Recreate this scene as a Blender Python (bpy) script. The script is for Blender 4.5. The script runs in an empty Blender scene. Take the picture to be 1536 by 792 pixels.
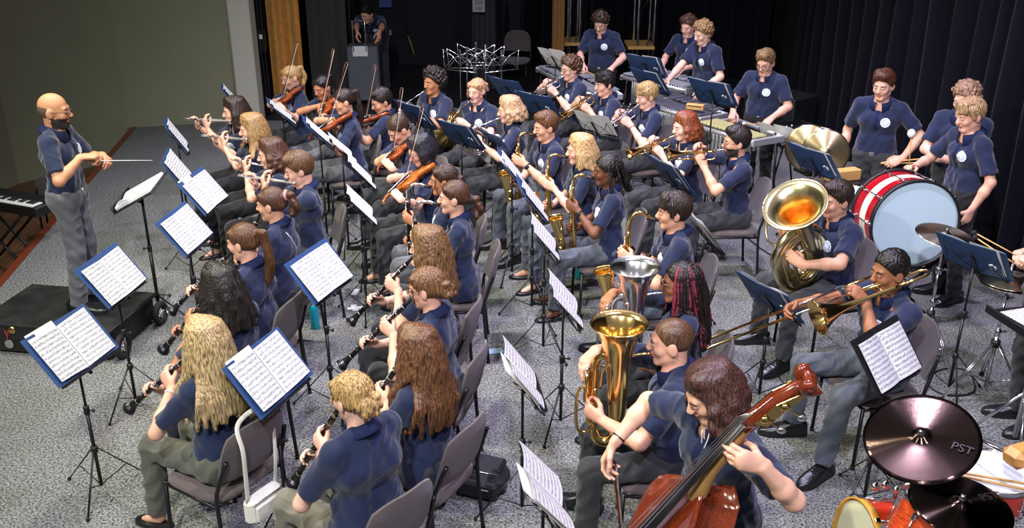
import bpy, math, random
import numpy as np
from mathutils import Vector, Matrix
from mathutils.bvhtree import BVHTree

RNG = random.Random(7)
scene = bpy.context.scene
COL = scene.collection
rad = math.radians
A = lambda *v: np.array(v, dtype=np.float64)

# ------------------------------------------------------------------ camera model (1536 x 792 frame)
F_PX, CAM_H, TILT = 1447.0, 3.45, rad(23)
def at(px, py, z):
    """world point at height z seen at pixel px, py"""
    x, v = px - 768.0, py - 396.0
    d = A(x, F_PX * math.cos(TILT) - v * math.sin(TILT), -(F_PX * math.sin(TILT) + v * math.cos(TILT)))
    t = (z - CAM_H) / d[2]
    return A(0, 0, CAM_H) + d * t
def on_vertical(px, py, x, y):
    """height of the point above ground point x, y that is seen on row py"""
    v = py - 396.0
    dy, dz = F_PX * math.cos(TILT) - v * math.sin(TILT), -(F_PX * math.sin(TILT) + v * math.cos(TILT))
    return CAM_H + dz * (y / dy)

# ------------------------------------------------------------------ small linear algebra
def unit(v):
    v = np.asarray(v, dtype=np.float64); n = np.linalg.norm(v)
    return v / n if n > 1e-9 else v
def rz(a): c, s = math.cos(a), math.sin(a); return np.array([[c, -s, 0], [s, c, 0], [0, 0, 1.0]])
def ry(a): c, s = math.cos(a), math.sin(a); return np.array([[c, 0, s], [0, 1, 0], [-s, 0, c]])
def rx(a): c, s = math.cos(a), math.sin(a); return np.array([[1, 0, 0], [0, c, -s], [0, s, c]])
def frame(x, zh=(0, 0, 1)):
    x = unit(x); z = np.asarray(zh, float); z = z - x * (z @ x); z = unit(z); y = np.cross(z, x)
    return np.stack([x, y, z], axis=1)
def m4(R, t):
    M = Matrix.Identity(4)
    for i in range(3):
        for j in range(3): M[i][j] = R[i][j]
        M[i][3] = t[i]
    return M

# ------------------------------------------------------------------ objects
def tag(o, label=None, cat=None, group=None, kind=None):
    if label: o['label'] = label
    if cat: o['category'] = cat
    if group: o['group'] = group
    if kind: o['kind'] = kind
    return o
def empty(name, M=None, parent=None):
    o = bpy.data.objects.new(name, None); COL.objects.link(o); o.empty_display_size = .1
    if M is not None: o.matrix_local = M
    if parent: o.parent = parent
    return o
def thing(name, label, cat, M=None, group=None):
    return tag(empty(name, M), label, cat, group)
def kids(o): return list(o.children)
def dup(o, parent=None):
    c = o.copy(); COL.objects.link(c)
    if parent is not None: c.parent = parent
    for ch in kids(o): dup(ch, c)
    return c
PROTO = {}
def use(kind, build, M, label, cat, group=None, name=None):
    """first use of a kind builds it, later ones copy it with its parts"""
    if kind not in PROTO:
        r = PROTO[kind] = build()
    else:
        r = dup(PROTO[kind])
        for k in ('label', 'group'):
            if k in r: del r[k]
    r.matrix_local = M
    tag(r, label, cat, group)
    return r

class MB:
    """collects shapes of one mesh object"""
    def __init__(s, *mats): s.v = []; s.f = []; s.m = []; s.mats = list(mats); s.R = None; s.t = None; s.sm = []
    def xf(s, R=None, t=None): s.R, s.t = R, t; return s
    def add(s, vs, fs, m=0, smooth=True):
        vs = np.asarray(vs, float)
        if s.R is not None: vs = vs @ np.asarray(s.R).T
        if s.t is not None: vs = vs + np.asarray(s.t)
        b = len(s.v); s.v.extend(map(tuple, vs))
        s.f.extend(tuple(b + i for i in f) for f in fs); s.m.extend([m] * len(fs)); s.sm.extend([smooth] * len(fs))
        return s
    def box(s, c, size, ch=.004, R=None, m=0):
        h = np.asarray(size, float) / 2; ch = min(ch, h.min() * .6)
        vs = []; idx = {}
        for i, sx in enumerate((-1, 1)):
            for j, sy in enumerate((-1, 1)):
                for k, sz in enumerate((-1, 1)):
                    S = A(sx, sy, sz)
                    for a in range(3):
                        p = S * h; 
                        for b in range(3):
                            if b != a: p[b] -= S[b] * ch
                        idx[i, j, k, a] = len(vs); vs.append(p)
        fs = []
        for a in range(3):
            b, c2 = (a + 1) % 3, (a + 2) % 3
            for sgn in (0, 1):
                q = []
                for (u, w) in ((0, 0), (1, 0), (1, 1), (0, 1)):
                    key = [0, 0, 0]; key[a] = sgn; key[b] = u; key[c2] = w; q.append(idx[(*key, a)])
                fs.append(q if sgn else q[::-1])
            for u in (0, 1):
                for w in (0, 1):
                    k0 = [0, 0, 0]; k0[b] = u; k0[c2] = w; k0[a] = 0; k1 = list(k0); k1[a] = 1
                    q = [idx[(*k0, b)], idx[(*k1, b)], idx[(*k1, c2)], idx[(*k0, c2)]]
                    fs.append(q if (u == w) else q[::-1])
        for key in [(i, j, k) for i in (0, 1) for j in (0, 1) for k in (0, 1)]:
            q = [idx[(*key, a)] for a in range(3)]
            fs.append(q if sum(key) % 2 else q[::-1])
        vs = np.array(vs)
        if R is not None: vs = vs @ np.asarray(R).T
        return s.add(vs + np.asarray(c, float), fs, m, False)
    def tube(s, pts, r, n=8, m=0, closed=False, cap=True, flat=None):
        P = np.asarray(pts, float); N = len(P)
        rr = np.full(N, r, float) if np.isscalar(r) else np.asarray(r, float)
        T = np.gradient(P, axis=0)
        if closed: T = np.roll(P, -1, 0) - np.roll(P, 1, 0)
        T = T / np.maximum(np.linalg.norm(T, axis=1, keepdims=True), 1e-9)
        h = A(0, 0, 1) if abs(T[0][2]) < .9 else A(1, 0, 0)
        u = unit(np.cross(h, T[0])); vs = []
        ang = np.arange(n) * 2 * math.pi / n
        for i in range(N):
            u = unit(u - T[i] * (u @ T[i])); w = np.cross(T[i], u)
            fx = 1 if flat is None else flat
            vs.append(P[i] + rr[i] * (np.cos(ang)[:, None] * u + fx * np.sin(ang)[:, None] * w))
        vs = np.concatenate(vs); fs = []
        for i in range(N if closed else N - 1):
            a, b = i * n, ((i + 1) % N) * n
            for j in range(n): k = (j + 1) % n; fs.append((a + j, a + k, b + k, b + j))
        if cap and not closed:
            fs.append(tuple(range(n))[::-1]); fs.append(tuple((N - 1) * n + j for j in range(n)))
        return s.add(vs, fs, m)
    def bar(s, a, b, r, n=8, m=0, r2=None): return s.tube([a, b], [r, r if r2 is None else r2], n, m)
    def lathe(s, prof, n=24, m=0, R=None, t=None, cap=True, ms=None):
        """profile of (radius, height) pairs turned round z; ms: material per segment"""
        vs = []; fs = []; mm = []
        ang = np.arange(n) * 2 * math.pi / n
        for r, z in prof: vs += [(r * math.cos(a), r * math.sin(a), z) for a in ang]
        vs = np.array(vs)
        if R is not None: vs = vs @ np.asarray(R).T
        if t is not None: vs = vs + np.asarray(t)
        for i in range(len(prof) - 1):
            for j in range(n):
                k = (j + 1) % n; fs.append((i * n + j, i * n + k, (i + 1) * n + k, (i + 1) * n + j)); mm.append(ms[i] if ms else m)
        if cap:
            if prof[0][0] > 1e-6: fs.append(tuple(range(n))[::-1]); mm.append(ms[0] if ms else m)
            if prof[-1][0] > 1e-6: fs.append(tuple((len(prof) - 1) * n + j for j in range(n))); mm.append(ms[-1] if ms else m)
        b = len(s.m); s.add(vs, fs, m); s.m[b:] = mm
        return s
    def ball(s, c, r, n=10, m=0, R=None):
        r = A(r, r, r) if np.isscalar(r) else np.asarray(r, float); k = max(5, n * 2 // 3)
        pr = [(math.sin(math.pi * i / k), -math.cos(math.pi * i / k)) for i in range(k + 1)]
        vs = []; fs = []
        for q, z in pr: vs += [(max(q, 1e-4) * math.cos(2 * math.pi * j / n), max(q, 1e-4) * math.sin(2 * math.pi * j / n), z) for j in range(n)]
        vs = np.array(vs) * r
        if R is not None: vs = vs @ np.asarray(R).T
        for i in range(k):
            for j in range(n): q = (j + 1) % n; fs.append((i * n + j, i * n + q, (i + 1) * n + q, (i + 1) * n + j))
        return s.add(vs + np.asarray(c, float), fs, m)
    def plate(s, outline, z0, z1, m=0, R=None, t=None, smooth=False):
        """prism of an outline (x, y) between z0 and z1"""
        n = len(outline); vs = np.array([(x, y, z0) for x, y in outline] + [(x, y, z1) for x, y in outline], float)
        if R is not None: vs = vs @ np.asarray(R).T
        if t is not None: vs = vs + np.asarray(t)
        fs = [tuple(range(n))[::-1], tuple(range(n, 2 * n))]
        s.add(vs, fs, m, False)
        b = len(s.v) - 2 * n
        for j in range(n):
            k = (j + 1) % n; s.f.append((b + j, b + k, b + n + k, b + n + j)); s.m.append(m); s.sm.append(smooth)
        return s
    def grid(s, P, m=0):
        """sheet through an array of points rows x cols x 3"""
        P = np.asarray(P, float); a, b = P.shape[:2]
        return s.add(P.reshape(-1, 3), [(i * b + j, i * b + j + 1, (i + 1) * b + j + 1, (i + 1) * b + j) for i in range(a - 1) for j in range(b - 1)], m)
    def build(s, name, parent=None, M=None, mats=None):
        me = bpy.data.meshes.new(name); me.from_pydata(s.v, [], s.f)
        for q in (mats or s.mats): me.materials.append(q)
        me.polygons.foreach_set('material_index', np.array(s.m, np.int32))
        me.polygons.foreach_set('use_smooth', np.array(s.sm, bool))
        me.update()
        o = bpy.data.objects.new(name, me); COL.objects.link(o)
        if M is not None: o.matrix_local = M
        if parent: o.parent = parent
        return o

def arc(c, r, a0, a1, n, u, w):
    c, u, w = map(np.asarray, (c, u, w))
    return [c + r * (math.cos(a) * u + math.sin(a) * w) for a in np.linspace(a0, a1, n)]
def smooth_path(pts, n=6):
    """Catmull-Rom through points"""
    P = [np.asarray(p, float) for p in pts]; P = [2 * P[0] - P[1]] + P + [2 * P[-1] - P[-2]]; out = []
    for i in range(1, len(P) - 2):
        for t in np.linspace(0, 1, n, endpoint=False):
            a, b, c, d = P[i - 1:i + 3]
            out.append(.5 * (2 * b + (c - a) * t + (2 * a - 5 * b + 4 * c - d) * t * t + (3 * b - a - 3 * c + d) * t ** 3))
    return np.array(out + [P[-2]])

# ------------------------------------------------------------------ organic solids: blended capsules and ellipsoids, then a net over the surface
f4 = np.float32
class Blob:
    def __init__(s): s.p = []; s.disp = None; s.it = 2
    def _put(s, fn, k, op, sc, planes):
        if planes:
            pl = [(np.asarray(unit(n), f4), f4(np.dot(unit(n), c))) for n, c in planes]; base = fn
            def fn(P):
                d = base(P)
                for n, c in pl: d = np.maximum(d, P @ n - c)
                return d
        s.p.append((fn, k, op, sc)); return s
    def cap(s, a, b, ra, rb=None, k=.02, op='u', flat=None, planes=None):
        a = np.asarray(a, f4); b = np.asarray(b, f4); rb = ra if rb is None else rb; sc = 1.
        ab = b - a
        if flat is not None:
            ax, fs = np.asarray(unit(flat[0]), f4), f4(flat[1]); sc = float(max(fs, 1)); ab = ab + ax * ((ab @ ax) * (fs - 1))
        L2 = max(float(ab @ ab), 1e-9); ra, rb = f4(ra), f4(rb)
        def fn(P):
            q = P - a
            if flat is not None: q = q + ax * ((q @ ax) * (fs - 1))[:, None]
            t = np.clip(q @ ab / f4(L2), 0, 1)
            q = q - t[:, None] * ab
            return np.sqrt(np.einsum('ij,ij->i', q, q)) - (ra + (rb - ra) * t)
        return s._put(fn, k, op, sc, planes)
    def ell(s, c, r, R=None, k=.02, op='u', planes=None):
        c = np.asarray(c, f4); r = np.asarray(r, f4) if not np.isscalar(r) else np.full(3, r, f4); Rm = None if R is None else np.asarray(R, f4)
        rm = float(r.min())
        def fn(P):
            q = P - c
            if Rm is not None: q = q @ Rm
            k0 = np.sqrt(np.einsum('ij,ij->i', q / r, q / r)) + f4(1e-6); q2 = q / (r * r)
            k1 = np.sqrt(np.einsum('ij,ij->i', q2, q2)) + f4(1e-6)
            return k0 * (k0 - 1) / k1
        return s._put(fn, k, op, 1.3 if r.max() > 2 * rm else 1.1, planes)
    def chain(s, pts, rs, k=.02, **kw):
        if kw:
            for i in range(len(pts) - 1): s.cap(pts[i], pts[i + 1], rs[i], rs[i + 1], k=k, **kw)
            return s
        q = Blob()
        for i in range(len(pts) - 1): q.cap(pts[i], pts[i + 1], rs[i], rs[i + 1])
        fns = [e[0] for e in q.p]
        def fn(P):
            d = fns[0](P)
            for g in fns[1:]: d = np.minimum(d, g(P))
            return d
        return s._put(fn, k, 'u', 1., None)
    def mesh(s, h, lo, hi):
        B = 8
        lo = np.asarray(lo, float); n = np.ceil((np.asarray(hi, float) - lo) / (h * B)).astype(int) + 1
        nb = n * B; hd = h * B * .87
        bi = np.stack(np.meshgrid(*[np.arange(k) for k in n], indexing='ij'), -1).reshape(-1, 3)
        ctr = (lo + (bi + .5) * B * h - h * .5).astype(f4)
        dm = np.stack([fn(ctr) for fn, k, op, sc in s.p], 1)
        U = [i for i, q in enumerate(s.p) if q[2] == 'u']
        sc = np.array([q[3] for q in s.p], f4)
        low = (dm / sc)[:, U].min(1); low0 = dm[:, U].min(1)
        keep = np.where((low < hd + .02) & (low0 > -hd * 1.6 - .02))[0] if not any(q[2] == 's' for q in s.p) else np.where(low < hd + .02)[0]
        loc = np.stack(np.meshgrid(*[np.arange(B)] * 3, indexing='ij'), -1).reshape(-1, 3)
        P = (lo + (bi[keep][:, None, :] * B + loc[None]) * h).astype(f4)
        D = np.full(P.shape[:2], .3, f4)
        for i, (fn, k, op, scx) in enumerate(s.p):
            sel = np.where(dm[keep, i] / scx < hd + k + .02)[0]
            if not len(sel): continue
            d = fn(P[sel].reshape(-1, 3)).reshape(len(sel), -1); o = D[sel]
            if op == 'u':
                g = np.maximum(k - np.abs(o - d), 0) / k; D[sel] = np.minimum(o, d) - g * g * k * .25
            else:
                g = np.maximum(k - np.abs(o + d), 0) / k; D[sel] = np.maximum(o, -d) + g * g * k * .25
        if s.disp is not None:
            near = np.where(np.abs(D).min(1) < .03)[0]
            D[near] += s.disp(P[near].reshape(-1, 3)).reshape(len(near), -1)
        full = np.where(low0 < 0, f4(-.3), f4(.3))
        G = np.repeat(full[:, None], B ** 3, 1); G[keep] = D
        G = G.reshape(*n, B, B, B).transpose(0, 3, 1, 4, 2, 5).reshape(*nb)
        V, Q = surface_net(G, lo, h)
        for _ in range(s.it): V = settle(_lap(V, Q, .6), G, lo, h)
        return V, Q

def surface_net(D, lo, h):
    I = D < 0; c = np.zeros(np.array(D.shape) - 1, np.uint8)
    S = [(i, j, k) for i in (0, 1) for j in (0, 1) for k in (0, 1)]
    for i, j, k in S: c += I[i:I.shape[0] - 1 + i, j:I.shape[1] - 1 + j, k:I.shape[2] - 1 + k]
    mask = (c > 0) & (c < 8); ix = np.argwhere(mask)
    V = np.stack([D[ix[:, 0] + i, ix[:, 1] + j, ix[:, 2] + k] for i, j, k in S], 1)
    acc = np.zeros((len(ix), 3), f4); cnt = np.zeros(len(ix), f4); Sa = np.array(S, f4)
    for a in range(8):
        for b in range(a + 1, 8):
            if sum(x != y for x, y in zip(S[a], S[b])) != 1: continue
            m = (V[:, a] < 0) != (V[:, b] < 0)
            t = V[m, a] / (V[m, a] - V[m, b])
            acc[m] += Sa[a] + t[:, None] * (Sa[b] - Sa[a]); cnt[m] += 1
    verts = lo + h * (ix + acc / cnt[:, None])
    idg = np.full(mask.shape, -1, np.int32); idg[mask] = np.arange(len(ix), dtype=np.int32)
    Q = []
    for ax in range(3):
        J = np.moveaxis(I, ax, 0); G = np.moveaxis(idg, ax, 0)
        ch = J[:-1, 1:-1, 1:-1] != J[1:, 1:-1, 1:-1]
        e = np.argwhere(ch); 
        if not len(e): continue
        i, j, k = e[:, 0], e[:, 1] + 1, e[:, 2] + 1
        q = np.stack([G[i, j - 1, k - 1], G[i, j, k - 1], G[i, j, k], G[i, j - 1, k]], 1)
        flip = ~J[i, j, k] if ax != 1 else J[i, j, k]
        q[flip] = q[flip][:, ::-1]
        Q.append(q)
    Q = np.concatenate(Q); Q = Q[(Q >= 0).all(1)]
    return verts, Q
def settle(V, G, lo, h):
    """move points onto the solid's true surface along its gradient"""
    for _ in range(2):
        g = (V - lo) / h; i = np.clip(np.floor(g).astype(np.int32), 0, np.array(G.shape) - 2); t = (g - i).astype(f4)
        c = np.stack([G[i[:, 0] + a, i[:, 1] + b, i[:, 2] + k] for a in (0, 1) for b in (0, 1) for k in (0, 1)], 1).reshape(-1, 2, 2, 2)
        x, y, z = t[:, 0], t[:, 1], t[:, 2]
        cx = c[:, 0] * (1 - x)[:, None, None] + c[:, 1] * x[:, None, None]; cy = c[:, :, 0] * (1 - y)[:, None, None] + c[:, :, 1] * y[:, None, None]
        cxy = cx[:, 0] * (1 - y)[:, None] + cx[:, 1] * y[:, None]; d = cxy[:, 0] * (1 - z) + cxy[:, 1] * z
        gz = cxy[:, 1] - cxy[:, 0]; cxz = cx[:, :, 0] * (1 - z)[:, None] + cx[:, :, 1] * z[:, None]; gy = cxz[:, 1] - cxz[:, 0]
        cyz = cy[:, :, 0] * (1 - z)[:, None] + cy[:, :, 1] * z[:, None]; gx = cyz[:, 1] - cyz[:, 0]
        n = np.stack([gx, gy, gz], 1); L2 = np.maximum((n * n).sum(1), (.3 * h) ** 2)
        V = V - (np.clip(d / np.sqrt(L2), -.6, .6) * h)[:, None] * n / np.sqrt(L2)[:, None]
    return V
def _lap(V, Q, w):
    e = np.concatenate([Q[:, [0, 1]], Q[:, [1, 2]], Q[:, [2, 3]], Q[:, [3, 0]]])
    cnt = np.bincount(e[:, 0], minlength=len(V)).astype(float)
    for _ in range(1):
        n = np.stack([np.bincount(e[:, 0], weights=V[e[:, 1], a], minlength=len(V)) for a in range(3)], 1) / np.maximum(cnt, 1)[:, None]
        V = V + w * (n - V)
    return V
def quad_object(name, V, Q, mats, parent=None, mi=None):
    me = bpy.data.meshes.new(name)
    me.vertices.add(len(V)); me.vertices.foreach_set('co', np.ascontiguousarray(V, f4).ravel())
    me.loops.add(len(Q) * 4); me.loops.foreach_set('vertex_index', np.ascontiguousarray(Q, np.int32).ravel())
    me.polygons.add(len(Q)); me.polygons.foreach_set('loop_start', np.arange(len(Q), dtype=np.int32) * 4)
    for q in mats: me.materials.append(q)
    if mi is not None: me.polygons.foreach_set('material_index', np.ascontiguousarray(mi, np.int32))
    me.update(calc_edges=True); me.polygons.foreach_set('use_smooth', np.ones(len(Q), bool)); me.update()
    o = bpy.data.objects.new(name, me); COL.objects.link(o)
    if parent: o.parent = parent
    return o
# ------------------------------------------------------------------ materials
MATS = {}
def mat(name, col, rough=.6, metal=0., bump=0., bscale=80., var=0., vscale=8., stretch=None, spec=.5, coat=0., sheen=0., emit=None, es=0., col2=None):
    if name in MATS: return MATS[name]
    m = bpy.data.materials.new(name); m.use_nodes = True; nt = m.node_tree; b = nt.nodes['Principled BSDF']; L = nt.links.new
    MATS[name] = m
    b.inputs['Base Color'].default_value = (*col, 1); b.inputs['Roughness'].default_value = rough; b.inputs['Metallic'].default_value = metal
    b.inputs['Specular IOR Level'].default_value = spec; b.inputs['Coat Weight'].default_value = coat; b.inputs['Sheen Weight'].default_value = sheen
    if emit: b.inputs['Emission Color'].default_value = (*emit, 1); b.inputs['Emission Strength'].default_value = es
    tc = nt.nodes.new('ShaderNodeTexCoord'); mp = nt.nodes.new('ShaderNodeMapping'); L(tc.outputs['Object'], mp.inputs['Vector'])
    if stretch: mp.inputs['Scale'].default_value = stretch
    if var or col2:
        n = nt.nodes.new('ShaderNodeTexNoise'); n.inputs['Scale'].default_value = vscale; n.inputs['Detail'].default_value = 4; L(mp.outputs[0], n.inputs['Vector'])
        r = nt.nodes.new('ShaderNodeMapRange'); r.inputs[1].default_value = .35; r.inputs[2].default_value = .65; L(n.outputs['Fac'], r.inputs[0])
        x = nt.nodes.new('ShaderNodeMix'); x.data_type = 'RGBA'; L(r.outputs[0], x.inputs[0])
        c2 = col2 if col2 else tuple(min(1, c * (1 + var)) for c in col); c1 = col if col2 else tuple(c * (1 - var) for c in col)
        x.inputs[6].default_value = (*c1, 1); x.inputs[7].default_value = (*c2, 1); L(x.outputs[2], b.inputs['Base Color'])
    if bump:
        n = nt.nodes.new('ShaderNodeTexNoise'); n.inputs['Scale'].default_value = bscale; n.inputs['Detail'].default_value = 3; L(mp.outputs[0], n.inputs['Vector'])
        u = nt.nodes.new('ShaderNodeBump'); u.inputs['Strength'].default_value = bump; u.inputs['Distance'].default_value = .01; L(n.outputs['Fac'], u.inputs['Height']); L(u.outputs[0], b.inputs['Normal'])
    return m
def srgb(h):
    h = h.lstrip('#'); o = []
    for i in (0, 2, 4):
        c = int(h[i:i + 2], 16) / 255; o.append(c / 12.92 if c <= .04045 else ((c + .055) / 1.055) ** 2.4)
    return tuple(o)
def skin_mat(h): return mat('skin_' + h, srgb(h), .5, var=.06, vscale=25, bump=.08, bscale=300, spec=.35)
def lip_mat(h):
    c = srgb(h); return mat('lip_' + h, (c[0] * .75, c[1] * .48, c[2] * .5), .4)
def hair_mat(h, h2=None):
    c = srgb(h); c2 = srgb(h2) if h2 else tuple(x * 1.45 for x in c); c1 = tuple(x * .5 for x in c)
    return mat('hair_%s_%s' % (h, h2), c1, .42, bump=.15, bscale=9, stretch=(22, 22, 2.2), vscale=7, col2=c2, spec=.4)
NAVY = mat('navy_polo', srgb('18223f'), .82, bump=.25, bscale=30, var=.08, vscale=6, sheen=.25, spec=.25)
COLLAR = mat('navy_collar', srgb('17203f'), .85, bump=.3, bscale=200, spec=.2)
EMB_W = mat('emblem_white', srgb('e8eef4'), .7); EMB_B = mat('emblem_blue', srgb('7f9dc4'), .7); EMB_D = mat('emblem_navy', srgb('3a5288'), .7)
PANTS = {k: mat('trousers_' + k, srgb(h), .85, bump=.3, bscale=26, var=.1, vscale=9, sheen=.15, spec=.2) for k, h in dict(black='202022', charcoal='35363a', grey='5c5e62', olive='55564c', plaid='6e6c5e', slate='50555e').items()}
BLACK = mat('black_plastic', srgb('151516'), .5); BLACKM = mat('black_metal', srgb('1b1b1d'), .38, .3); LEATHER = mat('black_leather', srgb('17171a'), .28, bump=.15, bscale=120, spec=.6)
RUBBER = mat('rubber', srgb('121212'), .85)
CHROME = mat('chrome', (.82, .82, .84), .14, 1.); SILVER = mat('silver_plate', (.83, .82, .79), .16, 1.); FLUTEM = mat('flute_silver', (.9, .9, .88), .34, .85); NICKEL = mat('nickel_key', (.78, .78, .77), .22, 1.)
BRASS = mat('lacquered_brass', (.86, .60, .22), .15, 1.); BRASSD = mat('aged_brass', (.66, .47, .16), .2, 1.); BRASSI = mat('gold_bell_lining', (.72, .42, .11), .3, 1.)
TUBAB = mat('tuba_lacquer', (.78, .67, .38), .2, 1.)
GREN = mat('grenadilla', srgb('131214'), .3, spec=.6); 
VIOL = mat('violin_varnish', srgb('8a3d14'), .22, var=.3, vscale=5, stretch=(2, 30, 30), coat=.5); VIOLA = mat('viola_varnish', srgb('a8591c'), .22, var=.3, vscale=5, stretch=(2, 30, 30), coat=.5); EBONY = mat('ebony', srgb('161315'), .35)
BASSW = mat('bass_varnish', srgb('6e2a12'), .2, var=.28, vscale=5, stretch=(25, 25, 2), coat=.5); MAPLE = mat('maple_neck', srgb('b98a4e'), .35, var=.12)
BOWW = mat('bow_stick', srgb('5d2214'), .3); HORSE = mat('bow_hair', srgb('e8e6de'), .6); STRING = mat('steel_string', (.75, .75, .75), .3, 1.)
PAPER = mat('paper_back', srgb('e6e5e2'), .7); FOLDER = mat('navy_folder', srgb('24426f'), .55, bump=.05, bscale=200); LAMP_W = mat('white_plastic', srgb('e6e6e2'), .45)
SEATF = mat('chair_fabric', srgb('5a5150'), .9, bump=.4, bscale=400, var=.14, vscale=120, sheen=.2, spec=.15)
WOODL = mat('light_wood', srgb('c89b5a'), .5, var=.12, stretch=(3, 30, 30)); EYEW = mat('eye_white', srgb('b8b2aa'), .4); IRIS = mat('iris', srgb('2e2018'), .2); GLASSF = mat('glasses_frame', srgb('171616'), .3)
SOCK = mat('sock', srgb('1a1a1c'), .9)
def glass_mat():
    m = bpy.data.materials.new('spectacle_lens'); m.use_nodes = True; nt = m.node_tree; nt.nodes.clear(); L = nt.links.new
    o = nt.nodes.new('ShaderNodeOutputMaterial'); x = nt.nodes.new('ShaderNodeMixShader'); t = nt.nodes.new('ShaderNodeBsdfTransparent'); g = nt.nodes.new('ShaderNodeBsdfGlossy')
    g.inputs['Roughness'].default_value = .05; x.inputs[0].default_value = .1; L(t.outputs[0], x.inputs[1]); L(g.outputs[0], x.inputs[2]); L(x.outputs[0], o.inputs[0]); return m
LENS = glass_mat()
def score_mat(name, tint=(.68, .68, .68)):
    """printed music: staves of five lines with notes, in the sheet's own x (width) and y (height) metres"""
    m = bpy.data.materials.new(name); m.use_nodes = True; nt = m.node_tree; b = nt.nodes['Principled BSDF']; L = nt.links.new
    def N(t, **k):
        n = nt.nodes.new(t)
        for a, v in k.items(): setattr(n, a, v)
        return n
    def MA(op, a, bb=None, c=None):
        n = N('ShaderNodeMath', operation=op)
        for i, q in enumerate((a, bb, c)):
            if q is None: continue
            if isinstance(q, (int, float)): n.inputs[i].default_value = q
            else: L(q, n.inputs[i])
        return n.outputs[0]
    tc = N('ShaderNodeTexCoord'); sp = N('ShaderNodeSeparateXYZ'); L(tc.outputs['Object'], sp.inputs[0]); X, Y = sp.outputs[0], sp.outputs[1]
    sys_ = MA('FRACT', MA('MULTIPLY', MA('ADD', Y, .5), 1 / .0265))          # one staff system every 26 mm
    instaff = MA('MULTIPLY', MA('GREATER_THAN', sys_, .30), MA('LESS_THAN', sys_, .72))
    line = MA('LESS_THAN', MA('FRACT', MA('MULTIPLY', MA('SUBTRACT', sys_, .30), 1 / .1049)), .42)
    stave = MA('MULTIPLY', instaff, line)
    cell = MA('FRACT', MA('MULTIPLY', MA('ADD', X, 1.), 1 / .0085)); ci = MA('FLOOR', MA('MULTIPLY', MA('ADD', X, 1.), 1 / .0085)); ri = MA('FLOOR', MA('MULTIPLY', MA('ADD', Y, .5), 1 / .0265))
    wn = N('ShaderNodeTexWhiteNoise', noise_dimensions='2D'); cb = N('ShaderNodeCombineXYZ'); L(ci, cb.inputs[0]); L(ri, cb.inputs[1]); L(cb.outputs[0], wn.inputs['Vector'])
    ny = MA('MULTIPLY_ADD', wn.outputs['Value'], .6, .2)
    dx = MA('MULTIPLY', MA('SUBTRACT', cell, .5), .0085); dy = MA('MULTIPLY', MA('SUBTRACT', sys_, ny), .0265)
    head = MA('LESS_THAN', MA('ADD', MA('POWER', MA('DIVIDE', dx, .0022), 2.), MA('POWER', MA('DIVIDE', dy, .0018), 2.)), 1.)
    stem = MA('MULTIPLY', MA('LESS_THAN', MA('ABSOLUTE', MA('SUBTRACT', dx, .0018)), .0006), MA('MULTIPLY', MA('GREATER_THAN', dy, 0.), MA('LESS_THAN', dy, .0085)))
    beam = MA('MULTIPLY', MA('LESS_THAN', MA('ABSOLUTE', MA('SUBTRACT', dy, .0085)), .0011), MA('GREATER_THAN', MA('FRACT', MA('MULTIPLY', wn.outputs['Value'], 7.3)), .5))
    note = MA('MULTIPLY', MA('MAXIMUM', MA('MAXIMUM', head, stem), beam), MA('GREATER_THAN', MA('FRACT', MA('MULTIPLY', wn.outputs['Value'], 13.7)), .22))
    ink = MA('MAXIMUM', MA('MULTIPLY', stave, .85), note)
    ax = MA('ABSOLUTE', X); marg = MA('MULTIPLY', MA('GREATER_THAN', ax, .012), MA('LESS_THAN', ax, .212)); marg = MA('MULTIPLY', marg, MA('LESS_THAN', MA('ABSOLUTE', Y), .135))
    ink = MA('MULTIPLY', ink, marg)
    mx = N('ShaderNodeMix', data_type='RGBA'); L(ink, mx.inputs[0]); mx.inputs[6].default_value = (*tint, 1); mx.inputs[7].default_value = (.03, .03, .035, 1)
    L(mx.outputs[2], b.inputs['Base Color']); b.inputs['Roughness'].default_value = .65; b.inputs['Specular IOR Level'].default_value = .25
    return m
SCORE = score_mat('printed_score'); SCORE_P = score_mat('printed_score_pinkish', (.68, .66, .65))
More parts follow.
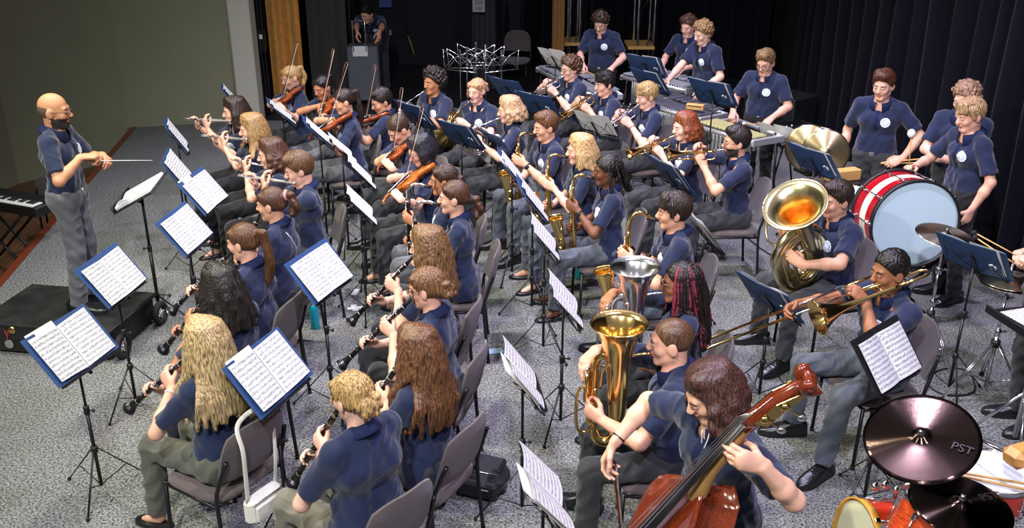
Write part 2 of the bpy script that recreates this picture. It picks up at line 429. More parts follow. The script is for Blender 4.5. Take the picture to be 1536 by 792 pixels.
# ------------------------------------------------------------------ people
COND = at(105, 468, .25)[:2]
UP = A(0, 0, 1)
def ik(S, W, l1, l2, pole):
    d = W - S; L = np.linalg.norm(d); mx = (l1 + l2) * .995
    if L > mx: W = S + d / L * mx; d = W - S; L = mx
    L = max(L, abs(l1 - l2) * 1.02 + .01); u = d / max(np.linalg.norm(d), 1e-6); a = (l1 * l1 - l2 * l2 + L * L) / (2 * L); hgt = math.sqrt(max(l1 * l1 - a * a, 0))
    p = np.asarray(pole, float); p = unit(p - u * (p @ u))
    return S + u * a + p * hgt, W
def shoe_mesh(kind):
    if ('shoe', kind) in PROTO: return PROTO['shoe', kind]
    # sections along the foot: x, half width, top height
    if kind == 'flat': secs = [(-.075, .026, .055), (-.05, .033, .05), (0, .034, .036), (.05, .04, .03), (.1, .045, .032), (.145, .038, .032), (.172, .02, .024), (.18, .008, .016)]
    else: secs = [(-.085, .028, .085), (-.06, .037, .1), (0, .038, .105), (.045, .043, .085), (.1, .05, .062), (.15, .046, .052), (.19, .03, .042), (.205, .012, .03)]
    m = MB(LEATHER, RUBBER); n = 14; P = []
    for x, w, hgt in secs:
        row = []
        for j in range(n + 1):
            a = math.pi * j / n; ca = math.cos(a); sa = math.sin(a)
            row.append((x, w * (abs(ca) ** .7) * (1 if ca > 0 else -1), .012 + (hgt - .012) * sa ** .55))
        P.append(row)
    m.grid(P); m.add(P[0], [tuple(range(n + 1))]); m.add(P[-1], [tuple(range(n + 1))[::-1]])
    out = [(x, w * 1.05) for x, w, _ in secs] + [(x, -w * 1.05) for x, w, _ in secs[::-1]]
    m.plate(out, 0, .016, 1)
    if kind != 'flat':
        m.plate([(-.088, .03), (-.02, .036), (-.02, -.036), (-.088, -.03)], -.0, .026, 1)
        for k in range(4):
            x = .03 + k * .018; z = .097 - k * .0085
            m.tube([(x, .022, z - .006), (x + .004, 0, z + .004), (x, -.022, z - .006)], .0035, 5, 1)
    o = m.build('shoe'); me = o.data; bpy.data.objects.remove(o); PROTO['shoe', kind] = me
    return me
def child_mesh(name, me, parent, M=None):
    o = bpy.data.objects.new(name, me); COL.objects.link(o); o.parent = parent
    if M is not None: o.matrix_local = M
    return o

def hand(b, W, d, n, side, curl, sc, thumb=.5, fore=None):
    d = unit(d); n = unit(n - d * (np.asarray(n) @ d)); t = np.cross(d, n) * (1 if side == 'R' else -1)
    s = sc
    b.cap(W - d * .005 * s, W + d * .075 * s, .031 * s, .037 * s, k=.018, flat=(n, 2.2))
    offs = (.029, .010, -.010, -.028); base = (.086, .091, .086, .077)
    lens = ((.042, .026, .021), (.047, .030, .022), (.043, .028, .021), (.034, .021, .019))
    cu = curl if isinstance(curl, (tuple, list)) else (curl * .9, curl, curl * 1.05, curl * 1.1)
    for i in range(4):
        K = W + (d * base[i] + t * offs[i]) * s; c = cu[i]; a = 0; p = K; r = (.0098, .009, .0082, .0074) if i < 3 else (.0086, .008, .0073, .0067)
        b.cap(W + (d * .03 + t * offs[i] * .7) * s, K, .011 * s, r[0] * s * 1.08, k=.012)
        sd = unit(d + t * offs[i] * 2.2 * (1 - c)); nn = unit(n - sd * (n @ sd))
        for j in range(3):
            a += (rad(62), rad(78), rad(50))[j] * c
            q = p + (sd * math.cos(a) + nn * math.sin(a)) * lens[i][j] * s
            b.cap(p, q, r[j] * s, r[j + 1] * s, k=.004); p = q
    p = W + (d * .02 + t * .02 + n * .004) * s
    for j, (v, L, r0, r1) in enumerate(((d * .62 + t * .62 + n * (.25 + .5 * thumb), .045, .0165, .0125), (d * .85 + t * (.32 - .5 * thumb) + n * (.2 + .6 * thumb), .034, .0115, .0105), (d * .95 - t * .3 * thumb + n * .5 * thumb, .026, .0102, .0082))):
        q = p + unit(v) * L * s; b.cap(p, q, r0 * s, r1 * s, k=.012 if j == 0 else .005); p = q

def stadium(hw, r, n=20):
    pts = []
    for j in range(n):
        a = 2 * math.pi * j / n; pts.append((r * math.cos(a), r * math.sin(a) + (hw if math.sin(a) > 0 else -hw)))
    return pts

def head_blob(b, HP, Rh, s, sex):
    e = lambda c, r, k=.02, op='u': b.ell(HP(c), np.array(r) * s, Rh, k, op)
    f = 1. if sex == 'm' else .95
    e((-.014, 0, .032), (.097, .077, .089), .03)
    e((.028, 0, -.03), (.062, .061 * f, .078), .03)
    b.cap(HP((.0, .047 * f, -.06)), HP((.06, .018, -.098)), .02 * s, .018 * s, k=.025); b.cap(HP((.0, -.047 * f, -.06)), HP((.06, -.018, -.098)), .02 * s, .018 * s, k=.025)
    b.cap(HP((.068, -.012, -.1)), HP((.068, .012, -.1)), .017 * s * f, k=.018)
    b.cap(HP((.077, -.034, .022)), HP((.077, .034, .022)), .013 * s * f, k=.015)
    for y in (-1, 1):
        e((.058, y * .04, -.028), (.026, .022, .024), .02)
        e((.101, y * .031, .004), (.017, .016, .012), .01, 's')
        e((.082, y * .031, .003), (.0125, .0145, .0115), .004)
        b.ell(HP((-.006, y * .081, -.008)), np.array((.026, .010, .034)) * s, Rh @ rz(-y * .35), .012)
        e((.103, y * .010, -.031), (.010, .009, .008), .008)
    b.cap(HP((.088, 0, .014)), HP((.110, 0, -.026)), .0085 * s, .0125 * s, k=.012)
    e((.088, 0, -.056), (.012, .021, .0065), .006); e((.086, 0, -.068), (.012, .018, .0075), .006)
    e((.098, 0, -.0622), (.01, .02, .0016), .003, 's')

def hair_mesh(root, sp, HP, Rh, s, h):
    """hair solid over the skull, by style"""
    st = sp['hair']; b = Blob(); up = Rh @ UP; fx = Rh @ A(1, 0, 0)
    rg = random.Random(sp['seed']); body = sp['_caps']
    def outside(p, mg):      # hair lies on the shoulders and the back
        for a, b2, r in body:
            ab = b2 - a; q = a + ab * min(max((p - a) @ ab / (ab @ ab), 0), 1); v = p - q; L_ = np.linalg.norm(v)
            if L_ < r + mg: p = q + v / max(L_, 1e-6) * (r + mg)
        return p
    def cap_hair(t, fr=.012, low=-.07, top=0., y=1.):
        # scalp shell kept behind the hairline and above the nape
        pl = [(fx * .75 - up * .66, HP((0, 0, 0)) + Rh @ A(.75, 0, -.66) * fr * s), (-up, HP((0, 0, low)))]
        b.ell(HP((-.014 - t * .15, 0, .032 + top * .4)), np.array((.097 + t, (.077 + t) * y, .089 + t + top)) * s, Rh, .02, planes=pl)
    def lump(c, r, k=.02): b.ell(HP(c), np.array(r) * s, Rh, k)
    def dirpt(az, el, q=1.0):  # point over the skull; az from the back, el up
        c = A(-math.cos(az) * math.cos(el), math.sin(az) * math.cos(el), math.sin(el))
        return HP(A(-.014, 0, .03) + c * A(.1, .082, .092) * q)
    amp, fr_ = .0025, 70.
    if st == 'buzz': cap_hair(.004, .010, -.065); amp = .0008
    elif st == 'crop': cap_hair(.010, .011, -.075, .006); amp = .003; fr_ = 120
    elif st in ('short', 'swept', 'fringe'):
        cap_hair(.014, .013, -.07, .01)
        lump((.03, 0, .105), (.06, .062, .035)); lump((-.06, 0, .05), (.06, .07, .06))
        if st == 'swept': b.cap(HP((.07, .03, .1)), HP((.02, -.05, .118)), .024 * s, .026 * s, k=.03); b.cap(HP((.06, -.045, .085)), HP((-.03, -.065, .07)), .02 * s, .024 * s, k=.03)
        if st == 'fringe':
            for y in np.linspace(-.055, .055, 7): b.cap(HP((.055, y, .112)), HP((.097 - abs(y) * .5, y * 1.1 + .01, .052)), .018 * s, .011 * s, k=.014)
            for y in (-1, 1): b.cap(HP((.03, y * .075, .07)), HP((.02, y * .086, -.005)), .02 * s, .012 * s, k=.02)
        amp = .004
    elif st in ('curly', 'bigcurly'):
        big = st == 'bigcurly'; cap_hair(.022 if not big else .036, .014, -.065 if not big else -.09, .012)
        n = 120 if not big else 170; g = math.pi * (3 - 5 ** .5)
        for i in range(n):
            z = 1 - 1.65 * (i + .5) / n; q = math.sqrt(max(0, 1 - z * z)); a = g * i
            c = A(math.cos(a) * q, math.sin(a) * q, z)
            if c[0] > .35 and z < .52 + .25 * (c[0] - .35): continue
            if c[0] > -.15 and z < -.05 and not big: continue
            if c[0] > .1 and z < .0: continue
            e = (.118, .098, .112) if not big else (.135, .125, .13)
            p = A(-.014, 0, .034) + c * np.array(e) * rg.uniform(.93, 1.1)
            lump(p, (rg.uniform(.014, .021),) * 3, .008)
        amp = .002; fr_ = 150
    elif st in ('pony', 'lowpony', 'bun', 'tied'):
        cap_hair(.010, .013, -.085); amp = .0022
        for y in (-1, 1): b.cap(HP((.05, y * .055, .075)), HP((-.09, y * .03, -.01)), .02 * s, .024 * s, k=.03)
        if st == 'bun':
            c0 = A(-.115, 0, -.012)
            lump(c0, (.042, .05, .045))
            for i in range(14): lump(c0 + A(rg.uniform(-.03, .02), rg.uniform(-.042, .042), rg.uniform(-.042, .042)), (.022, .02, .018), .008)
            for y in (-1, 1):
                p0 = A(.06, y * .07, .02); b.chain([HP(p0), HP(p0 + A(.004, y * .012, -.05)), HP(p0 + A(-.01, y * .01, -.1))], [.006 * s, .005 * s, .003 * s], k=.006)
            amp = .004
        else:
            z0 = .055 if st == 'pony' else -.02; L = sp.get('hlen', .3)
            base = HP((-.105, 0, z0)); out = HP((-.15, 0, z0 + .005))
            pts = [base, out]; dn = unit(-UP * 1.0 - fx * .05)
            back = unit(A(-1, 0, 0))
            for q in np.linspace(.15, 1, 7): pts.append(out + (-UP) * L * q + back * (.035 * math.sin(q * 3)) + A(0, sp.get('hswing', 0) * q, 0))
            for j in range(6):
                a = j * math.pi / 3; o = A(0, math.cos(a), 0) * .018 + A(math.sin(a), 0, 0) * .014
                wv = [o * (.25 if i < 1 else 1.1 - .05 * i) + A(math.sin(i * 1.3 + j), math.cos(i * 1.7 + j), 0) * (.006 if not sp.get('curlytail') else .016) for i in range(len(pts))]
                b.chain([p + w for p, w in zip(pts, wv)], [.016 * s if i else .014 * s for i in range(len(pts) - 1)] + [.006 * s], k=.012)
            if st != 'tied': b.ell(HP((-.122, 0, z0)), (.014, .026, .026), Rh, .004)
    elif st in ('long', 'wavy', 'bob', 'locks'):
        L = sp.get('hlen', .34); cap_hair(.016, .014, -.09, .004)
        nst = 21; lo_z = HP((0, 0, -.02))
        part = sp.get('part', 0.)
        lump((-.03, 0, .085), (.075, .068, .055), .03); lump((.02, 0, .1), (.05, .055, .032), .03)
        for i in range(nst):
            az = rad(-112 + 224 * i / (nst - 1)); ab = abs(az)
            p0 = dirpt(az, rad(38), 1.06); p1 = dirpt(az, rad(-3), 1.13)
            top = HP((.045 - .05 * (1 - ab / 2), part * .04, .118)); pts = [top, p0, p1]
            rel = p1 - HP((-.014, 0, 0)); rel = A(rel[0], rel[1], 0); n2 = unit(rel)
            ln = L * (1 - .25 * max(0, ab - 1.2)) * rg.uniform(.9, 1.05)
            for q in (.25, .5, .75, 1.):
                drop = p1 - UP * ln * q
                w = .0 if st not in ('wavy', 'locks') else .014 * math.sin(q * 9 + i * 1.9)
                k_out = .012 + .025 * q if st != 'bob' else .014 - .02 * q
                p = drop + n2 * (k_out + w) + A(-.02 * q, 0, 0)
                p = outside(p, .026)
                pts.append(p)
            b.chain(pts, [.016 * s, .019 * s, .019 * s, .02 * s, .019 * s, .018 * s, .011 * s], k=.028)
        if st in ('long', 'wavy'): amp = .0018
        fr_ = 150
    elif st == 'braids':
        cap_hair(.012, .013, -.08); amp = .003; fr_ = 160
    c0 = HP((0, 0, 0)).astype(f4); Rf = Rh.astype(f4)
    ph = rg.uniform(0, 6)
    def disp(P):
        q = (P - c0) @ Rf; az = np.arctan2(q[:, 1], -q[:, 0])
        return f4(amp) * (np.sin(az * fr_ * .45 + .8 * np.sin(q[:, 2] * 11 + ph)) + .6 * np.sin(az * fr_ * .9 + .7 * np.sin(q[:, 2] * 15))).astype(f4)
    if st not in ('curly', 'bigcurly', 'buzz'): b.disp = disp
    lo = HP((0, 0, 0)) - A(.3, .25, .25 + (sp.get('hlen', .34) if st in ('long', 'wavy', 'bob', 'locks', 'pony', 'lowpony', 'tied') else .02)); hi = HP((0, 0, 0)) + A(.22, .25, .22)
    V, Q = b.mesh(max(h * .92, .0055), lo, hi)
    o = quad_object('hair', V, Q, [sp['_hm']], root)
    if st in ('pony', 'lowpony') and sp.get('tie'):
        z0 = .055 if st == 'pony' else -.02
        MB(mat('scrunchie_' + sp['tie'], srgb(sp['tie']), .8)).tube(arc(HP((-.128, 0, z0)), .03, 0, 2 * math.pi, 14, Rh @ A(0, 1, 0), up)[:-1], .011, 6, closed=True).build('hair_tie', root)
    if st == 'braids':
        dk = sp['_hm']; rd = mat('hair_red_braid', srgb('7a1f35'), .5, bump=.5, bscale=150)
        m = MB(dk, rd); nb = sp.get('nbraid', 60); L = sp.get('hlen', .36)
        for i in range(nb):
            az = rad(rg.uniform(-118, 118)); el = rad(rg.uniform(0, 60)); p0 = dirpt(az, el, 1.08); p1 = dirpt(az, rad(-8), 1.15 + rg.uniform(0, .14)); n2 = unit(A(*(p1 - HP((-.014, 0, 0)))[:2], 0))
            pts = [p0, dirpt(az, el * .5, 1.16), p1]; ln = L * rg.uniform(.8, 1.1)
            for q in (.3, .55, .8, 1.):
                p = p1 - UP * ln * q + n2 * (.012 + .03 * q) + A(-.02 * q, 0, 0) + A(rg.uniform(-1, 1), rg.uniform(-1, 1), 0) * .006
                p = outside(p, .014)
                pts.append(p)
            P = smooth_path(pts, 5); rr = [.0075 * (1 + .28 * math.sin(j * 2.4)) for j in range(len(P))]; rr[-1] = .004
            m.tube(P, rr, 6, 1 if rg.random() < sp.get('red', 0) else 0)
        m.build('braids', root)
    return o

def person(sp):
    sp.setdefault('seed', sum(map(ord, sp['id'])) * 7 % 9973)
    sc = sp.get('sc', 1.0); sex = sp.get('sex', 'm'); g = sp.get('g', 1.0); sit = sp.get('pose', 'sit') == 'sit'
    fm = sex == 'f'
    lean, hy, hp, hr = rad(sp.get('lean', 4)), rad(sp.get('hyaw', 0)), rad(sp.get('hpitch', 8)), rad(sp.get('hroll', 0))
    base = sp.get('base', 0.)
    P = A(0, 0, .455 + .095 if sit else .93 * sc + base)
    Rt = rz(rad(sp.get('twist', 0))) @ ry(lean) @ rx(rad(sp.get('side', 0)))
    TP = lambda v: P + Rt @ (np.asarray(v, float) * sc)
    sw = (.158 if fm else .178) * (.5 + .5 * g)
    C7 = TP((-.025, 0, .50)); Hc = C7 + ry(lean * .75 + hp * .3) @ rx(rad(sp.get('side', 0))) @ (A(.04, 0, .150) * sc)
    Rh = rz(hy) @ ry(hp) @ rx(hr); hs = sp.get('hs', 1.0) * (.98 if fm else 1.02)
    HP = lambda v: Hc + Rh @ (np.asarray(v, float) * hs)
    # where the person stands: the head's place in the picture at the head's height
    hw = at(sp['px'], sp['py'], Hc[2])
    yaw = sp.get('yaw')
    if yaw is None: yaw = math.degrees(math.atan2(COND[1] - hw[1], COND[0] - hw[0])) + sp.get('dyaw', 0)
    Ry = rz(rad(yaw)); T = hw - Ry @ Hc; T[2] = 0
    M = m4(Ry, T); sp['M'] = M; sp['_Ry'] = Ry; sp['_T'] = T
    depth = np.linalg.norm(hw[:2]); h = min(max(.00085 * depth, .0055), .0082)
    root = thing('person', sp['label'], 'person', M); sp['root'] = root
    toL = lambda w: Ry.T @ (np.asarray(w, float) - T)     # world -> local
    sp['toL'] = toL
    mouth = HP((.1, 0, -.062))
    ctx = dict(P=P, Rt=Rt, TP=TP, HP=HP, Rh=Rh, Hc=Hc, mouth=mouth, sc=sc, Ry=Ry, T=T, M=M, toL=toL, sp=sp, sit=sit, C7=C7)
    arms = sp['hold'](ctx)
    # ---- arms
    S = {'L': TP((0, sw, .44)), 'R': TP((0, -sw, .44))}; l1, l2 = .285 * sc, .25 * sc; E = {}; Wr = {}
    for q in 'LR':
        a = arms[q]; d, n = unit(a['d']), unit(a['n']); n = unit(n - d * (n @ d)); a['d'], a['n'] = d, n
        W = a['W'] if 'W' in a else a['G'] - d * a.get('back', .085) * sc - n * a.get('off', .026)
        E[q], Wr[q] = ik(S[q], np.asarray(W, float), l1, l2, a.get('pole', (-.25, .55 if q == 'L' else -.55, -.8)))
    # ---- legs
    K, AN, FD = {}, {}, {}
    for q, y in (('L', 1), ('R', -1)):
        hip = P + A(.015, y * .088 * sc, -.015)
        if sit:
            spread, tuck = sp.get('leg' + q, (6 if fm else 12, .02)); a = rad(spread) * y
            K[q] = hip + A(math.cos(a), math.sin(a), 0) * .425 * sc; K[q][2] = .52 * (.5 + .5 * sc)
            AN[q] = A(K[q][0] + tuck, K[q][1] + .02 * y, .095 if True else 0); FD[q] = a * .8 + y * .1
        else:
            fx, fy = sp.get('foot' + q, (0., .0)); AN[q] = A(fx - .02, y * .1 + fy, .095 + base); K[q] = (hip + AN[q]) / 2 + A(.03, 0, 0); FD[q] = y * .22
    hipp = {q: P + A(.015, y * .088 * sc, -.015) for q, y in (('L', 1), ('R', -1))}
    # ---- the skin: one surface from head to feet
    b = Blob(); head_blob(b, HP, Rh, hs, sex)
    b.cap(HP((-.022, 0, -.055)), C7 + Rt @ A(.022, 0, -.03), (.05 if fm else .058) * hs, (.055 if fm else .066), k=.03)
    cw = .075 * g * (.92 if fm else 1); rb = .096 * (.4 + .6 * g)
    b.cap(TP((0, -cw, .33)), TP((0, cw, .33)), rb * .9, k=.06); b.cap(TP((0, -.06, .12)), TP((0, .06, .12)), rb * .85 * g, k=.06); b.cap(TP((0, -.07, 0)), TP((0, .07, 0)), .098, k=.06)
    b.cap(TP((0, -sw * .8, .445)), TP((0, sw * .8, .445)), .045, k=.06)
    am = (.9 if fm else 1.04) * (.4 + .6 * g)
    for q in 'LR':
        fo = unit(Wr[q] - E[q])
        b.cap(S[q], E[q], .046 * am, .037 * am, k=.03); b.cap(E[q], E[q] + (Wr[q] - E[q]) * .35, .038 * am, .039 * am, k=.02); b.cap(E[q] + (Wr[q] - E[q]) * .35, Wr[q], .038 * am, .0245 * am, k=.02)
        hand(b, Wr[q], arms[q]['d'], arms[q]['n'], q, arms[q].get('curl', .6), (.95 if fm else 1.05), arms[q].get('thumb', .5))
        b.cap(hipp[q], K[q], .066, .048, k=.03); b.cap(K[q], AN[q], .045, .033, k=.02)
        fd = A(math.cos(FD[q]), math.sin(FD[q]), 0); b.cap(AN[q] + A(0, 0, -.03), AN[q] + fd * .11 + A(0, 0, -.072), .034, .018, k=.02)
    allp = np.array([HP((0, 0, .15)), Hc + .16, Hc - .16] + [v for D in (S, E, Wr, K, AN) for v in D.values()] + [Wr[q] + arms[q]['d'] * .2 for q in 'LR'] + [P + .18, P - .18] + [AN[q] + A(.2, 0, -.1) for q in 'LR'])
    lo, hi = allp.min(0) - .07, allp.max(0) + .07; lo[2] = base - .02
    V, Q = b.mesh(h, lo, hi)
    loc = (V - Hc) @ Rh / hs; mi = np.zeros(len(V), np.int32)
    lipm = (loc[:, 0] > .083) & (np.abs(loc[:, 1]) < .019) & (loc[:, 2] < -.051) & (loc[:, 2] > -.074); mi[lipm] = 1
    fmi = (mi[Q].sum(1) >= 3).astype(np.int32)
    mats = [skin_mat(sp['skin']), lip_mat(sp['skin'])]
    if sp.get('beard'):
        bd = (loc[:, 2] < -.04) & (loc[:, 2] > -.125) & (loc[:, 0] > -.01) & (loc[:, 2] < -.058 + .35 * (.03 - np.abs(loc[:, 0] - .04)) + .02) & ~lipm & (np.abs(loc[:, 1]) + loc[:, 0] > .045)
        bd |= (loc[:, 0] > .075) & (loc[:, 2] < -.042) & (loc[:, 2] > -.052) & (np.abs(loc[:, 1]) < .026)
        mats.append(mat('beard', srgb('2a211d'), .8, bump=.4, bscale=300)); fb = bd[Q].sum(1) >= 3; fmi[fb & (fmi == 0)] = 2
    quad_object('body', V, Q, mats, root, fmi)
    # ---- face details
    if sp.get('hair') != 'bald' or True:
        for y in (-1, 1):
            m = MB(EYEW, IRIS); c = HP((.0835, y * .031, .002)); m.ball(c, .0112 * hs, 12)
            m.ball(c + Rh @ A(.0042, 0, -.0022) * hs, A(.0076, .0076, .0076) * hs, 8, 1); m.build('eye', root)
        hb = sp['_hm'] = hair_mat(*sp['hc']) if isinstance(sp['hc'], tuple) else hair_mat(sp['hc'])
        for y in (-1, 1): MB(hb).tube([HP((.0965, y * .014, .022)), HP((.0975, y * .03, .027)), HP((.083, y * .05, .021))], [.003, .0042, .002], 6).build('eyebrow', root)
    # what the hair lies on
    sp['_caps'] = [(TP((-.005, -cw, .335)), TP((-.005, cw, .335)), .112 * (.35 + .65 * g)), (TP((0, -sw, .445)), TP((0, sw, .445)), .062), (TP((.01, -.06, .16)), TP((.01, .06, .16)), .11 * g), (C7, Hc + A(-.02, 0, -.05), .06)] + [(S[q], E[q], .058) for q in 'LR']
    if sp['hair'] == 'bald':
        b2 = Blob(); fx_, up_ = Rh @ A(1, 0, 0), Rh @ UP
        b2.ell(HP((-.016, 0, .012)), np.array((.098, .079, .085)) * hs, Rh, planes=[(fx_, HP((.012, 0, 0))), (up_, HP((0, 0, .052))), (-up_, HP((0, 0, -.07)))])
        V2, Q2 = b2.mesh(.006, HP((0, 0, 0)) - .15, HP((0, 0, 0)) + .15); quad_object('hair', V2, Q2, [mat('stubble', srgb('5b4a3e'), .7, bump=.3, bscale=400)], root)
    else: hair_mesh(root, sp, HP, Rh, hs, h)
    if sp.get('glasses'):
        m = MB(GLASSF, LENS)
        for y in (-1, 1):
            c = HP((.106, y * .032, 0)); ring = [c + Rh @ (A(-.004 * (math.cos(a) * y), .025 * math.cos(a), .018 * math.sin(a)) * hs) for a in np.linspace(0, 2 * math.pi, 17)[:-1]]
            m.tube(ring, .0021, 5, closed=True); m.add([c] + ring, [(0, i + 1, (i + 1) % 16 + 1) for i in range(16)], 1)
            m.tube([HP((.104, y * .056, .004)), HP((.04, y * .084, .008)), HP((-.02, y * .088, .0))], .002, 5)
        m.tube([HP((.107, -.008, .004)), HP((.113, 0, .007)), HP((.107, .008, .004))], .002, 5); m.build('glasses', root)
    # ---- polo shirt
    s_ = Blob(); rs = .108 * (.35 + .65 * g)
    s_.cap(TP((-.005, -cw, .335)), TP((-.005, cw, .335)), rs, k=.05)
    if fm:
        for y in (-1, 1): s_.ell(TP((.065, y * .06, .30)), np.array((.062, .066, .062)) * sc * g, Rt, .06)
    else: s_.cap(TP((.035, -.06, .33)), TP((.035, .06, .33)), .083 * g, k=.05)
    bl = sp.get('belly', 0.); tuckin = sp.get('tuck', not fm)
    s_.cap(TP((.01 + bl * .5, -.062 * g, .16)), TP((.01 + bl * .5, .062 * g, .16)), (.104 if not fm else .098) * g + bl, k=.06)
    zh = .035 if tuckin else -.075
    s_.cap(TP((.008 + bl * .4, -.07 * g, .05)), TP((.008 + bl * .4, .07 * g, .05)), .112 * (.4 + .6 * g) + bl * .8 + (0 if tuckin else .004), k=.05, planes=[(Rt @ A(0, 0, -1), TP((0, 0, zh)))])
    if not tuckin: s_.cap(TP((.0, -.085 * g, -.03)), TP((.0, .085 * g, -.03)), .121 * (.4 + .6 * g), k=.05, planes=[(Rt @ A(0, 0, -1), TP((0, 0, zh)))])
    for y in (-1, 1): s_.cap(TP((-.022, y * .04, .495)), TP((-.004, y * sw * .93, .445)), .05 * am, .058 * am, k=.045)
    s_.cap(TP((-.03, -.05, .425)), TP((-.03, .05, .425)), .064, k=.05)
    cuff = {}
    for q in 'LR':
        u = unit(E[q] - S[q]); ce = S[q] + u * l1 * sp.get('slv', .78)
        s_.cap(S[q] - u * .01, ce + u * .04, .06 * am, .063 * am, k=.04, planes=[(u, ce)]); cuff[q] = (ce, u)
    ph = sp['seed'] % 13; n0 = (P).astype(f4)
    def folds(Pp):
        q = Pp - n0
        a_ = q[:, 2] * 30 + 2.4 * np.sin(q[:, 1] * 12 + ph) + q[:, 0] * 18 + 1.3 * np.sin(q[:, 2] * 17 + q[:, 1] * 25); m_ = .5 + .5 * np.sin(q[:, 1] * 16 - q[:, 0] * 13 + ph)
        return (f4(-.0095) * m_ * (1 - np.abs(np.sin(a_))) ** 2 + f4(.003) * np.sin(q[:, 0] * 48 - q[:, 2] * 37 + 2.5 * np.sin(q[:, 1] * 31 + ph)) + f4(.003)).astype(f4)
    s_.disp = folds
    hc_ = max(h * 1.35, .009); pts = np.array([S['L'], S['R'], cuff['L'][0], cuff['R'][0], P, C7])
    V, Q = s_.mesh(hc_, pts.min(0) - .26, pts.max(0) + .24); shirt = quad_object('polo_shirt', V, Q, [NAVY], root)
    bvh = BVHTree.FromPolygons([tuple(v) for v in V], [tuple(q) for q in Q])
    # collar
    cR = Rt @ ry(rad(20)); cc = C7 + Rt @ A(.018, 0, -.002) * sc; rows = []
    rn = .066 if fm else .076; a0 = .28
    for a in np.linspace(a0, 2 * math.pi - a0, 27):
        fr_ = max(0, math.cos(a)) ** 3
        rows.append([cc + cR @ A(math.cos(a) * r * (1.02), math.sin(a) * r, z) for r, z in ((rn, -.02), (rn * .98, .024), (rn * 1.06, .034), (rn * 1.3, .014 - .01 * fr_), (rn * 1.5, -.012 - .04 * fr_), (rn * 1.46, -.018 - .044 * fr_))])
    MB(COLLAR).grid(rows).build('collar', shirt)
    # placket and buttons down the chest
    fwd = Rt @ A(1, 0, 0); row = []
    for z in np.linspace(.44, .27, 8):
        r_ = []
        for y in (-.016, 0, .016):
            hit = bvh.ray_cast(Vector(TP((.5, y, z))), Vector(-fwd)); r_.append(np.array(hit[0]) + fwd * .004 if hit[0] else None)
        if all(p is not None for p in r_): row.append(r_)
    if len(row) > 3:
        pk = MB(COLLAR).grid(row).build('placket', shirt)
        mb = MB(BLACK)
        for r_ in (row[-1], row[len(row) // 2]): mb.ball(r_[1] + fwd * .001, .005, 6)
        mb.build('button', pk)
    # emblem on the wearer's left chest
    if sp.get('emblem', True):
        o_ = Vector(TP((.5, .082, .345))); hit = bvh.ray_cast(o_, Vector(-fwd))
        if hit[0]:
            c = np.array(hit[0]); nn = unit(np.array(hit[1])); 
            if nn @ fwd < 0: nn = -nn
            nn = unit(nn + fwd * .4); u = unit(np.cross(UP, nn)); w = np.cross(nn, u); m = MB(EMB_W, EMB_B, EMB_D); R = .041
            rings = [0, .22, .4, .55, .7, .82, 1.]; n = 24; vs = []
            for r in rings:
                for j in range(n):
                    a = 2 * math.pi * j / n; rr = r * R * (1 + (.05 * (j % 2) if r == 1. else 0)); p = c + u * rr * math.cos(a) + w * rr * math.sin(a)
                    hh = bvh.ray_cast(Vector(p + nn * .06), Vector(-nn)); vs.append((np.array(hh[0]) if hh[0] and hh[3] < .12 else p) + nn * .004)
            fs = []; mm = []
            for i in range(len(rings) - 1):
                for j in range(n):
                    k = (j + 1) % n; fs.append((i * n + j, (i + 1) * n + j, (i + 1) * n + k, i * n + k))
                    mm.append((0, (0, 1)[j % 5 < 2], (1, 0, 0)[j % 3], (0, 0, 1)[j % 3 if j % 7 else 2], 1 if j % 2 else 0, 0)[i])
            m.add(vs, fs); m.m[:] = mm; m.build('emblem', shirt)
    # ---- trousers
    t_ = Blob(); pg = .5 + .5 * g
    t_.cap(P + A(0, -.075, .0), P + A(0, .075, 0), .117 * pg, k=.05); t_.cap(TP((.004, -.068 * g, .03)), TP((.004, .068 * g, .03)), .108 * (.4 + .6 * g) + bl * .5, k=.05, planes=[(Rt @ UP, TP((0, 0, .05)))])
    lw = sp.get('legw', 1.)
    for q in 'LR':
        t_.cap(hipp[q], K[q], .094 * pg, .070 * lw, k=.035); u = unit(AN[q] - K[q]); end = AN[q] + A(0, 0, .01 if sit else -.035)
        t_.cap(K[q], end, .069 * lw, .062 * lw, k=.03, planes=[(u, end)])
    p0 = sp['seed'] % 7
    def tf(Pp):
        a_ = Pp[:, 2] * 26 + 2.2 * np.sin(Pp[:, 1] * 17 + p0) + Pp[:, 0] * 30 + 1.2 * np.sin(Pp[:, 2] * 15 - Pp[:, 0] * 22); m_ = .5 + .5 * np.sin(Pp[:, 1] * 23 + Pp[:, 0] * 14 + Pp[:, 2] * 9 + p0)
        return (f4(-.011) * m_ * (1 - np.abs(np.sin(a_))) ** 2 + f4(.0028) * np.sin(Pp[:, 2] * 58 + Pp[:, 0] * 47 + 2 * np.sin(Pp[:, 1] * 40)) + f4(.003)).astype(f4)
    t_.disp = tf; pts = np.array(list(K.values()) + list(AN.values()) + [P])
    V, Q = t_.mesh(hc_, pts.min(0) - .2, pts.max(0) + .2); quad_object('trousers', V, Q, [PANTS[sp.get('pants', 'grey')]], root)
    if tuckin:
        m = MB(LEATHER, CHROME); st = stadium(.068 * g, .112 * (.4 + .6 * g) + bl * .6, 28)
        m.grid([[TP((x + .004, y, z)) for x, y in st + st[:1]] for z in (.026, .03, .052, .056)])
        m.box(TP((.122 * (.4 + .6 * g) + bl * .6, 0, .041)), (.008, .04, .034), .002, Rt, 1); m.build('belt', root)
    # ---- shoes
    kind = sp.get('shoes', 'flat' if fm else 'dress')
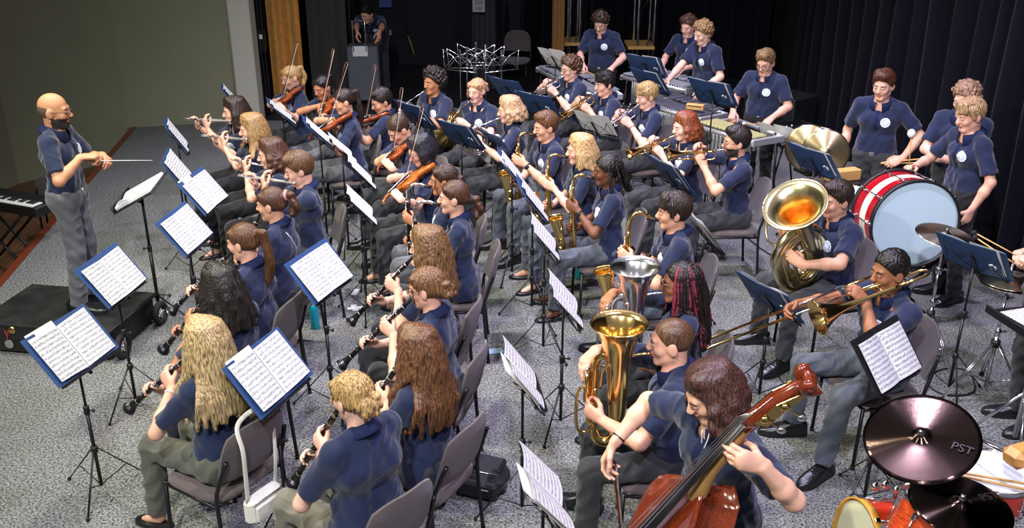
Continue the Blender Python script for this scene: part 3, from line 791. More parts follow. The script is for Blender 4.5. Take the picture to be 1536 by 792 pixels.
    for q in 'LR':
        Rf = rz(FD[q]); o = child_mesh('shoe', shoe_mesh(kind), root, m4(Rf * (.95 if fm else 1.06), AN[q] + Rf @ A(.0, 0, 0) - A(0, 0, .095)))
    # ---- wrist things
    for q, kindw in sp.get('wrist', {}).items():
        fo = unit(Wr[q] - E[q]); c = Wr[q] - fo * .028; u = unit(np.cross(fo, arms[q]['n'])); w = np.cross(fo, u); r = .028 * am
        col = dict(watch='151515', black='17171a', red='a32a34', white='d8d8d4', blue='24407a', gold='b98d3c')[kindw]
        m = MB(mat('band_' + col, srgb(col), .45)); m.tube(arc(c, r, 0, 2 * math.pi, 17, u, w)[:-1], .0042 if kindw not in ('watch', 'blue') else .007, 6, closed=True)
        wb = m.build('wristwatch' if kindw in ('watch', 'blue') else 'bracelet', root)
        if kindw in ('watch', 'blue'): MB(BLACK).lathe([(.004, 0), (.019, 0), (.019, .008), (.016, .01), (0, .01)], 14, R=frame(u, -arms[q]['n']) , t=c - arms[q]['n'] * (r + .002)).build('watch_face', wb)
    ctx.update(bvh=bvh, shirt=shirt, E=E, W=Wr)
    for e in sp.get('extra', ()): e(ctx, root)
    return ctx
# ------------------------------------------------------------------ instruments (each built once at its own mouthpiece, copies share the meshes)
X, Y, Z = A(1, 0, 0), A(0, 1, 0), A(0, 0, 1)
RX = frame(Z, -X)      # turns a lathe's z axis to +x
RX = np.stack([Y, Z, X], axis=1)
def flare(r0, r1, L, n=10, p=3.2): return [(r0 + (r1 - r0) * (i / n) ** p, L * i / n) for i in range(n + 1)]
def bell_prof(r0, r1, L, n=12, p=3.2, th=.0015):
    o = flare(r0, r1, L, n, p); return o + [(r1 + .002, L + .001), (r1, L + .003)] + [(max(r - th * 1.5, .002), z + .001) for r, z in o[::-1][:-3]]
def new(name): return empty(name)

def b_clarinet():
    r = new('clarinet')
    MB(BLACK).lathe([(.004, -.01), (.008, .02), (.0115, .06), (.0125, .085)], 12, R=RX).build('mouthpiece', r)
    MB(GREN, NICKEL).lathe([(.0125, .085), (.0165, .09), (.0165, .145), (.0145, .15), (.0145, .355), (.016, .36), (.016, .37), (.0145, .375), (.0148, .56)], 14, R=RX).build('body', r)
    bl = MB(GREN).lathe([(.0165, .56)] + [(.0165 + .022 * (i / 8) ** 2, .565 + .095 * i / 8) for i in range(9)] + [(.036, .661), (.014, .585)], 18, R=RX).build('bell', r)
    MB(NICKEL).lathe([(.0375, .655), (.0392, .658), (.0392, .662), (.037, .663)], 18, R=RX, cap=False).build('bell_ring', bl)
    k = MB(NICKEL)
    for x in (.088, .147, .3575, .3725, .562): k.lathe([(.0168, x), (.0176, x + .001), (.0176, x + .005), (.0168, x + .006)], 14, R=RX, cap=False)
    for x in (.19, .215, .245, .29, .315, .40, .425, .455, .49, .52): k.lathe([(0, .0155), (.0068, .0155), (.0068, .0185), (0, .019)], 8, t=(x, 0, 0))
    for y, x0, x1 in ((.009, .18, .34), (-.009, .2, .35), (.01, .385, .54), (-.010, .39, .53)): k.bar((x0, y, .0145), (x1, y, .0145), .0019, 5)
    k.bar((.09, .0125, .0125), (.56, .0125, .0085), .0014, 5)
    for x, y in ((.2, .014), (.33, .015), (.44, -.015), (.5, .016), (.24, -.015)): k.box((x, y, .008), (.022, .006, .004), .001)
    k.build('keywork', r); return r
def b_bassclarinet():
    r = new('bass_clarinet')
    MB(BLACK).tube([(-.012, 0, -.002), (.03, 0, .012), (.06, 0, .022)], [.006, .012, .014], 10).build('mouthpiece', r)
    MB(SILVER).tube(smooth_path([(.055, 0, .02), (.1, 0, .035), (.15, 0, .03), (.185, 0, -.005), (.19, 0, -.06), (.19, 0, -.09)], 5), .0125, 10).build('neck', r)
    m = MB(GREN); R = frame(A(.0, 0, -1), X)
    m.tube([(.19, 0, -.08), (.19, 0, -.1), (.192, 0, -.4), (.195, 0, -.8)], [.02, .0175, .0178, .019], 12).build('body', r)
    MB(SILVER).tube(smooth_path([(.195, 0, -.79), (.198, 0, -.85), (.225, 0, -.885), (.262, 0, -.875), (.285, 0, -.83), (.30, 0, -.76)], 5), list(np.linspace(.02, .05, 26)), 14, cap=False).build('bell', r)
    k = MB(NICKEL)
    for z in (-.1, -.44, -.78): k.lathe([(.019, z - .008), (.021, z - .006), (.021, z + .006), (.019, z + .008)], 12, t=(.192, 0, 0), cap=False)
    for z in np.linspace(-.15, -.74, 13): k.lathe([(0, .019), (.0105, .019), (.0105, .023), (0, .0235)], 9, R=frame(Z, X) @ np.eye(3), t=(.192, 0, z))
    for y, a, b_ in ((.012, -.09, -.79), (-.012, -.16, -.4), (.014, -.47, -.75), (-.013, -.48, -.77)): k.bar((.207, y, a), (.209, y, b_), .0024, 5)
    k.build('keywork', r); return r
def b_flute(L=.67):
    r = new('flute' if L > .5 else 'piccolo'); q = L / .67; w = .0098 if L > .5 else .0075
    m = MB(FLUTEM); m.lathe([(w, -.09 * q), (w * 1.15, -.085 * q), (w, -.07 * q), (w, .13 * q), (w * 1.22, .135 * q), (w * 1.22, .17 * q), (w, .175 * q), (w, .46 * q), (w * 1.15, .465 * q), (w * 1.15, .48 * q), (w, .485 * q), (w, .58 * q)], 12, R=RX); m.build('tube', r)
    MB(SILVER).box((0, -.003, .009), (.024, .018, .004), .0015).build('lip_plate', r)
    k = MB(NICKEL)
    for x in np.linspace(.2, .56, 15): k.lathe([(0, w + .001), (.0085, w + .001), (.0085, w + .004), (0, w + .0045)], 9, t=(x * q, 0, 0))
    k.bar((.19 * q, -.009, .008), (.57 * q, -.009, .008), .0021, 5); k.bar((.24 * q, .009, .007), (.45 * q, .009, .007), .002, 5); k.build('keywork', r); return r

def violin_outline(n=12):
    # half outline of the body, x from the button 0 to the neck .355
    P = smooth_path([(0, .0, 0), (.004, .045, 0), (.03, .088, 0), (.075, .103, 0), (.115, .09, 0), (.14, .068, 0), (.175, .055, 0), (.21, .06, 0), (.232, .074, 0), (.27, .083, 0), (.31, .075, 0), (.342, .045, 0), (.353, .015, 0)], 3)
    return [(x, y) for x, y, _ in P] + [(x, -y) for x, y, _ in P[::-1] if y > .001]
def b_violin(wood=VIOL, name='violin'):
    r = new(name); out = violin_outline(); c = A(.18, 0)
    m = MB(wood); n = len(out); O = np.array(out); vs = []
    for s, z in ((1.0, -.016), (1.02, -.019), (1.02, .016), (1.0, .019), (.85, .024), (.45, .031), (.05, .034)): vs += [(c[0] + (x - c[0]) * s, y * s, z) for x, y in O]
    vs = [(c[0] + (x - c[0]) * .5, y * .5, -.026) for x, y in O] + vs; R_ = 8
    fs = [(i * n + j, i * n + (j + 1) % n, (i + 1) * n + (j + 1) % n, (i + 1) * n + j) for i in range(R_ - 1) for j in range(n)] + [tuple(range(n))[::-1], tuple((R_ - 1) * n + j for j in range(n))]
    m.add(vs, fs); bd = m.build('body', r)
    for y in (-1, 1):
        MB(EBONY).tube(smooth_path([(.155, y * .022, .031), (.165, y * .028, .0305), (.19, y * .032, .0295), (.215, y * .036, .0285), (.222, y * .03, .029)], 3), .0016, 5).build('sound_hole', bd)
    MB(wood).tube([(.35, 0, .012), (.40, 0, .02), (.47, 0, .024), (.50, 0, .026)], [.016, .0125, .0115, .012], 10).build('neck', r)
    MB(EBONY).grid([[(x, y * w, z - .006 * abs(y)) for y in (-1, -.5, 0, .5, 1)] for x, w, z in ((.225, .0215, .050), (.225, .0215, .056), (.49, .0125, .041), (.492, .0125, .034))]).build('fingerboard', r)
    s = MB(wood); s.tube([(.49, 0, .028), (.53, 0, .024), (.56, 0, .016), (.575, 0, .012)], [.012, .011, .009, .008], 8)
    s.tube([A(.572, 0, .004) + A(math.cos(a), 0, math.sin(a)) * (.013 - .0016 * a) for a in np.linspace(1.4, 7, 18)], .006, 8); sc = s.build('scroll', r)
    for i in range(4): MB(EBONY).bar((.515 + .012 * i, (-1) ** i * .008, .026), (.515 + .012 * i, (-1) ** i * .034, .028), .0028, 6, r2=.005).build('peg', sc)
    MB(MAPLE).plate([(-.021, 0), (.021, 0), (.018, .028), (0, .033), (-.018, .028)], -.0015, .0015, R=np.stack([Y, Z, X], 1), t=(.195, 0, .030)).build('bridge', r)
    MB(EBONY).plate([(.012, -.008), (.012, .008), (.12, .021), (.124, 0), (.12, -.021)], .036, .043).build('tailpiece', r)
    MB(EBONY).ell_chin((.035, .045, .036)).build('chin_rest', r)
    for i in range(4):
        y = (-.009, -.003, .003, .009)[i]; MB(STRING).tube([(.12, y * 1.2, .044), (.195, y * 1.5, .063), (.49, y * .7, .044)], .0007, 4).build('string', r)
    return r
MB.ell_chin = lambda s, c: s.ball(c, (.035, .026, .009), 12)
def b_bow(L=.74, st=BOWW, s=1.):
    r = new('bow'); m = MB(st); m.tube([(0, 0, 0), (.2 * L, 0, -.004), (.5 * L, 0, -.010), (.8 * L, 0, -.006), (L, 0, .002)], [.0046 * s, .0043 * s, .004 * s, .0035 * s, .003 * s], 8)
    m.box((L + .004, 0, -.009), (.01, .008, .026), .002); m.build('stick', r)
    MB(EBONY, SILVER).box((.03, 0, -.013), (.045, .011, .018), .003).box((.03, .006, -.013), (.01, .001, .01), .0004, m=1).build('frog', r)
    MB(HORSE).box((L * .5 + .02, 0, -.021), (L - .05, .009, .0018), .0006).build('bow_hair', r); return r

def b_trumpet(mt=BRASS):
    r = new('trumpet'); y0, y1 = -.028, .028
    MB(SILVER).lathe([(.013, 0), (.0125, .006), (.006, .018), (.0048, .05), (.0056, .085)], 12, R=RX, t=(0, 0, 0)).build('mouthpiece', r)
    m = MB(mt)
    lead = [(.06, 0, 0), (.2, y0 * .5, 0), (.30, y0, 0), (.385, y0, 0)] + [A(.385, y0, -.035) + A(math.sin(a), 0, math.cos(a)) * .035 for a in np.linspace(.2, math.pi, 8)] + [(.30, y0, -.07), (.235, y0 * .4, -.07)]
    m.tube(lead, .0068, 10)
    m.tube([(.20, y1 * .3, -.07), (.13, y1, -.07), (.11, y1, -.07)] + [A(.11, y1, -.035) + A(-math.sin(a), 0, -math.cos(a)) * .035 for a in np.linspace(.2, math.pi, 8)] + [(.15, y1, 0)], .0068, 10)
    m.tube([(.36, y0, -.005), (.36, y0, -.07)], .0035, 6); m.tube([(.25, y1, -.002), (.25, .0, -.015)], .004, 6); m.tube(arc((.23, -.035, -.03), .014, 0, 2 * math.pi, 13, X, Z)[:-1], .0022, 5, closed=True)
    m.build('tubing', r)
    MB(mt, BRASSI).lathe(bell_prof(.0068, .061, .34, 14, 4.2), 24, R=RX, t=(.145, y1, 0)).build('bell', r)
    for i in range(3):
        x = .192 + i * .024; v = MB(mt, NICKEL); v.lathe([(.009, -.105), (.0118, -.1), (.0118, .012), (.009, .018), (.003, .02), (.003, .042), (.0075, .043), (.0075, .047), (0, .048)], 12, t=(x, 0, -.01), ms=[0, 0, 0, 1, 1, 1, 1, 1]); v.build('valve', r)
    MB(mt).tube([(.265, 0, -.04), (.31, -.004, -.04)] + [A(.31, -.004, -.053) + A(math.sin(a), 0, math.cos(a)) * .013 for a in np.linspace(.2, math.pi, 6)] + [(.265, 0, -.066)], .0055, 8).build('valve_slide', r); return r
def b_trombone():
    r = new('trombone')
    MB(SILVER).lathe([(.0155, 0), (.015, .006), (.007, .022), (.006, .09)], 12, R=RX).build('mouthpiece', r)
    m = MB(SILVER); ys = -.085
    m.bar((.07, 0, 0), (.62, 0, 0), .0068, 10).bar((.12, ys, 0), (.62, ys, 0), .0068, 10); m.bar((.15, 0, 0), (.15, ys, 0), .006, 8); m.build('inner_slide', r)
    o = MB(BRASS); o.tube([(.5, 0, 0), (1.12, 0, 0)] + [A(1.12, ys / 2, 0) + A(math.sin(a), math.cos(a), 0) * abs(ys / 2) for a in np.linspace(.15, math.pi, 9)] + [(.5, ys, 0)], .0082, 10); o.bar((.52, 0, 0), (.52, ys, 0), .0062, 8); o.bar((1.17, ys / 2, 0), (1.19, ys / 2, -.0), .006, 6); o.build('outer_slide', r)
    g = MB(BRASS); yb = .105
    g.tube([(.13, ys, 0), (.05, ys, .0), (-.05, ys, .0)] + [], .0088, 10)
    g.tube([(.1, ys * .0 + .02, .0)] + [(-.2, yb * .35, .0), (-.27, yb * .35, 0)] + [A(-.27, yb * .68, 0) + A(-math.sin(a), -math.cos(a), 0) * yb * .33 for a in np.linspace(.15, math.pi, 9)] + [(-.2, yb, 0), (-.1, yb, 0)], [.009] * 3 + [.0095] * 9 + [.0105, .011], 10)
    g.bar((.0, .025, 0), (.0, yb, 0), .005, 7); g.bar((-.16, yb * .35, 0), (-.16, yb, 0), .005, 7); g.build('tuning_slide', r)
    MB(BRASS, BRASSI).lathe(bell_prof(.011, .108, .52, 16, 4.6), 28, R=RX, t=(-.1, yb, 0)).build('bell', r); return r
def b_horn(mt=BRASSD):
    r = new('french_horn')
    MB(SILVER).lathe([(.0095, 0), (.009, .005), (.0045, .03), (.004, .07)], 10, R=frame(Y, X), t=(0, 0, 0)) .build('mouthpiece', r) if False else MB(SILVER).lathe([(.0095, 0), (.009, .005), (.0045, .03), (.004, .07)], 10, R=np.stack([Y, unit(A(.3, 0, 1)), unit(A(1, 0, -.3))], 1)).build('mouthpiece', r)
    c = A(.245, -.05, -.235); u, w = unit(A(.88, .2, .0)), unit(A(0, -.15, 1)); nn = unit(np.cross(w, u))
    m = MB(mt)
    m.tube(smooth_path([(.06, 0, -.02), (.16, .0, -.055), (.25, .01, -.08), c + u * .13 + w * .05, c + u * .135 - w * .03, c - w * .13 + u * .05], 6), .0062, 8)
    for rr, off, q in ((.135, 0, .0095), (.118, .012, .0075), (.1, -.012, .0068), (.135, .022, .0065)): m.tube(arc(c + nn * off, rr, 0, 2 * math.pi, 40, u, w)[:-1], q, 8, closed=True)
    for a in (.4, 1.5, 2.6, 3.9): m.bar(c + (u * math.cos(a) + w * math.sin(a)) * .1, c + (u * math.cos(a) + w * math.sin(a)) * .135, .004, 6)
    for k in (-1, 0, 1): m.tube(smooth_path([c + u * .03 * k + w * .05 + nn * .02, c + u * .035 * k - w * .07 + nn * .03, c + u * .035 * k + u * .02 - w * .085 + nn * .03, c + u * .035 * k + u * .02 + w * .04 + nn * .02], 4), .006, 7)
    m.build('tubing', r)
    v = MB(NICKEL, mt)
    for k in (-1, 0, 1): v.lathe([(.0, -.012), (.019, -.012), (.019, .016), (.015, .018), (0, .018)], 12, R=np.stack([u, w, nn], 1), t=c + u * .04 * k + w * .035 + nn * .028)
    for k in (-1, 0, 1): v.box(c + u * (.12 + 0 * k) + w * (.03 + .022 * k) + nn * .05, (.03, .012, .004), .001, np.stack([u, nn, w], 1))
    v.build('rotary_valve', r)
    bp = smooth_path([c + w * .135 + u * .0, c - u * .1 + w * .1, c - u * .15 - w * .0 - nn * .01, c - u * .15 - w * .07 - nn * .06], 6)
    b0 = bp[-1]; bd = unit(A(-.45, -.75, -.35)); m2 = MB(mt); m2.tube(list(bp) + [b0 + bd * .03], list(np.linspace(.01, .024, len(bp))) + [.028], 12, cap=False)
    m2.lathe(bell_prof(.027, .152, .24, 14, 2.8), 30, R=frame(np.cross(Z, bd), bd), t=b0 + bd * .01); m2.build('bell', r); return r
def b_sax(s=1., tenor=False):
    r = new('tenor_saxophone' if tenor else 'alto_saxophone'); S = lambda v: A(*v) * s
    MB(BLACK).tube([(-.012, 0, -.004), (.03, 0, .01), (.075 * s, 0, .022)], [.006, .011, .0125], 10).build('mouthpiece', r)
    nk = [S((.06, 0, .018)), S((.1, 0, .036)), S((.15, 0, .032)), S((.175, 0, -.0)), S((.18, 0, -.05))] if not tenor else [S((.055, 0, .015)), S((.09, 0, .045)), S((.13, 0, .05)), S((.165, 0, .02)), S((.175, 0, -.02)), S((.178, 0, -.06))]
    mt = BRASS; MB(mt).tube(smooth_path(nk, 5), list(np.linspace(.0105, .0135, (len(nk) - 1) * 5 + 1) * s), 10).build('neck', r)
    top = nk[-1]; bot = S((.155, -.03, -.60)); fb = S((.255, -.03, -.58))
    bpath = smooth_path([top, top * .6 + bot * .4, bot + A(0, 0, .04) * s, bot + A(.012, 0, -.03) * s, (bot + fb) / 2 + A(0, 0, -.055) * s, fb + A(-.008, 0, -.03) * s, fb + A(.0, 0, .04) * s], 6)
    MB(mt).tube(bpath, list(np.linspace(.0135, .036, len(bpath)) * s), 14).build('body', r)
    bd = unit(A(.22, .03, 1)); MB(mt, BRASSI).lathe(bell_prof(.036 * s, .062 * s, .24 * s, 12, 2.4), 24, R=frame(np.cross(Y, bd) * -1 if False else np.cross(Y, bd), bd), t=fb + A(0, 0, .03) * s).build('bell', r)
    k = MB(mt, NICKEL); ax = bot - top; axn = unit(ax); o1 = unit(np.cross(axn, Y)); o2 = Y
    if o1[0] < 0: o1 = -o1
    for i, q in enumerate(np.linspace(.08, .92, 12)):
        p = top + ax * q; rr = (.014 + .018 * q) * s; dd = unit(o1 + o2 * (.5 if i % 3 else -.6)); k.lathe([(0, rr), (.0085 * s + .008 * q, rr), (.0085 * s + .008 * q, rr + .005), (0, rr + .007)], 10, R=frame(axn, dd), t=p)
    for o, a, b_ in ((.6, .05, .5), (-.5, .1, .95), (.9, .45, .95)): k.bar(top + ax * a + (o1 * .8 + o2 * o) * .026 * s, top + ax * b_ + (o1 * .8 + o2 * o) * .04 * s, .003, 5)
    for q in (.02, .2, .42): k.lathe([(0, .04), (.02, .04), (.02, .046), (0, .048)], 12, R=frame(Z, A(.3, 1, 0)), t=fb + A(0, -.0, q * .4) * s)
    k.build('keywork', r); return r
def b_euph(mt=SILVER, lining=None):
    r = new('euphonium'); bx, by = .15, .0
    MB(mt).tube(smooth_path([(-.0, 0, 0), (.05, 0, -.008), (.1, .02, -.015), (.17, .055, -.03), (.235, .05, -.08), (.245, .03, -.2)], 5), [.0125] + [.008] * 25, 9).build('leadpipe', r)
    t_ = A(bx, by, -.47); a = unit(A(.02, .02, 1)); L = .64
    m = MB(mt, lining or mt); prof = [(.035, 0), (.042, .08), (.05, .2), (.057, .32), (.065, .42), (.078, .5), (.1, .57), (.128, .615), (.146, .635), (.149, .638), (.146, .641), (.12, .612), (.09, .56), (.065, .47), (.05, .35)]
    m.lathe(prof, 30, R=frame(np.cross(Y, a), a), t=t_); m.build('bell', r)
    g = MB(mt)
    g.tube(smooth_path([t_ + A(0, 0, .03), t_ + A(.01, .0, -.03), t_ + A(.06, 0, -.07), t_ + A(.115, 0, -.03), t_ + A(.13, .0, .1), t_ + A(.13, 0, .34), t_ + A(.115, 0, .42), t_ + A(.07, .02, .455), t_ + A(.045, .05, .43), t_ + A(.045, .065, .2)], 6), list(np.linspace(.035, .012, 55)), 12)
    for k in range(3): g.tube(smooth_path([t_ + A(.12, .05 - .03 * k, .28 - .02 * k), t_ + A(.125, .05 - .03 * k, .1), t_ + A(.14, .05 - .03 * k, .06), t_ + A(.155, .05 - .03 * k, .1), t_ + A(.155, .05 - .03 * k, .27)], 4), .0075, 8)
    g.tube(smooth_path([t_ + A(.17, .06, .3), t_ + A(.21, .06, .25), t_ + A(.21, .05, .05), t_ + A(.17, .03, .0), t_ + A(.12, .05, .06)], 5), .0085, 8)
    g.build('tubing', r)
    for k in range(3):
        v = MB(mt, NICKEL); v.lathe([(.012, 0), (.0155, .004), (.0155, .15), (.012, .158), (.004, .16), (.004, .185), (.0095, .187), (.0095, .193), (0, .194)], 14, t=t_ + A(.165, .05 - .036 * k, .2), ms=[0, 0, 0, 1, 1, 1, 1, 1]); v.build('valve', r)
    return r
def b_tuba():
    r = new('tuba'); mt = TUBAB   # bottom bow at the origin, bell along +z, playing side +x
    def race(w, h, y, q, z0, n=10):
        P = [A(w / 2 * math.cos(a), y, z0 + w / 2 + w / 2 * math.sin(a)) for a in np.linspace(math.pi, 2 * math.pi, n)] + [A(w / 2 * math.cos(a), y, z0 + h - w / 2 + w / 2 * math.sin(a)) for a in np.linspace(0, math.pi, n)]
        return P
    m = MB(mt)
    for w, h, y, q, z0 in ((.38, .54, 0, .042, .02), (.28, .47, .03, .026, .05), (.21, .4, -.035, .022, .08), (.15, .34, -.06, .014, .1), (.17, .3, .06, .014, .12)): m.tube(race(w, h, y, q, z0), q, 12, closed=True)
    for k in range(4):
        for yy in (-.075, -.095): m.tube(smooth_path([(-.04 + .03 * k, yy, .42 - .02 * k), (-.045 + .03 * k, yy - .012, .3), (-.03 + .03 * k, yy - .015, .26), (-.02 + .03 * k, yy - .012, .3), (-.02 + .03 * k, yy, .4)], 4), .0085, 8)
    for k in range(5): m.bar((-.13 + .06 * k, -.09, .14 + .05 * (k % 3)), (-.1 + .06 * k, .06, .18 + .05 * (k % 2)), .006, 6)
    m.tube(smooth_path([(.12, -.03, .5), (.16, -.08, .56), (.08, -.17, .63), (-.02, -.2, .66)], 5), .008, 8); m.build('tubing', r)
    for k in range(4):
        v = MB(mt, NICKEL); v.lathe([(.014, 0), (.018, .005), (.018, .15), (.013, .158), (.005, .16), (.005, .19), (.011, .192), (.011, .198), (0, .2)], 14, t=(-.06 + .04 * k, -.1, .3), ms=[0, 0, 0, 1, 1, 1, 1, 1]); v.build('valve', r)
    g = MB(mt, BRASSI); prof = [(.045, .0), (.052, .15), (.06, .28), (.075, .40), (.1, .49), (.14, .55), (.19, .585), (.22, .6), (.225, .603), (.22, .607), (.18, .588), (.125, .553), (.09, .495), (.066, .41), (.052, .29)]
    g.lathe(prof, 40, t=(-.10, .03, .24), ms=[0] * 11 + [1] * 4, R=frame(np.cross(Y, unit(A(.08, 0, 1))), unit(A(.08, 0, 1)))); g.build('bell', r); return r
def b_bass():
    r = new('double_bass')   # end pin at the origin, neck along +z, strings face +x
    P = smooth_path([(0, .06, 0), (0, .2, .01), (0, .31, .09), (0, .335, .2), (0, .3, .34), (0, .225, .47), (0, .2, .56), (0, .225, .66), (0, .25, .76), (0, .235, .87), (0, .16, .99), (0, .075, 1.09), (0, .045, 1.13)], 4)
    half = [(p[1], p[2] + .15) for p in P]; out = half + [(-y, z) for y, z in half[::-1]]; n = len(out); O = np.array(out); c = A(0, .62)
    vs = []; lv = [(.35, -.095), (.97, -.09), (1.02, -.085), (1.02, -.078), (.99, -.078), (.99, .072), (1.02, .072), (1.02, .08), (.97, .085), (.75, .1), (.3, .112)]
    for s, x in lv: vs += [(x, y * s, c[1] + (z - c[1]) * s) for y, z in O]
    fs = [(i * n + j, i * n + (j + 1) % n, (i + 1) * n + (j + 1) % n, (i + 1) * n + j) for i in range(len(lv) - 1) for j in range(n)] + [tuple(range(n))[::-1], tuple((len(lv) - 1) * n + j for j in range(n))]
    b = MB(BASSW).add(vs, fs).build('body', r)
    for y in (-1, 1): MB(EBONY).tube(smooth_path([(.112, y * .07, .78), (.11, y * .1, .76), (.106, y * .115, .66), (.1, y * .13, .56), (.101, y * .11, .53)], 4), .006, 6).build('sound_hole', b)
    MB(MAPLE).tube([(.02, 0, 1.2), (.065, 0, 1.25), (.085, 0, 1.4), (.088, 0, 1.66), (.085, 0, 1.7)], [.05, .034, .024, .022, .024], 14).build('neck', r)
    MB(EBONY).grid([[(x - .012 * abs(y) ** 2, y * w, z) for y in np.linspace(-1, 1, 7)] for x, w, z in ((.15, .045, .84), (.172, .045, .84), (.125, .023, 1.68), (.11, .023, 1.685))]).build('fingerboard', r)
    s = MB(BASSW); s.tube([(.09, 0, 1.66), (.085, 0, 1.72), (.065, 0, 1.82), (.03, 0, 1.9), (.0, 0, 1.935)], [.026, .032, .03, .027, .024], 12)
    for k in (-1, 1): s.tube([A(.02, k * .01, 1.955) + A(math.cos(a), 0, math.sin(a)) * (.06 - .0072 * a) + A(0, k * .004 * a, 0) for a in np.linspace(3.3, 9.6, 40)], list(np.linspace(.026, .012, 40)), 10)
    s.ball((.02, 0, 1.955), (.02, .045, .02), 10)
    sc = s.build('scroll', r)
    pl = MB(BRASSD)
    for k in (-1, 1): pl.plate([(.045, 1.72), (.1, 1.72), (.075, 1.83), (.03, 1.9), (-.0, 1.91), (.03, 1.82)], k * .031, k * .034, R=np.stack([X, Z, -Y], 1))
    pl.build('tuning_plate', sc)
    for i in range(4):
        k = (-1) ** i; z = 1.755 + .04 * i; x = .078 - .016 * i; t_ = MB(BRASSD, CHROME); t_.lathe([(0, 0), (.017, 0), (.017, .006), (.012, .012), (.005, .014), (0, .014)], 14, R=frame(X, A(0, k, 0)), t=(x, k * .034, z))
        t_.bar((x, k * .03, z), (x - .055, k * .05, z - .01), .004, 6); t_.ball((x - .07, k * .055, z - .014), (.018, .006, .014), 10, 1); t_.build('tuning_machine', sc)
    MB(MAPLE).plate([(-.075, 0), (.075, 0), (.06, .075), (.04, .098), (-.04, .098), (-.06, .075)], -.008, .008, R=np.stack([Y, X, -Z], 1), t=(.108, 0, .68)).build('bridge', r)
    MB(EBONY).plate([(-.02, .28), (.02, .28), (.045, .55), (-.045, .55)], .14, .155, R=np.stack([Y, Z, X], 1)).build('tailpiece', r)
    MB(CHROME).bar((0, 0, .16), (0, 0, 0), .006, 8).build('end_pin', r)
    for i in range(4):
        y = (-.03, -.01, .01, .03)[i]; MB(STRING).tube([(.157, y * .8, .55), (.208, y * 1.3, .68), (.132, y * .55, 1.685), (.09, y * .3, 1.75 + .03 * i)], .0017, 5).build('string', r)
    return r
def b_mallet(L=.4, hd=.016, hm=None, sm=WOODL, sr=.0045):
    def f():
        r = new('mallet'); MB(sm).bar((-.09, 0, 0), (L - .09, 0, 0), sr, 7).build('shaft', r); MB(hm).ball((L - .09, 0, 0), (hd * 1.15, hd, hd), 12).build('mallet_head', r); return r
    return f
def b_stick():
    r = new('drumstick'); MB(WOODL).lathe([(.004, -.1), (.0068, -.097), (.0068, .2), (.005, .26), (.0028, .285), (.0048, .295), (.004, .305), (.001, .308)], 9, R=RX).build('shaft', r); return r

# ------------------------------------------------------------------ how each instrument is held: returns the hands, places the instrument
def put(ctx, kind, build, R, t, cat, name=None):
    sp = ctx['sp']; o = use(kind, build, ctx['M'] @ m4(R, t), sp['ilabel'], cat, sp.get('igroup')); sp['inst'] = o; return o
def H(G, d, n, curl=.6, **k): return dict(G=np.asarray(G, float), d=np.asarray(d, float), n=np.asarray(n, float), curl=curl, **k)
def hold_clar(down=45, side=0, kind='clarinet'):
    def f(c):
        a = A(math.cos(rad(down)) * math.cos(rad(side)), math.cos(rad(down)) * math.sin(rad(side)), -math.sin(rad(down))); R = frame(a); t = c['mouth'] - a * .015; y, z = R[:, 1], R[:, 2]
        put(c, 'clarinet', b_clarinet, R, t, 'clarinet')
        return dict(L=H(t + a * .25 + y * .012, z * .8 + a * .15 - y * .35, -y * .9 - z * .2, .62, off=.024, pole=(-.2, .8, -.7)), R=H(t + a * .44 - y * .012, z * .8 + a * .1 + y * .35, y * .9 - z * .2, .62, off=.024, pole=(-.2, -.8, -.7)))
    return f
def hold_bcl(c):
    R = np.eye(3); t = c['mouth'] - X * .01; put(c, 'bclar', b_bassclarinet, R, t, 'bass clarinet')
    return dict(L=H(t + A(.2, .02, -.22), A(.75, -.25, .5), A(-.2, -1, 0), .6, pole=(-.3, .8, -.6)), R=H(t + A(.2, -.02, -.44), A(.8, .25, .3), A(-.1, 1, 0), .6, pole=(-.3, -.8, -.6)))
def hold_flute(fw=.28, down=.12, kind='flute'):
    def f(c):
        a = unit(A(fw, -1, -down)); R = frame(a, A(.35, 0, 1)); t = c['mouth'] + A(.012, 0, -.008); L = .67 if kind == 'flute' else .34; q = L / .67
        put(c, kind, (lambda: b_flute(L)), R, t, kind)
        return dict(L=H(t + a * .24 * q, A(.1, -.35, .95), A(-1, -.1, 0), (.5, .55, .6, .6), off=.03, back=.08, pole=(.35, .5, -.9)), R=H(t + a * (.42 if L > .5 else .3) * (1 if L > .5 else q * 1.6), A(.1, .25, .95), A(1, .2, -.1), (.5, .55, .6, .6), off=.022, pole=(-.1, -.7, -.75)))
    return f
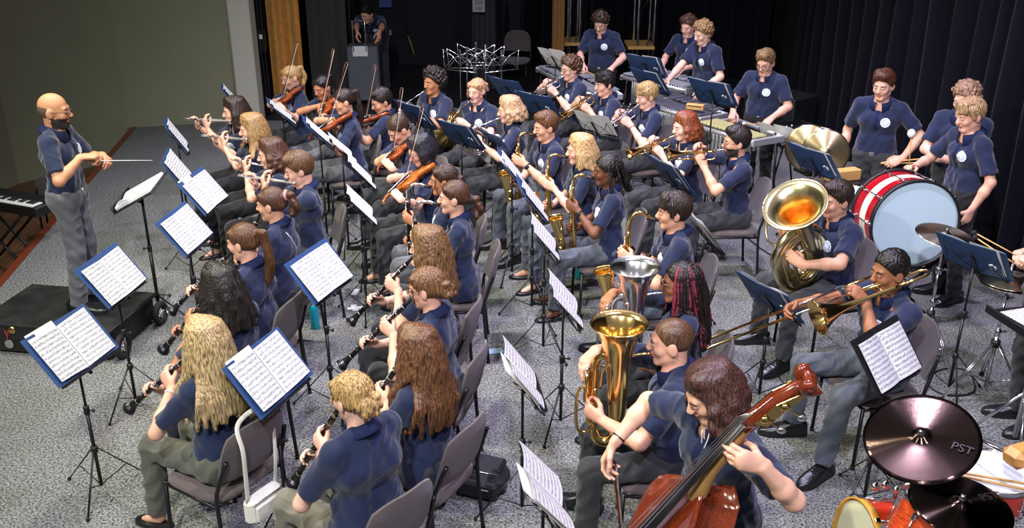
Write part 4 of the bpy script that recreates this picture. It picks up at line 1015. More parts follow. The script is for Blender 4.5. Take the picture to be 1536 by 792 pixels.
def hold_violin(kind='violin', beta=.3, bdir=(-.25, .35, .9), fw=.72, lf=.62, dn=-.2):
    def f(c):
        a = unit(A(fw, lf, dn)); R = frame(a, A(.2, -.45, 1)); t = c['HP']((.0, .062, -.135)); s = 1.14 if kind == 'viola' else 1.
        R2 = R * s
        put(c, kind, (lambda: b_violin(VIOLA if kind == 'viola' else VIOL, kind)), R2, t, kind)
        q = lambda v: t + R2 @ A(*v)
        b = unit(A(*bdir)); ct = q((.215, 0, .07)); b0 = ct - b * beta * .74 ; Rb = frame(b, unit(R[:, 2] * .6 - A(1, 0, 0) * .0 + R[:, 0] * .3)); 
        sp = c['sp']; ob = use('bow', b_bow, c['M'] @ m4(Rb, b0 + Rb[:, 2] * .02), sp['blabel'], 'bow', 'violin bows'); sp['bow'] = ob
        y, z, x = R[:, 1], R[:, 2], R[:, 0]
        return dict(L=H(q((.455, .01, .01)), -y * .45 + z * .75 - x * .25, -y * .8 - z * .15 - x * .3, (.65, .7, .75, .8), off=.03, pole=(.1, .25, -1)),
                    R=H(b0 + b * .03 + Rb[:, 2] * .01, A(.55, .45, -.55) if b[2] > .6 else A(.4, .6, -.4), -Rb[:, 2] * .4 + A(.3, .5, -.3) * .2 - b * .8 + A(0, .4, 0), (.35, .45, .5, .5), back=.1, off=.0, pole=(-.2, -1, -.25)))
    return f
def hold_trumpet(mt='brass', down=6, side=0):
    def f(c):
        a = A(math.cos(rad(down)) * math.cos(rad(side)), math.cos(rad(down)) * math.sin(rad(side)), -math.sin(rad(down))); R = frame(a); t = c['mouth'] - a * .002; y, z = R[:, 1], R[:, 2]
        put(c, 'trumpet_' + mt, (lambda: b_trumpet(BRASS if mt == 'brass' else SILVER)), R, t, 'trumpet')
        return dict(L=H(t + a * .215 + y * .018 - z * .05, a * .35 - y * .35 + z * .85, -y * .9 + a * .1, .8, off=.024, pole=(-.1, .7, -.75)), R=H(t + a * .222 - y * .006 + z * .03, a * .45 + y * .35 + z * .45, y * .7 - z * .55, (.45, .45, .5, .6), back=.09, off=.03, pole=(-.1, -.9, -.55)))
    return f
def hold_trombone(down=20, side=0, roll=0):
    def f(c):
        a = A(math.cos(rad(down)) * math.cos(rad(side)), math.cos(rad(down)) * math.sin(rad(side)), -math.sin(rad(down))); R = frame(a) @ rx(rad(roll)); t = c['mouth']; y, z = R[:, 1], R[:, 2]
        put(c, 'trombone', b_trombone, R, t, 'trombone')
        return dict(L=H(t + a * .13 + y * .01, a * .3 - y * .5 + z * .8, -y * .8 + a * .3, .75, pole=(0, .8, -.7)), R=H(t + a * .53 - y * .05, a * .75 + y * .3 + z * .1, y * .9 - z * .2, .55, pole=(-.1, -.6, -.8)))
    return f
def hold_horn(mt='aged'):
    def f(c):
        t = c['mouth']; R = np.eye(3)
        put(c, 'horn_' + mt, (lambda: b_horn(BRASSD if mt == 'aged' else SILVER)), R, t, 'french horn')
        return dict(L=H(t + A(.25, .03, -.18), A(.55, -.45, .55), A(.1, -1, -.1), .6, pole=(0, .8, -.7)), R=H(t + A(.04, -.22, -.36), A(.5, -.45, -.2), A(.3, .8, .1), .3, pole=(-.5, -.7, -.4)))
    return f
def hold_sax(s=1., tenor=False, rot=0, tilt=0):
    def f(c):
        R = rz(rad(rot)) @ ry(rad(tilt)); t = c['mouth'] - X * .012
        put(c, 'tenor' if tenor else 'alto', (lambda: b_sax(s, tenor)), R, t, 'saxophone')
        q = lambda v: t + R @ (A(*v) * s)
        return dict(L=H(q((.20, .012, -.2)), A(.75, -.45, .4), A(-.1, -1, 0), .6, pole=(-.2, .8, -.7)), R=H(q((.185, -.045, -.42)), A(.8, .35, .15), A(-.1, 1, .1), .6, pole=(-.4, -.8, -.5)))
    return f
def hold_euph(mt='silver', rot=0):
    def f(c):
        R = rz(rad(rot)); t = c['mouth'] + X * .0
        put(c, 'euph_' + mt, (lambda: b_euph(SILVER) if mt == 'silver' else b_euph(BRASS, BRASS)), R, t, 'euphonium')
        q = lambda v: t + R @ A(*v)
        return dict(R=H(q((.315, -.03, -.1)), A(.5, .75, -.25), A(-.1, .25, -1), (.4, .4, .45, .5), off=.03, pole=(-.2, -.9, -.4)), L=H(q((.28, .075, -.30)), A(.75, -.5, .25), A(-.3, -1, .1), .65, pole=(-.2, .9, -.5)))
    return f
def text_mesh(cu):
    o = bpy.data.objects.new('lettering_curve', cu); COL.objects.link(o); bpy.context.view_layer.update()
    me = bpy.data.meshes.new_from_object(o.evaluated_get(bpy.context.evaluated_depsgraph_get())); bpy.data.objects.remove(o)
    n = bpy.data.objects.new('lettering', me); COL.objects.link(n); return n
# ------------------------------------------------------------------ furniture
def b_chair():
    r = new('stacking_chair')
    m = MB(SEATF); w, d = .235, .225; P = []
    for sc_, z in ((.0, .415), (.9, .415), (1., .425), (1.0, .445), (.95, .456), (.6, .458), (.0, .453)):
        P.append([(d * sc_ * np.sign(math.cos(a)) * abs(math.cos(a)) ** .45, w * sc_ * np.sign(math.sin(a)) * abs(math.sin(a)) ** .45, z - (.012 if math.cos(a) > .6 and z > .43 else 0) * sc_) for a in np.linspace(0, 2 * math.pi, 37)])
    m.grid(P).build('seat', r)
    F = []; nz, ny = 9, 11
    for s in (0, 1):
        G = []
        for i in range(nz):
            v = i / (nz - 1); row = []
            for j in range(ny):
                u = -1 + 2 * j / (ny - 1); hw = .225 * (1 - .22 * v ** 4 * 1.0) * (1 - .08 * (1 - v)); top = .86 - .045 * abs(u) ** 3
                z = .545 + (top - .545) * v; x = -.205 - .10 * v * .9 - .045 * (1 - u * u) + .02 * v * v
                row.append((x + (.0 if s else -.026) * (1 - .5 * max(abs(u) ** 8, abs(2 * v - 1) ** 8)), hw * u, z))
            G.append(row)
        F.append(G)
    b = MB(SEATF).grid(F[0]).grid([r_[::-1] for r_ in F[1]])
    e0 = [F[0][0], F[1][0]]; b.grid([F[1][0], F[0][0]]); b.grid([F[0][-1], F[1][-1]])
    b.grid([[F[0][i][0] for i in range(nz)], [F[1][i][0] for i in range(nz)]]); b.grid([[F[1][i][-1] for i in range(nz)], [F[0][i][-1] for i in range(nz)]]); b.build('backrest', r)
    for y in (-1, 1):
        MB(BLACKM, RUBBER).tube([(.20, y * .215, .42), (.215, y * .225, 0.012)], .0115, 8).bar((.215, y * .225, .025), (.2152, y * .2251, 0), .014, 8, 1).build('leg', r)
        MB(BLACKM, RUBBER).tube(smooth_path([(-.285, y * .2, .70), (-.235, y * .222, .56), (-.205, y * .228, .42), (-.235, y * .232, .012)], 5), .0115, 8).bar((-.235, y * .232, .025), (-.2352, y * .232, 0), .014, 8, 1).build('leg', r)
    f = MB(BLACKM)
    for y in (-1, 1): f.bar((.2, y * .218, .408), (-.205, y * .226, .408), .0105, 8)
    f.bar((.19, -.218, .408), (.19, .218, .408), .0105, 8).bar((-.19, -.226, .408), (-.19, .226, .408), .0105, 8).build('seat_frame', r)
    return r

def stand_parts(r, hz, tiltup, legspread=.27, rot=.4, heavy=False, desk='wire', roll=0., kn=.62):
    """folding tripod stand; the desk looks along +x"""
    hub = .30 if not heavy else .16
    n = A(math.cos(tiltup), 0, math.sin(tiltup)); u = A(-math.sin(tiltup), 0, math.cos(tiltup)); R = np.stack([Y, u, n], 1)
    cr, sr = math.cos(roll), math.sin(roll); R = R @ np.array([[cr, -sr, 0], [sr, cr, 0], [0, 0, 1]])
    top = hz - .03
    MB(BLACKM).bar((0, 0, .05), (0, 0, hz * kn), .0105 if not heavy else .014, 10).build('lower_tube', r)
    MB(BLACKM).bar((0, 0, hz * kn), (0, 0, top - .02), .0075 if not heavy else .0105, 10).build('upper_tube', r)
    k = MB(BLACK); k.lathe([(.011, -.03), (.017, -.025), (.017, .02), (.011, .028)], 12, t=(0, 0, hz * kn)); k.bar((.012, 0, hz * kn), (.04, .004, hz * kn), .005, 7); k.ball((.043, .004, hz * kn), .011, 8); k.build('height_clamp', r)
    MB(BLACK).lathe([(.011, hub - .025), (.02, hub - .02), (.02, hub + .015), (.011, hub + .02)], 12).build('hub', r)
    for i in range(3):
        a = rot + i * 2 * math.pi / 3; e = A(math.cos(a), math.sin(a), 0); l = MB(BLACKM, RUBBER)
        l.tube([e * .018 + Z * hub, e * legspread + Z * .012], .0065 if not heavy else .009, 7, flat=.6); l.bar(e * .012 + Z * .06, e * legspread * .56 + Z * (hub * .46), .0035, 6); l.ball(e * legspread + Z * .012, .012, 8, 1); l.build('leg', r)
    c = A(0, 0, hz) + n * 0
    P = lambda x, y, z=0: c + R @ A(x, y, z)
    d = MB(BLACKM)
    if desk == 'wire':
        d.box(P(0, -.03, -.012), (.022, .25, .01), .003, R)
        d.box(P(0, -.13, 0), (.44, .014, .012), .003, R); d.box(P(0, -.135, .012), (.40, .006, .03), .002, R)
        for s in (-1, 1):
            d.tube([P(0, -.1, -.008), P(s * .13, .02, -.006), P(s * .19, .12, -.006)], .0045, 6, flat=.5); d.tube([P(0, .09, -.008), P(s * .1, .03, -.007), P(s * .21, -.12, -.006)], .0045, 6, flat=.5)
            d.tube([P(s * .19, .12, -.006), P(s * .21, -.12, -.006)], .004, 6, flat=.5)
    else:
        d.box(P(0, 0, -.008), (.52, .34, .008), .003, R); d.box(P(0, -.165, .02), (.52, .006, .05), .002, R); d.box(P(0, 0, -.018), (.06, .2, .012), .002, R)
    d.bar(P(0, -.09, -.014), A(0, 0, top - .06), .009, 8); d.build('desk', r)
    return R, P
def b_folder(kind, rg):
    """open folder or loose pages lying against a desk; local x across, y up the page, z out of the page"""
    r = new('music_folder' if kind != 'sheets' else 'sheet_music'); cw, chh = .245, .315
    if kind in ('navy', 'binder'):
        cm = FOLDER if kind == 'navy' else BLACK; b = MB(cm)
        for s in (-1, 1): b.box((s * cw / 2, 0, .001), (cw, chh, .004), .001, ry(-s * rad(3)))
        cv = b.build('cover', r)
        if kind == 'navy':
            q = MB(EMB_W, EMB_B); q.lathe([(0, 0), (.021, 0), (.021, .001), (.029, .001), (.029, .003), (0, .003)], 20, t=(-.125, -.03, -.0095), R=ry(rad(3)), ms=[1, 1, 0, 0, 0]); q.build('emblem', cv)
        else:
            for y in (-.1, 0, .1): MB(CHROME).tube(arc((0, y, .006), .012, 0, math.pi, 9, X, Z), .0018, 6).build('ring', r)
    pw, ph = .212, .278
    for s in (-1, 1):
        G = []
        for v in np.linspace(-1, 1, 7):
            row = []
            for u in np.linspace(0, 1, 9): row.append((s * (.003 + u * pw * .995), v * ph / 2 + rg[0] * u * .012, .007 + .012 * math.sin(u * math.pi) * (1 if kind != 'flat' else .3) + .016 * u + .006 * rg[1] * v * u))
            G.append(row if s > 0 else row[::-1])
        G = np.array(G); m = MB(SCORE, PAPER); m.grid(G); m.grid((G - A(0, 0, .003))[:, ::-1], 1)
        o = m.build('page', r); o.location = (0, rg[2] * .01 - .01, 0)
    if len(rg) > 3 and rg[3] > .55:
        m = MB(PAPER, SCORE); G = np.array([[(-.2 + .2 * u, v * .14 + .03, .004) for u in np.linspace(0, 1, 4)] for v in np.linspace(-1, 1, 4)]); m.grid(G).grid((G - A(0, 0, .002))[:, ::-1]).build('loose_page', r)
    return r

# ------------------------------------------------------------------ percussion
RED = mat('red_sparkle', srgb('a3121f'), .25, var=.35, vscale=160, coat=.6); CREAM = mat('cream_shell', srgb('d8cfc0'), .4, var=.1, vscale=20); SKIN_W = mat('drum_head_white', srgb('dfe6ea'), .5); SKIN_B = mat('drum_head_pale_blue', srgb('b9cfd8'), .38)
ORANGE = mat('orange_shell', srgb('b8431a'), .2, var=.45, vscale=6, stretch=(4, 4, 28), coat=.7); REDSH = mat('red_lacquer_shell', srgb('b02d18'), .2, coat=.7, var=.2)
def cym_mat(name, col, an=.85, r=.3):
    m = bpy.data.materials.new(name); m.use_nodes = True; nt = m.node_tree; b = nt.nodes['Principled BSDF']; L = nt.links.new
    b.inputs['Base Color'].default_value = (*col, 1); b.inputs['Metallic'].default_value = 1; b.inputs['Roughness'].default_value = r; b.inputs['Anisotropic'].default_value = an
    b.inputs['Anisotropic Rotation'].default_value = .25; t = nt.nodes.new('ShaderNodeTangent'); t.direction_type = 'RADIAL'; t.axis = 'Z'; L(t.outputs[0], b.inputs['Tangent'])
    tc = nt.nodes.new('ShaderNodeTexCoord'); w = nt.nodes.new('ShaderNodeTexWave'); w.wave_type = 'RINGS'; w.rings_direction = 'Z'; w.inputs['Scale'].default_value = 55; w.inputs['Distortion'].default_value = .6; L(tc.outputs['Object'], w.inputs['Vector'])
    u = nt.nodes.new('ShaderNodeBump'); u.inputs['Strength'].default_value = .12; u.inputs['Distance'].default_value = .002; L(w.outputs['Fac'], u.inputs['Height']); L(u.outputs[0], b.inputs['Normal']); return m
CYM_D = cym_mat('dark_bronze_cymbal', (.05, .033, .027), .97, .15); CYM_B = cym_mat('bronze_cymbal', (.33, .26, .15), .8, .28); CYM_L = cym_mat('pale_bronze_cymbal', (.5, .44, .34), .8, .3)
def b_cymbal(Rr, m, letter=None):
    r = new('cymbal'); pr = [(.006, .028), (.02, .027), (.034, .02), (.045, .012), (.055, .0105)] + [(.055 + (Rr - .055) * q, .0105 * (1 - q) ** 1 - .006 * q * q) for q in np.linspace(.1, 1, 9)]
    MB(m).lathe(pr + [(x, z - .0018) for x, z in pr[::-1]], 56, cap=False).build('disc', r)
    MB(CHROME, BLACK).lathe([(.004, -.03), (.004, .05)], 8).lathe([(.016, .027), (.016, .036), (.006, .037)], 12, 1).lathe([(.004, .04), (.011, .04), (.011, .052), (0, .054)], 8).build('wing_nut', r)
    if letter:
        cu = bpy.data.curves.new('lettering', 'FONT'); cu.body = letter; cu.size = .06; cu.extrude = .0004; cu.align_x = 'CENTER'; cu.align_y = 'CENTER'; cu.materials.append(BLACK)
        o = text_mesh(cu); o.parent = r; o.location = (Rr * .7, 0, .0045 + .003); o.rotation_euler = (0, rad(3), 0)
    return r
def drum(name, Rr, depth, shell, head, nl=8, hoop=CHROME, stripe=None, M=None, label=None, cat='drum', back=None):
    """axis z, batter head at z = depth / 2"""
    r = thing(name, label, cat, M); h = depth / 2
    if stripe: MB(shell, stripe).lathe([(Rr * .985, -h), (Rr * .985, -h * .27), (Rr * .985, h * .27), (Rr * .985, h)], 56, ms=[0, 1, 0], cap=False).build('shell', r)
    else: MB(shell).lathe([(Rr * .985, -h), (Rr * .985, h)], 44, cap=False).build('shell', r)
    MB(head).lathe([(Rr * .99, h - .004), (Rr * .985, h + .004), (Rr * .93, h + .005), (0, h + .005)], 48).build('batter_head', r)
    MB(back or head).lathe([(0, -h - .005), (Rr * .93, -h - .005), (Rr * .985, -h - .004), (Rr * .99, -h + .004)], 48).build('resonant_head', r)
    w = .018 if hoop is CHROME else .036
    for s in (-1, 1): MB(hoop).lathe([(Rr * .99, s * h - w * .6), (Rr * 1.03, s * h - w * .6), (Rr * 1.03, s * h + w * .6), (Rr * .99, s * h + w * .6), (Rr * .99, s * h - w * .6)], 56, cap=False).build('hoop', r)
    for i in range(nl):
        a = 2 * math.pi * (i + .5) / nl; e = A(math.cos(a), math.sin(a), 0); t = MB(CHROME); t.bar(e * Rr * 1.04 - Z * h, e * Rr * 1.04 + Z * h, .0045, 7)
        for s in (-1, 1): t.box(e * Rr * 1.035 + Z * s * (h), (.022, .026, .03), .004, rz(a)); t.box(e * Rr * 1.01 + Z * s * h * .55, (.03, .02, .035), .004, rz(a))
        t.build('tension_rod', r)
    return r
def hw_stand(name, base, top, label, cat, mt=CHROME, hub=.42, spread=.32, rot=.3, kn=(.5, .75), boom=None):
    base = A(base[0], base[1], 0); r = thing(name, label, cat, m4(np.eye(3), base)); t = np.asarray(top, float) - base
    MB(mt).bar((0, 0, .08), (0, 0, t[2] * kn[0]), .0135, 10).build('lower_tube', r)
    MB(mt).bar((0, 0, t[2] * kn[0]), (0, 0, t[2] * kn[1]), .0105, 10).bar((0, 0, t[2] * kn[1]), t, .007, 8).build('upper_tube', r)
    for q in kn:
        k = MB(BLACK if mt is not CHROME else CHROME); k.lathe([(.012, -.03), (.02, -.026), (.02, .02), (.012, .026)], 12, t=(0, 0, t[2] * q)); k.bar((0, 0, t[2] * q), (.05, .01, t[2] * q), .005, 6); k.box((.055, .011, t[2] * q), (.012, .03, .01), .002); k.build('clamp', r)
    for i in range(3):
        a = rot + i * 2 * math.pi / 3; e = A(math.cos(a), math.sin(a), 0); l = MB(mt, RUBBER)
        for o in (-.008, .008):
            q = np.cross(e, Z) * o; l.tube([e * .02 + Z * hub + q, e * spread + Z * .016 + q], .0055, 6)
        l.bar(e * .015 + Z * .12, e * spread * .5 + Z * (hub * .5), .0055, 6); l.ball(e * spread + Z * .016, (.022, .016, .016), 8, 1); l.build('leg', r)
    MB(BLACK).lathe([(.015, hub - .03), (.03, hub - .024), (.03, hub + .02), (.015, hub + .026)], 12).build('hub', r)
    return r
ALU = mat('brushed_aluminium', (.72, .73, .75), .42, .75)
def mallet_keys(name, p0, p1, w0, w1, z, barm, label, n=24, frame_m=ALU, two=True, near=1):
    """keyboard percussion between p0 (wide end) and p1; near: the side on which the player stands"""
    p0, p1 = A(*p0[:2]), A(*p1[:2]); L = np.linalg.norm(p1 - p0); yaw = math.atan2(*(p1 - p0)[::-1]); r = thing(name, label, 'mallet instrument', m4(rz(yaw), A(*((p0 + p1) / 2), 0)))
    W = lambda x: w0 + (w1 - w0) * (x / L + .5)
    f = MB(frame_m, BLACK)
    for s in (-1, 1): f.tube([(-L / 2, s * w0, z - .05), (L / 2, s * w1, z - .04)], .016, 8, flat=1.5)
    f.box((-L / 2, 0, z - .05), (.04, w0 * 2.05, .07), .006); f.box((L / 2, 0, z - .05), (.04, w1 * 2.05, .07), .006); f.build('frame', r)
    for i in range(n):
        x = -L / 2 + L * (i + .7) / (n + .4); w = W(x)
        MB(barm).box((x, -w * .48 * near, z), (L / n * .82, w * .92, .018), .004).build('bar', r)
    if two:
        for i in range(n - 1):
            if i % 7 in (2, 6): continue
            x = -L / 2 + L * (i + 1.2) / (n + .4); w = W(x); MB(barm).box((x, w * .48 * near, z + .02), (L / n * .78, w * .85, .018), .004).build('bar', r)
    for s, w in ((-1, w0), (1, w1)):
        for y in (-1, 1):
            g = MB(BLACKM, RUBBER); g.tube([(s * (L / 2 - .05), y * w * .8, z - .06), (s * (L / 2 - .03), y * w * .95, .08)], .013, 8); g.lathe([(0, -.012), (.04, -.012), (.04, .012), (0, .012)], 14, 1, R=frame(X, Y), t=(s * (L / 2 - .03), y * w * .95, .04)); g.build('leg', r)
        MB(BLACKM).tube([(s * (L / 2 - .04), -w * .9, .2), (s * (L / 2 - .04), w * .9, .2)], .012, 8).build('crossbar', r)
    t = MB(frame_m)
    for i in range(n):
        x = -L / 2 + L * (i + .7) / (n + .4); t.lathe([(.017, -.42 + .3 * i / n), (.017, -.035)], 8, t=(x, -W(x) * .4 * near, z))
    t.build('resonator', r); return r
# ------------------------------------------------------------------ the stage
def carpet_mat():
    m = bpy.data.materials.new('stage_carpet'); m.use_nodes = True; nt = m.node_tree; b = nt.nodes['Principled BSDF']; L = nt.links.new
    tc = nt.nodes.new('ShaderNodeTexCoord'); acc = None
    def noise(s, d=2):
        n = nt.nodes.new('ShaderNodeTexNoise'); n.inputs['Scale'].default_value = s; n.inputs['Detail'].default_value = d; n.inputs['Roughness'].default_value = .7; L(tc.outputs['Object'], n.inputs['Vector']); return n
    n1, n2 = noise(70, 6), noise(1.1, 4)
    r = nt.nodes.new('ShaderNodeValToRGB'); e = r.color_ramp.elements; e[0].position = .38; e[0].color = (.02, .022, .024, 1); e[1].position = .66; e[1].color = (.43, .44, .42, 1); L(n1.outputs['Fac'], r.inputs[0])
    x = nt.nodes.new('ShaderNodeMix'); x.data_type = 'RGBA'; x.blend_type = 'MULTIPLY'; x.inputs[0].default_value = .45; L(r.outputs[0], x.inputs[6]); L(n2.outputs['Fac'], x.inputs[7]); L(x.outputs[2], b.inputs['Base Color'])
    u = nt.nodes.new('ShaderNodeBump'); u.inputs['Strength'].default_value = .6; u.inputs['Distance'].default_value = .006; L(n1.outputs['Fac'], u.inputs['Height']); L(u.outputs[0], b.inputs['Normal'])
    b.inputs['Roughness'].default_value = .95; b.inputs['Specular IOR Level'].default_value = .1; return m
def planks_mat():
    m = bpy.data.materials.new('wood_floor'); m.use_nodes = True; nt = m.node_tree; b = nt.nodes['Principled BSDF']; L = nt.links.new
    tc = nt.nodes.new('ShaderNodeTexCoord'); k = nt.nodes.new('ShaderNodeTexBrick'); k.inputs['Scale'].default_value = 1; k.inputs['Brick Width'].default_value = 1.1; k.inputs['Row Height'].default_value = .08; k.inputs['Mortar Size'].default_value = .003
    k.inputs['Color1'].default_value = (.16, .07, .03, 1); k.inputs['Color2'].default_value = (.10, .045, .02, 1); k.inputs['Mortar'].default_value = (.02, .01, .005, 1)
    mp = nt.nodes.new('ShaderNodeMapping'); mp.inputs['Rotation'].default_value = (0, 0, rad(90)); L(tc.outputs['Object'], mp.inputs[0]); L(mp.outputs[0], k.inputs['Vector']); L(k.outputs['Color'], b.inputs['Base Color']); b.inputs['Roughness'].default_value = .4; return m
def struct(name, mb, M=None): return tag(mb.build(name, None, M), kind='structure')
WALLM = mat('grey_wall_paint', srgb('8c8a70'), .9, var=.04, vscale=2, bump=.03, bscale=60); COLM = mat('white_column_paint', srgb('c8c4b2'), .8, bump=.05, bscale=40)
BLKCUR = mat('black_velour', srgb('0d0e15'), .95, bump=.2, bscale=90, sheen=.06, spec=.05); GOLDC = mat('gold_curtain', srgb('c98a2e'), .8, bump=.2, bscale=60, var=.15, vscale=12, sheen=.3); TANC = mat('tan_curtain', srgb('8a6132'), .85, bump=.2, bscale=60)
DARKW = mat('backstage_black_paint', srgb('101217'), .9); TRIMW = mat('red_stained_trim', srgb('6b2f18'), .4, var=.2, vscale=6, stretch=(20, 2, 20))
e0, e1 = at(0, 432, 0), at(204, 192, 0)
ed = unit(e1 - e0); E0 = e0 - ed * 6.5; E1 = at(205, 190, 0)
CUR0, CUR1 = A(4.95, 2.2, 0), A(3.95, 13.6, 0)
m = MB(carpet_mat()); m.plate([(E0[0], E0[1]), (6, E0[1]), (6, 13.3), (-3.8, 13.3), (E1[0], E1[1])], -.06, 0); struct('floor', m)
m = MB(mat('shaded_floor_colour', srgb('18191c'), .6)); m.plate([(-4.2, 13.3), (6, 13.3), (6, 18), (-4.2, 18)], -.06, -.002); struct('floor_backstage', m)  # backstage darkness put into the floor colour
m = MB(planks_mat()); m.plate([(-14, -2), (2, -2), (2, 14), (-14, 14)], -.46, -.42); struct('floor_auditorium', m)
nrm = A(-ed[1], ed[0], 0); m = MB(TRIMW); Rt_ = frame(ed); m.box((E0 + E1) / 2 + nrm * .03 + A(0, 0, -.01), (np.linalg.norm(E1 - E0), .07, .05), .006, Rt_); m.box((E0 + E1) / 2 + nrm * .02 + A(0, 0, -.23), (np.linalg.norm(E1 - E0), .03, .4), .004, Rt_); struct('trim_stage', m)
def wall_strip(name, pts, z0, z1, mt, th=.12, back=(0, 1, 0)):
    m = MB(mt); bk = A(*back) * th; P = [A(*p, 0) for p in pts]
    out = [(p[0], p[1]) for p in P] + [((p + bk)[0], (p + bk)[1]) for p in P[::-1]]; m.plate(out, z0, z1); return struct(name, m)
wall_strip('wall_far', [(-6.55, 10.6), (-6.3, 11.75), (-5.25, 12.92), (-3.82, 13.25)], -.42, 7, WALLM)
wall_strip('wall_auditorium', [(-9.0, 4.0), (-6.55, 10.6)], -.42, 7, WALLM, back=(-1, .2, 0))
cx0 = at(352, 186, 0); m = MB(COLM); m.box((-3.655, 13.3, 3.5), (.30, .3, 7), .02); struct('column', m)
m = MB(WALLM); m.box((-4.56, 13.065, .06), (1.5, .03, .12), .005, rz(math.atan2(.33, 1.43))); struct('baseboard_far', m)
wall_strip('wall_back', [(-4.2, 17.2), (6, 17.2)], 0, 7, DARKW)
wall_strip('wall_wing', [(-3.6, 13.45), (-3.6, 17.2)], 0, 7, DARKW, back=(-1, 0, 0))
wall_strip('wall_side', [(5.3, 2), (4.6, 17.2)], 0, 7, DARKW, back=(1, 0, 0))
def curtain(name, p0, p1, z0, z1, mt, label, amp=.1, wl=.34, ph=0., n=None):
    p0, p1 = A(*p0[:2], 0), A(*p1[:2], 0); L = np.linalg.norm(p1 - p0); u = unit(p1 - p0); w = A(-u[1], u[0], 0); N = n or int(L / .022); rg = random.Random(len(name) + int(L * 10))
    k = [rg.uniform(.75, 1.3) for _ in range(int(L / wl) + 3)]; cum = np.cumsum(k) / np.mean(k) * wl
    G = []
    for z in np.linspace(z0, z1, 10):
        row = []
        for s in np.linspace(0, L, N):
            j = np.searchsorted(cum, s); c0 = cum[j - 1] if j else 0; t = (s - c0) / (cum[j] - c0); v = math.cos(2 * math.pi * t); v = math.copysign(abs(v) ** .65, v)
            row.append(p0 + u * s + w * amp * v * (k[j] * .8) * (1 - .25 * (z - z0) / (z1 - z0)) + w * .02 * math.sin(z * 1.3 + s * 3) + A(0, 0, z))
        G.append(row)
    G = np.array(G); m = MB(mt); m.grid(G); m.grid((G - w * .012)[:, ::-1]); o = m.build(name); return tag(o, label, 'curtain')
curtain('stage_curtain', CUR0, CUR1, .01, 6.5, BLKCUR, 'long black velour curtain hanging in folds behind the percussion section', .11, .36)
curtain('stage_curtain', at(640, 120, 0) + A(-1.6, 3.2, 0), A(1.0, 16.6, 0), .01, 6.5, BLKCUR, 'black backdrop curtain hanging beyond the horn players and empty stands', .08, .4)
curtain('stage_curtain', (1.35, 16.3), (4.2, 16.0), .01, 6.5, BLKCUR, 'black backdrop curtain hanging beyond the mallet instruments', .08, .4)
curtain('stage_curtain', (-3.42, 13.75), (-3.0, 13.9), .01, 6.5, GOLDC, 'gold curtain hanging beside the white column', .09, .2)
curtain('stage_curtain', (.60, 14.6), (.78, 14.6), .01, 6.5, TANC, 'narrow tan curtain edge beyond the curly haired trumpet player', .05, .12)
curtain('stage_curtain', (-2.98, 14.3), (-2.45, 14.5), .01, 6.5, mat('dark_grey_drape', srgb('34352f'), .9, sheen=.1), 'dark grey drape between the gold curtain and the backstage shelves', .03, .25)
curtain('stage_curtain', (-.62, 15.2), (-.25, 15.2), .01, 6.5, mat('charcoal_drape', srgb('2a2a30'), .9), 'narrow charcoal curtain leg behind the empty wire stands', .06, .16)

# ------------------------------------------------------------------ standing players' hands
def world_hand(c, p): return c['toL'](p)
def hold_free(fn):
    def f(c): return fn(c)
    return f
def stick_in(c, arm, kind, build, direction, label, cat, group=None, off=(0, 0, 0)):
    d = unit(direction); g = arm['G'] + A(*off); use(kind, build, c['M'] @ m4(frame(d), g), label, cat, group)
def pose_cond(c):
    R = H(c['TP']((.28, -.10, .31)), A(.85, .35, -.05), A(0, .25, -1), (.55, .7, .8, .9), thumb=.8, pole=(-.35, -.7, -.55)); L = H(c['TP']((.31, .04, .25)), A(.6, -.75, -.1), A(-.3, -.4, -.6), (.4, .5, .6, .6), pole=(-.3, .7, -.6))
    r = use('baton', b_baton, c['M'] @ m4(frame(A(1, .05, -.03)), R['G'] + A(.0, .0, -.01)), 'white baton in the bald conductor\'s hand', 'baton'); return dict(L=L, R=R)
def b_baton():
    r = new('baton'); MB(LAMP_W).tube([(.03, 0, 0), (.40, 0, 0)], [.0032, .0016], 7).build('shaft', r); MB(mat('cork', srgb('b58a55'), .7)).lathe([(.002, -.03), (.009, -.02), (.011, 0), (.005, .035), (.003, .045)], 10, R=RX).build('handle', r); return r
def pose_mallet(lh, rh, kind, build, dl, dr, lab, gl=None, both=True):
    def f(c):
        L = H(c['TP'](lh), A(.75, -.25, -.5), A(.2, -.3, -.9), .8, pole=(-.4, .6, -.5)); R = H(c['TP'](rh), A(.75, .25, -.5), A(.2, .3, -.9), .8, pole=(-.4, -.6, -.5))
        stick_in(c, R, kind, build, dr, lab + (' in the near hand' if False else ', held in the right hand' if both else ''), 'mallet', gl)
        if both: stick_in(c, L, kind, build, dl, lab + ', held in the left hand', 'mallet', gl)
        return dict(L=L, R=R)
    return f
WHITEF = mat('white_felt', srgb('e9e6df'), .9, bump=.3, bscale=150); BLKF = mat('black_yarn', srgb('1a1a1a'), .9); TANF = mat('tan_mallet', srgb('b4763c'), .7)
def pose_reach(c):
    L = H(c['TP']((.30, .20, .0)), A(.5, -.1, -.85), A(-.2, -.8, -.2), .5, pole=(-.5, .6, -.3)); R = H(c['toL'](at(968, 116, 1.0)) if False else c['TP']((.56, -.12, .14)), A(.95, .1, -.25), A(.0, .2, -1), (.15, .25, .3, .4), pole=(-.2, -.5, -.8)); return dict(L=L, R=R)
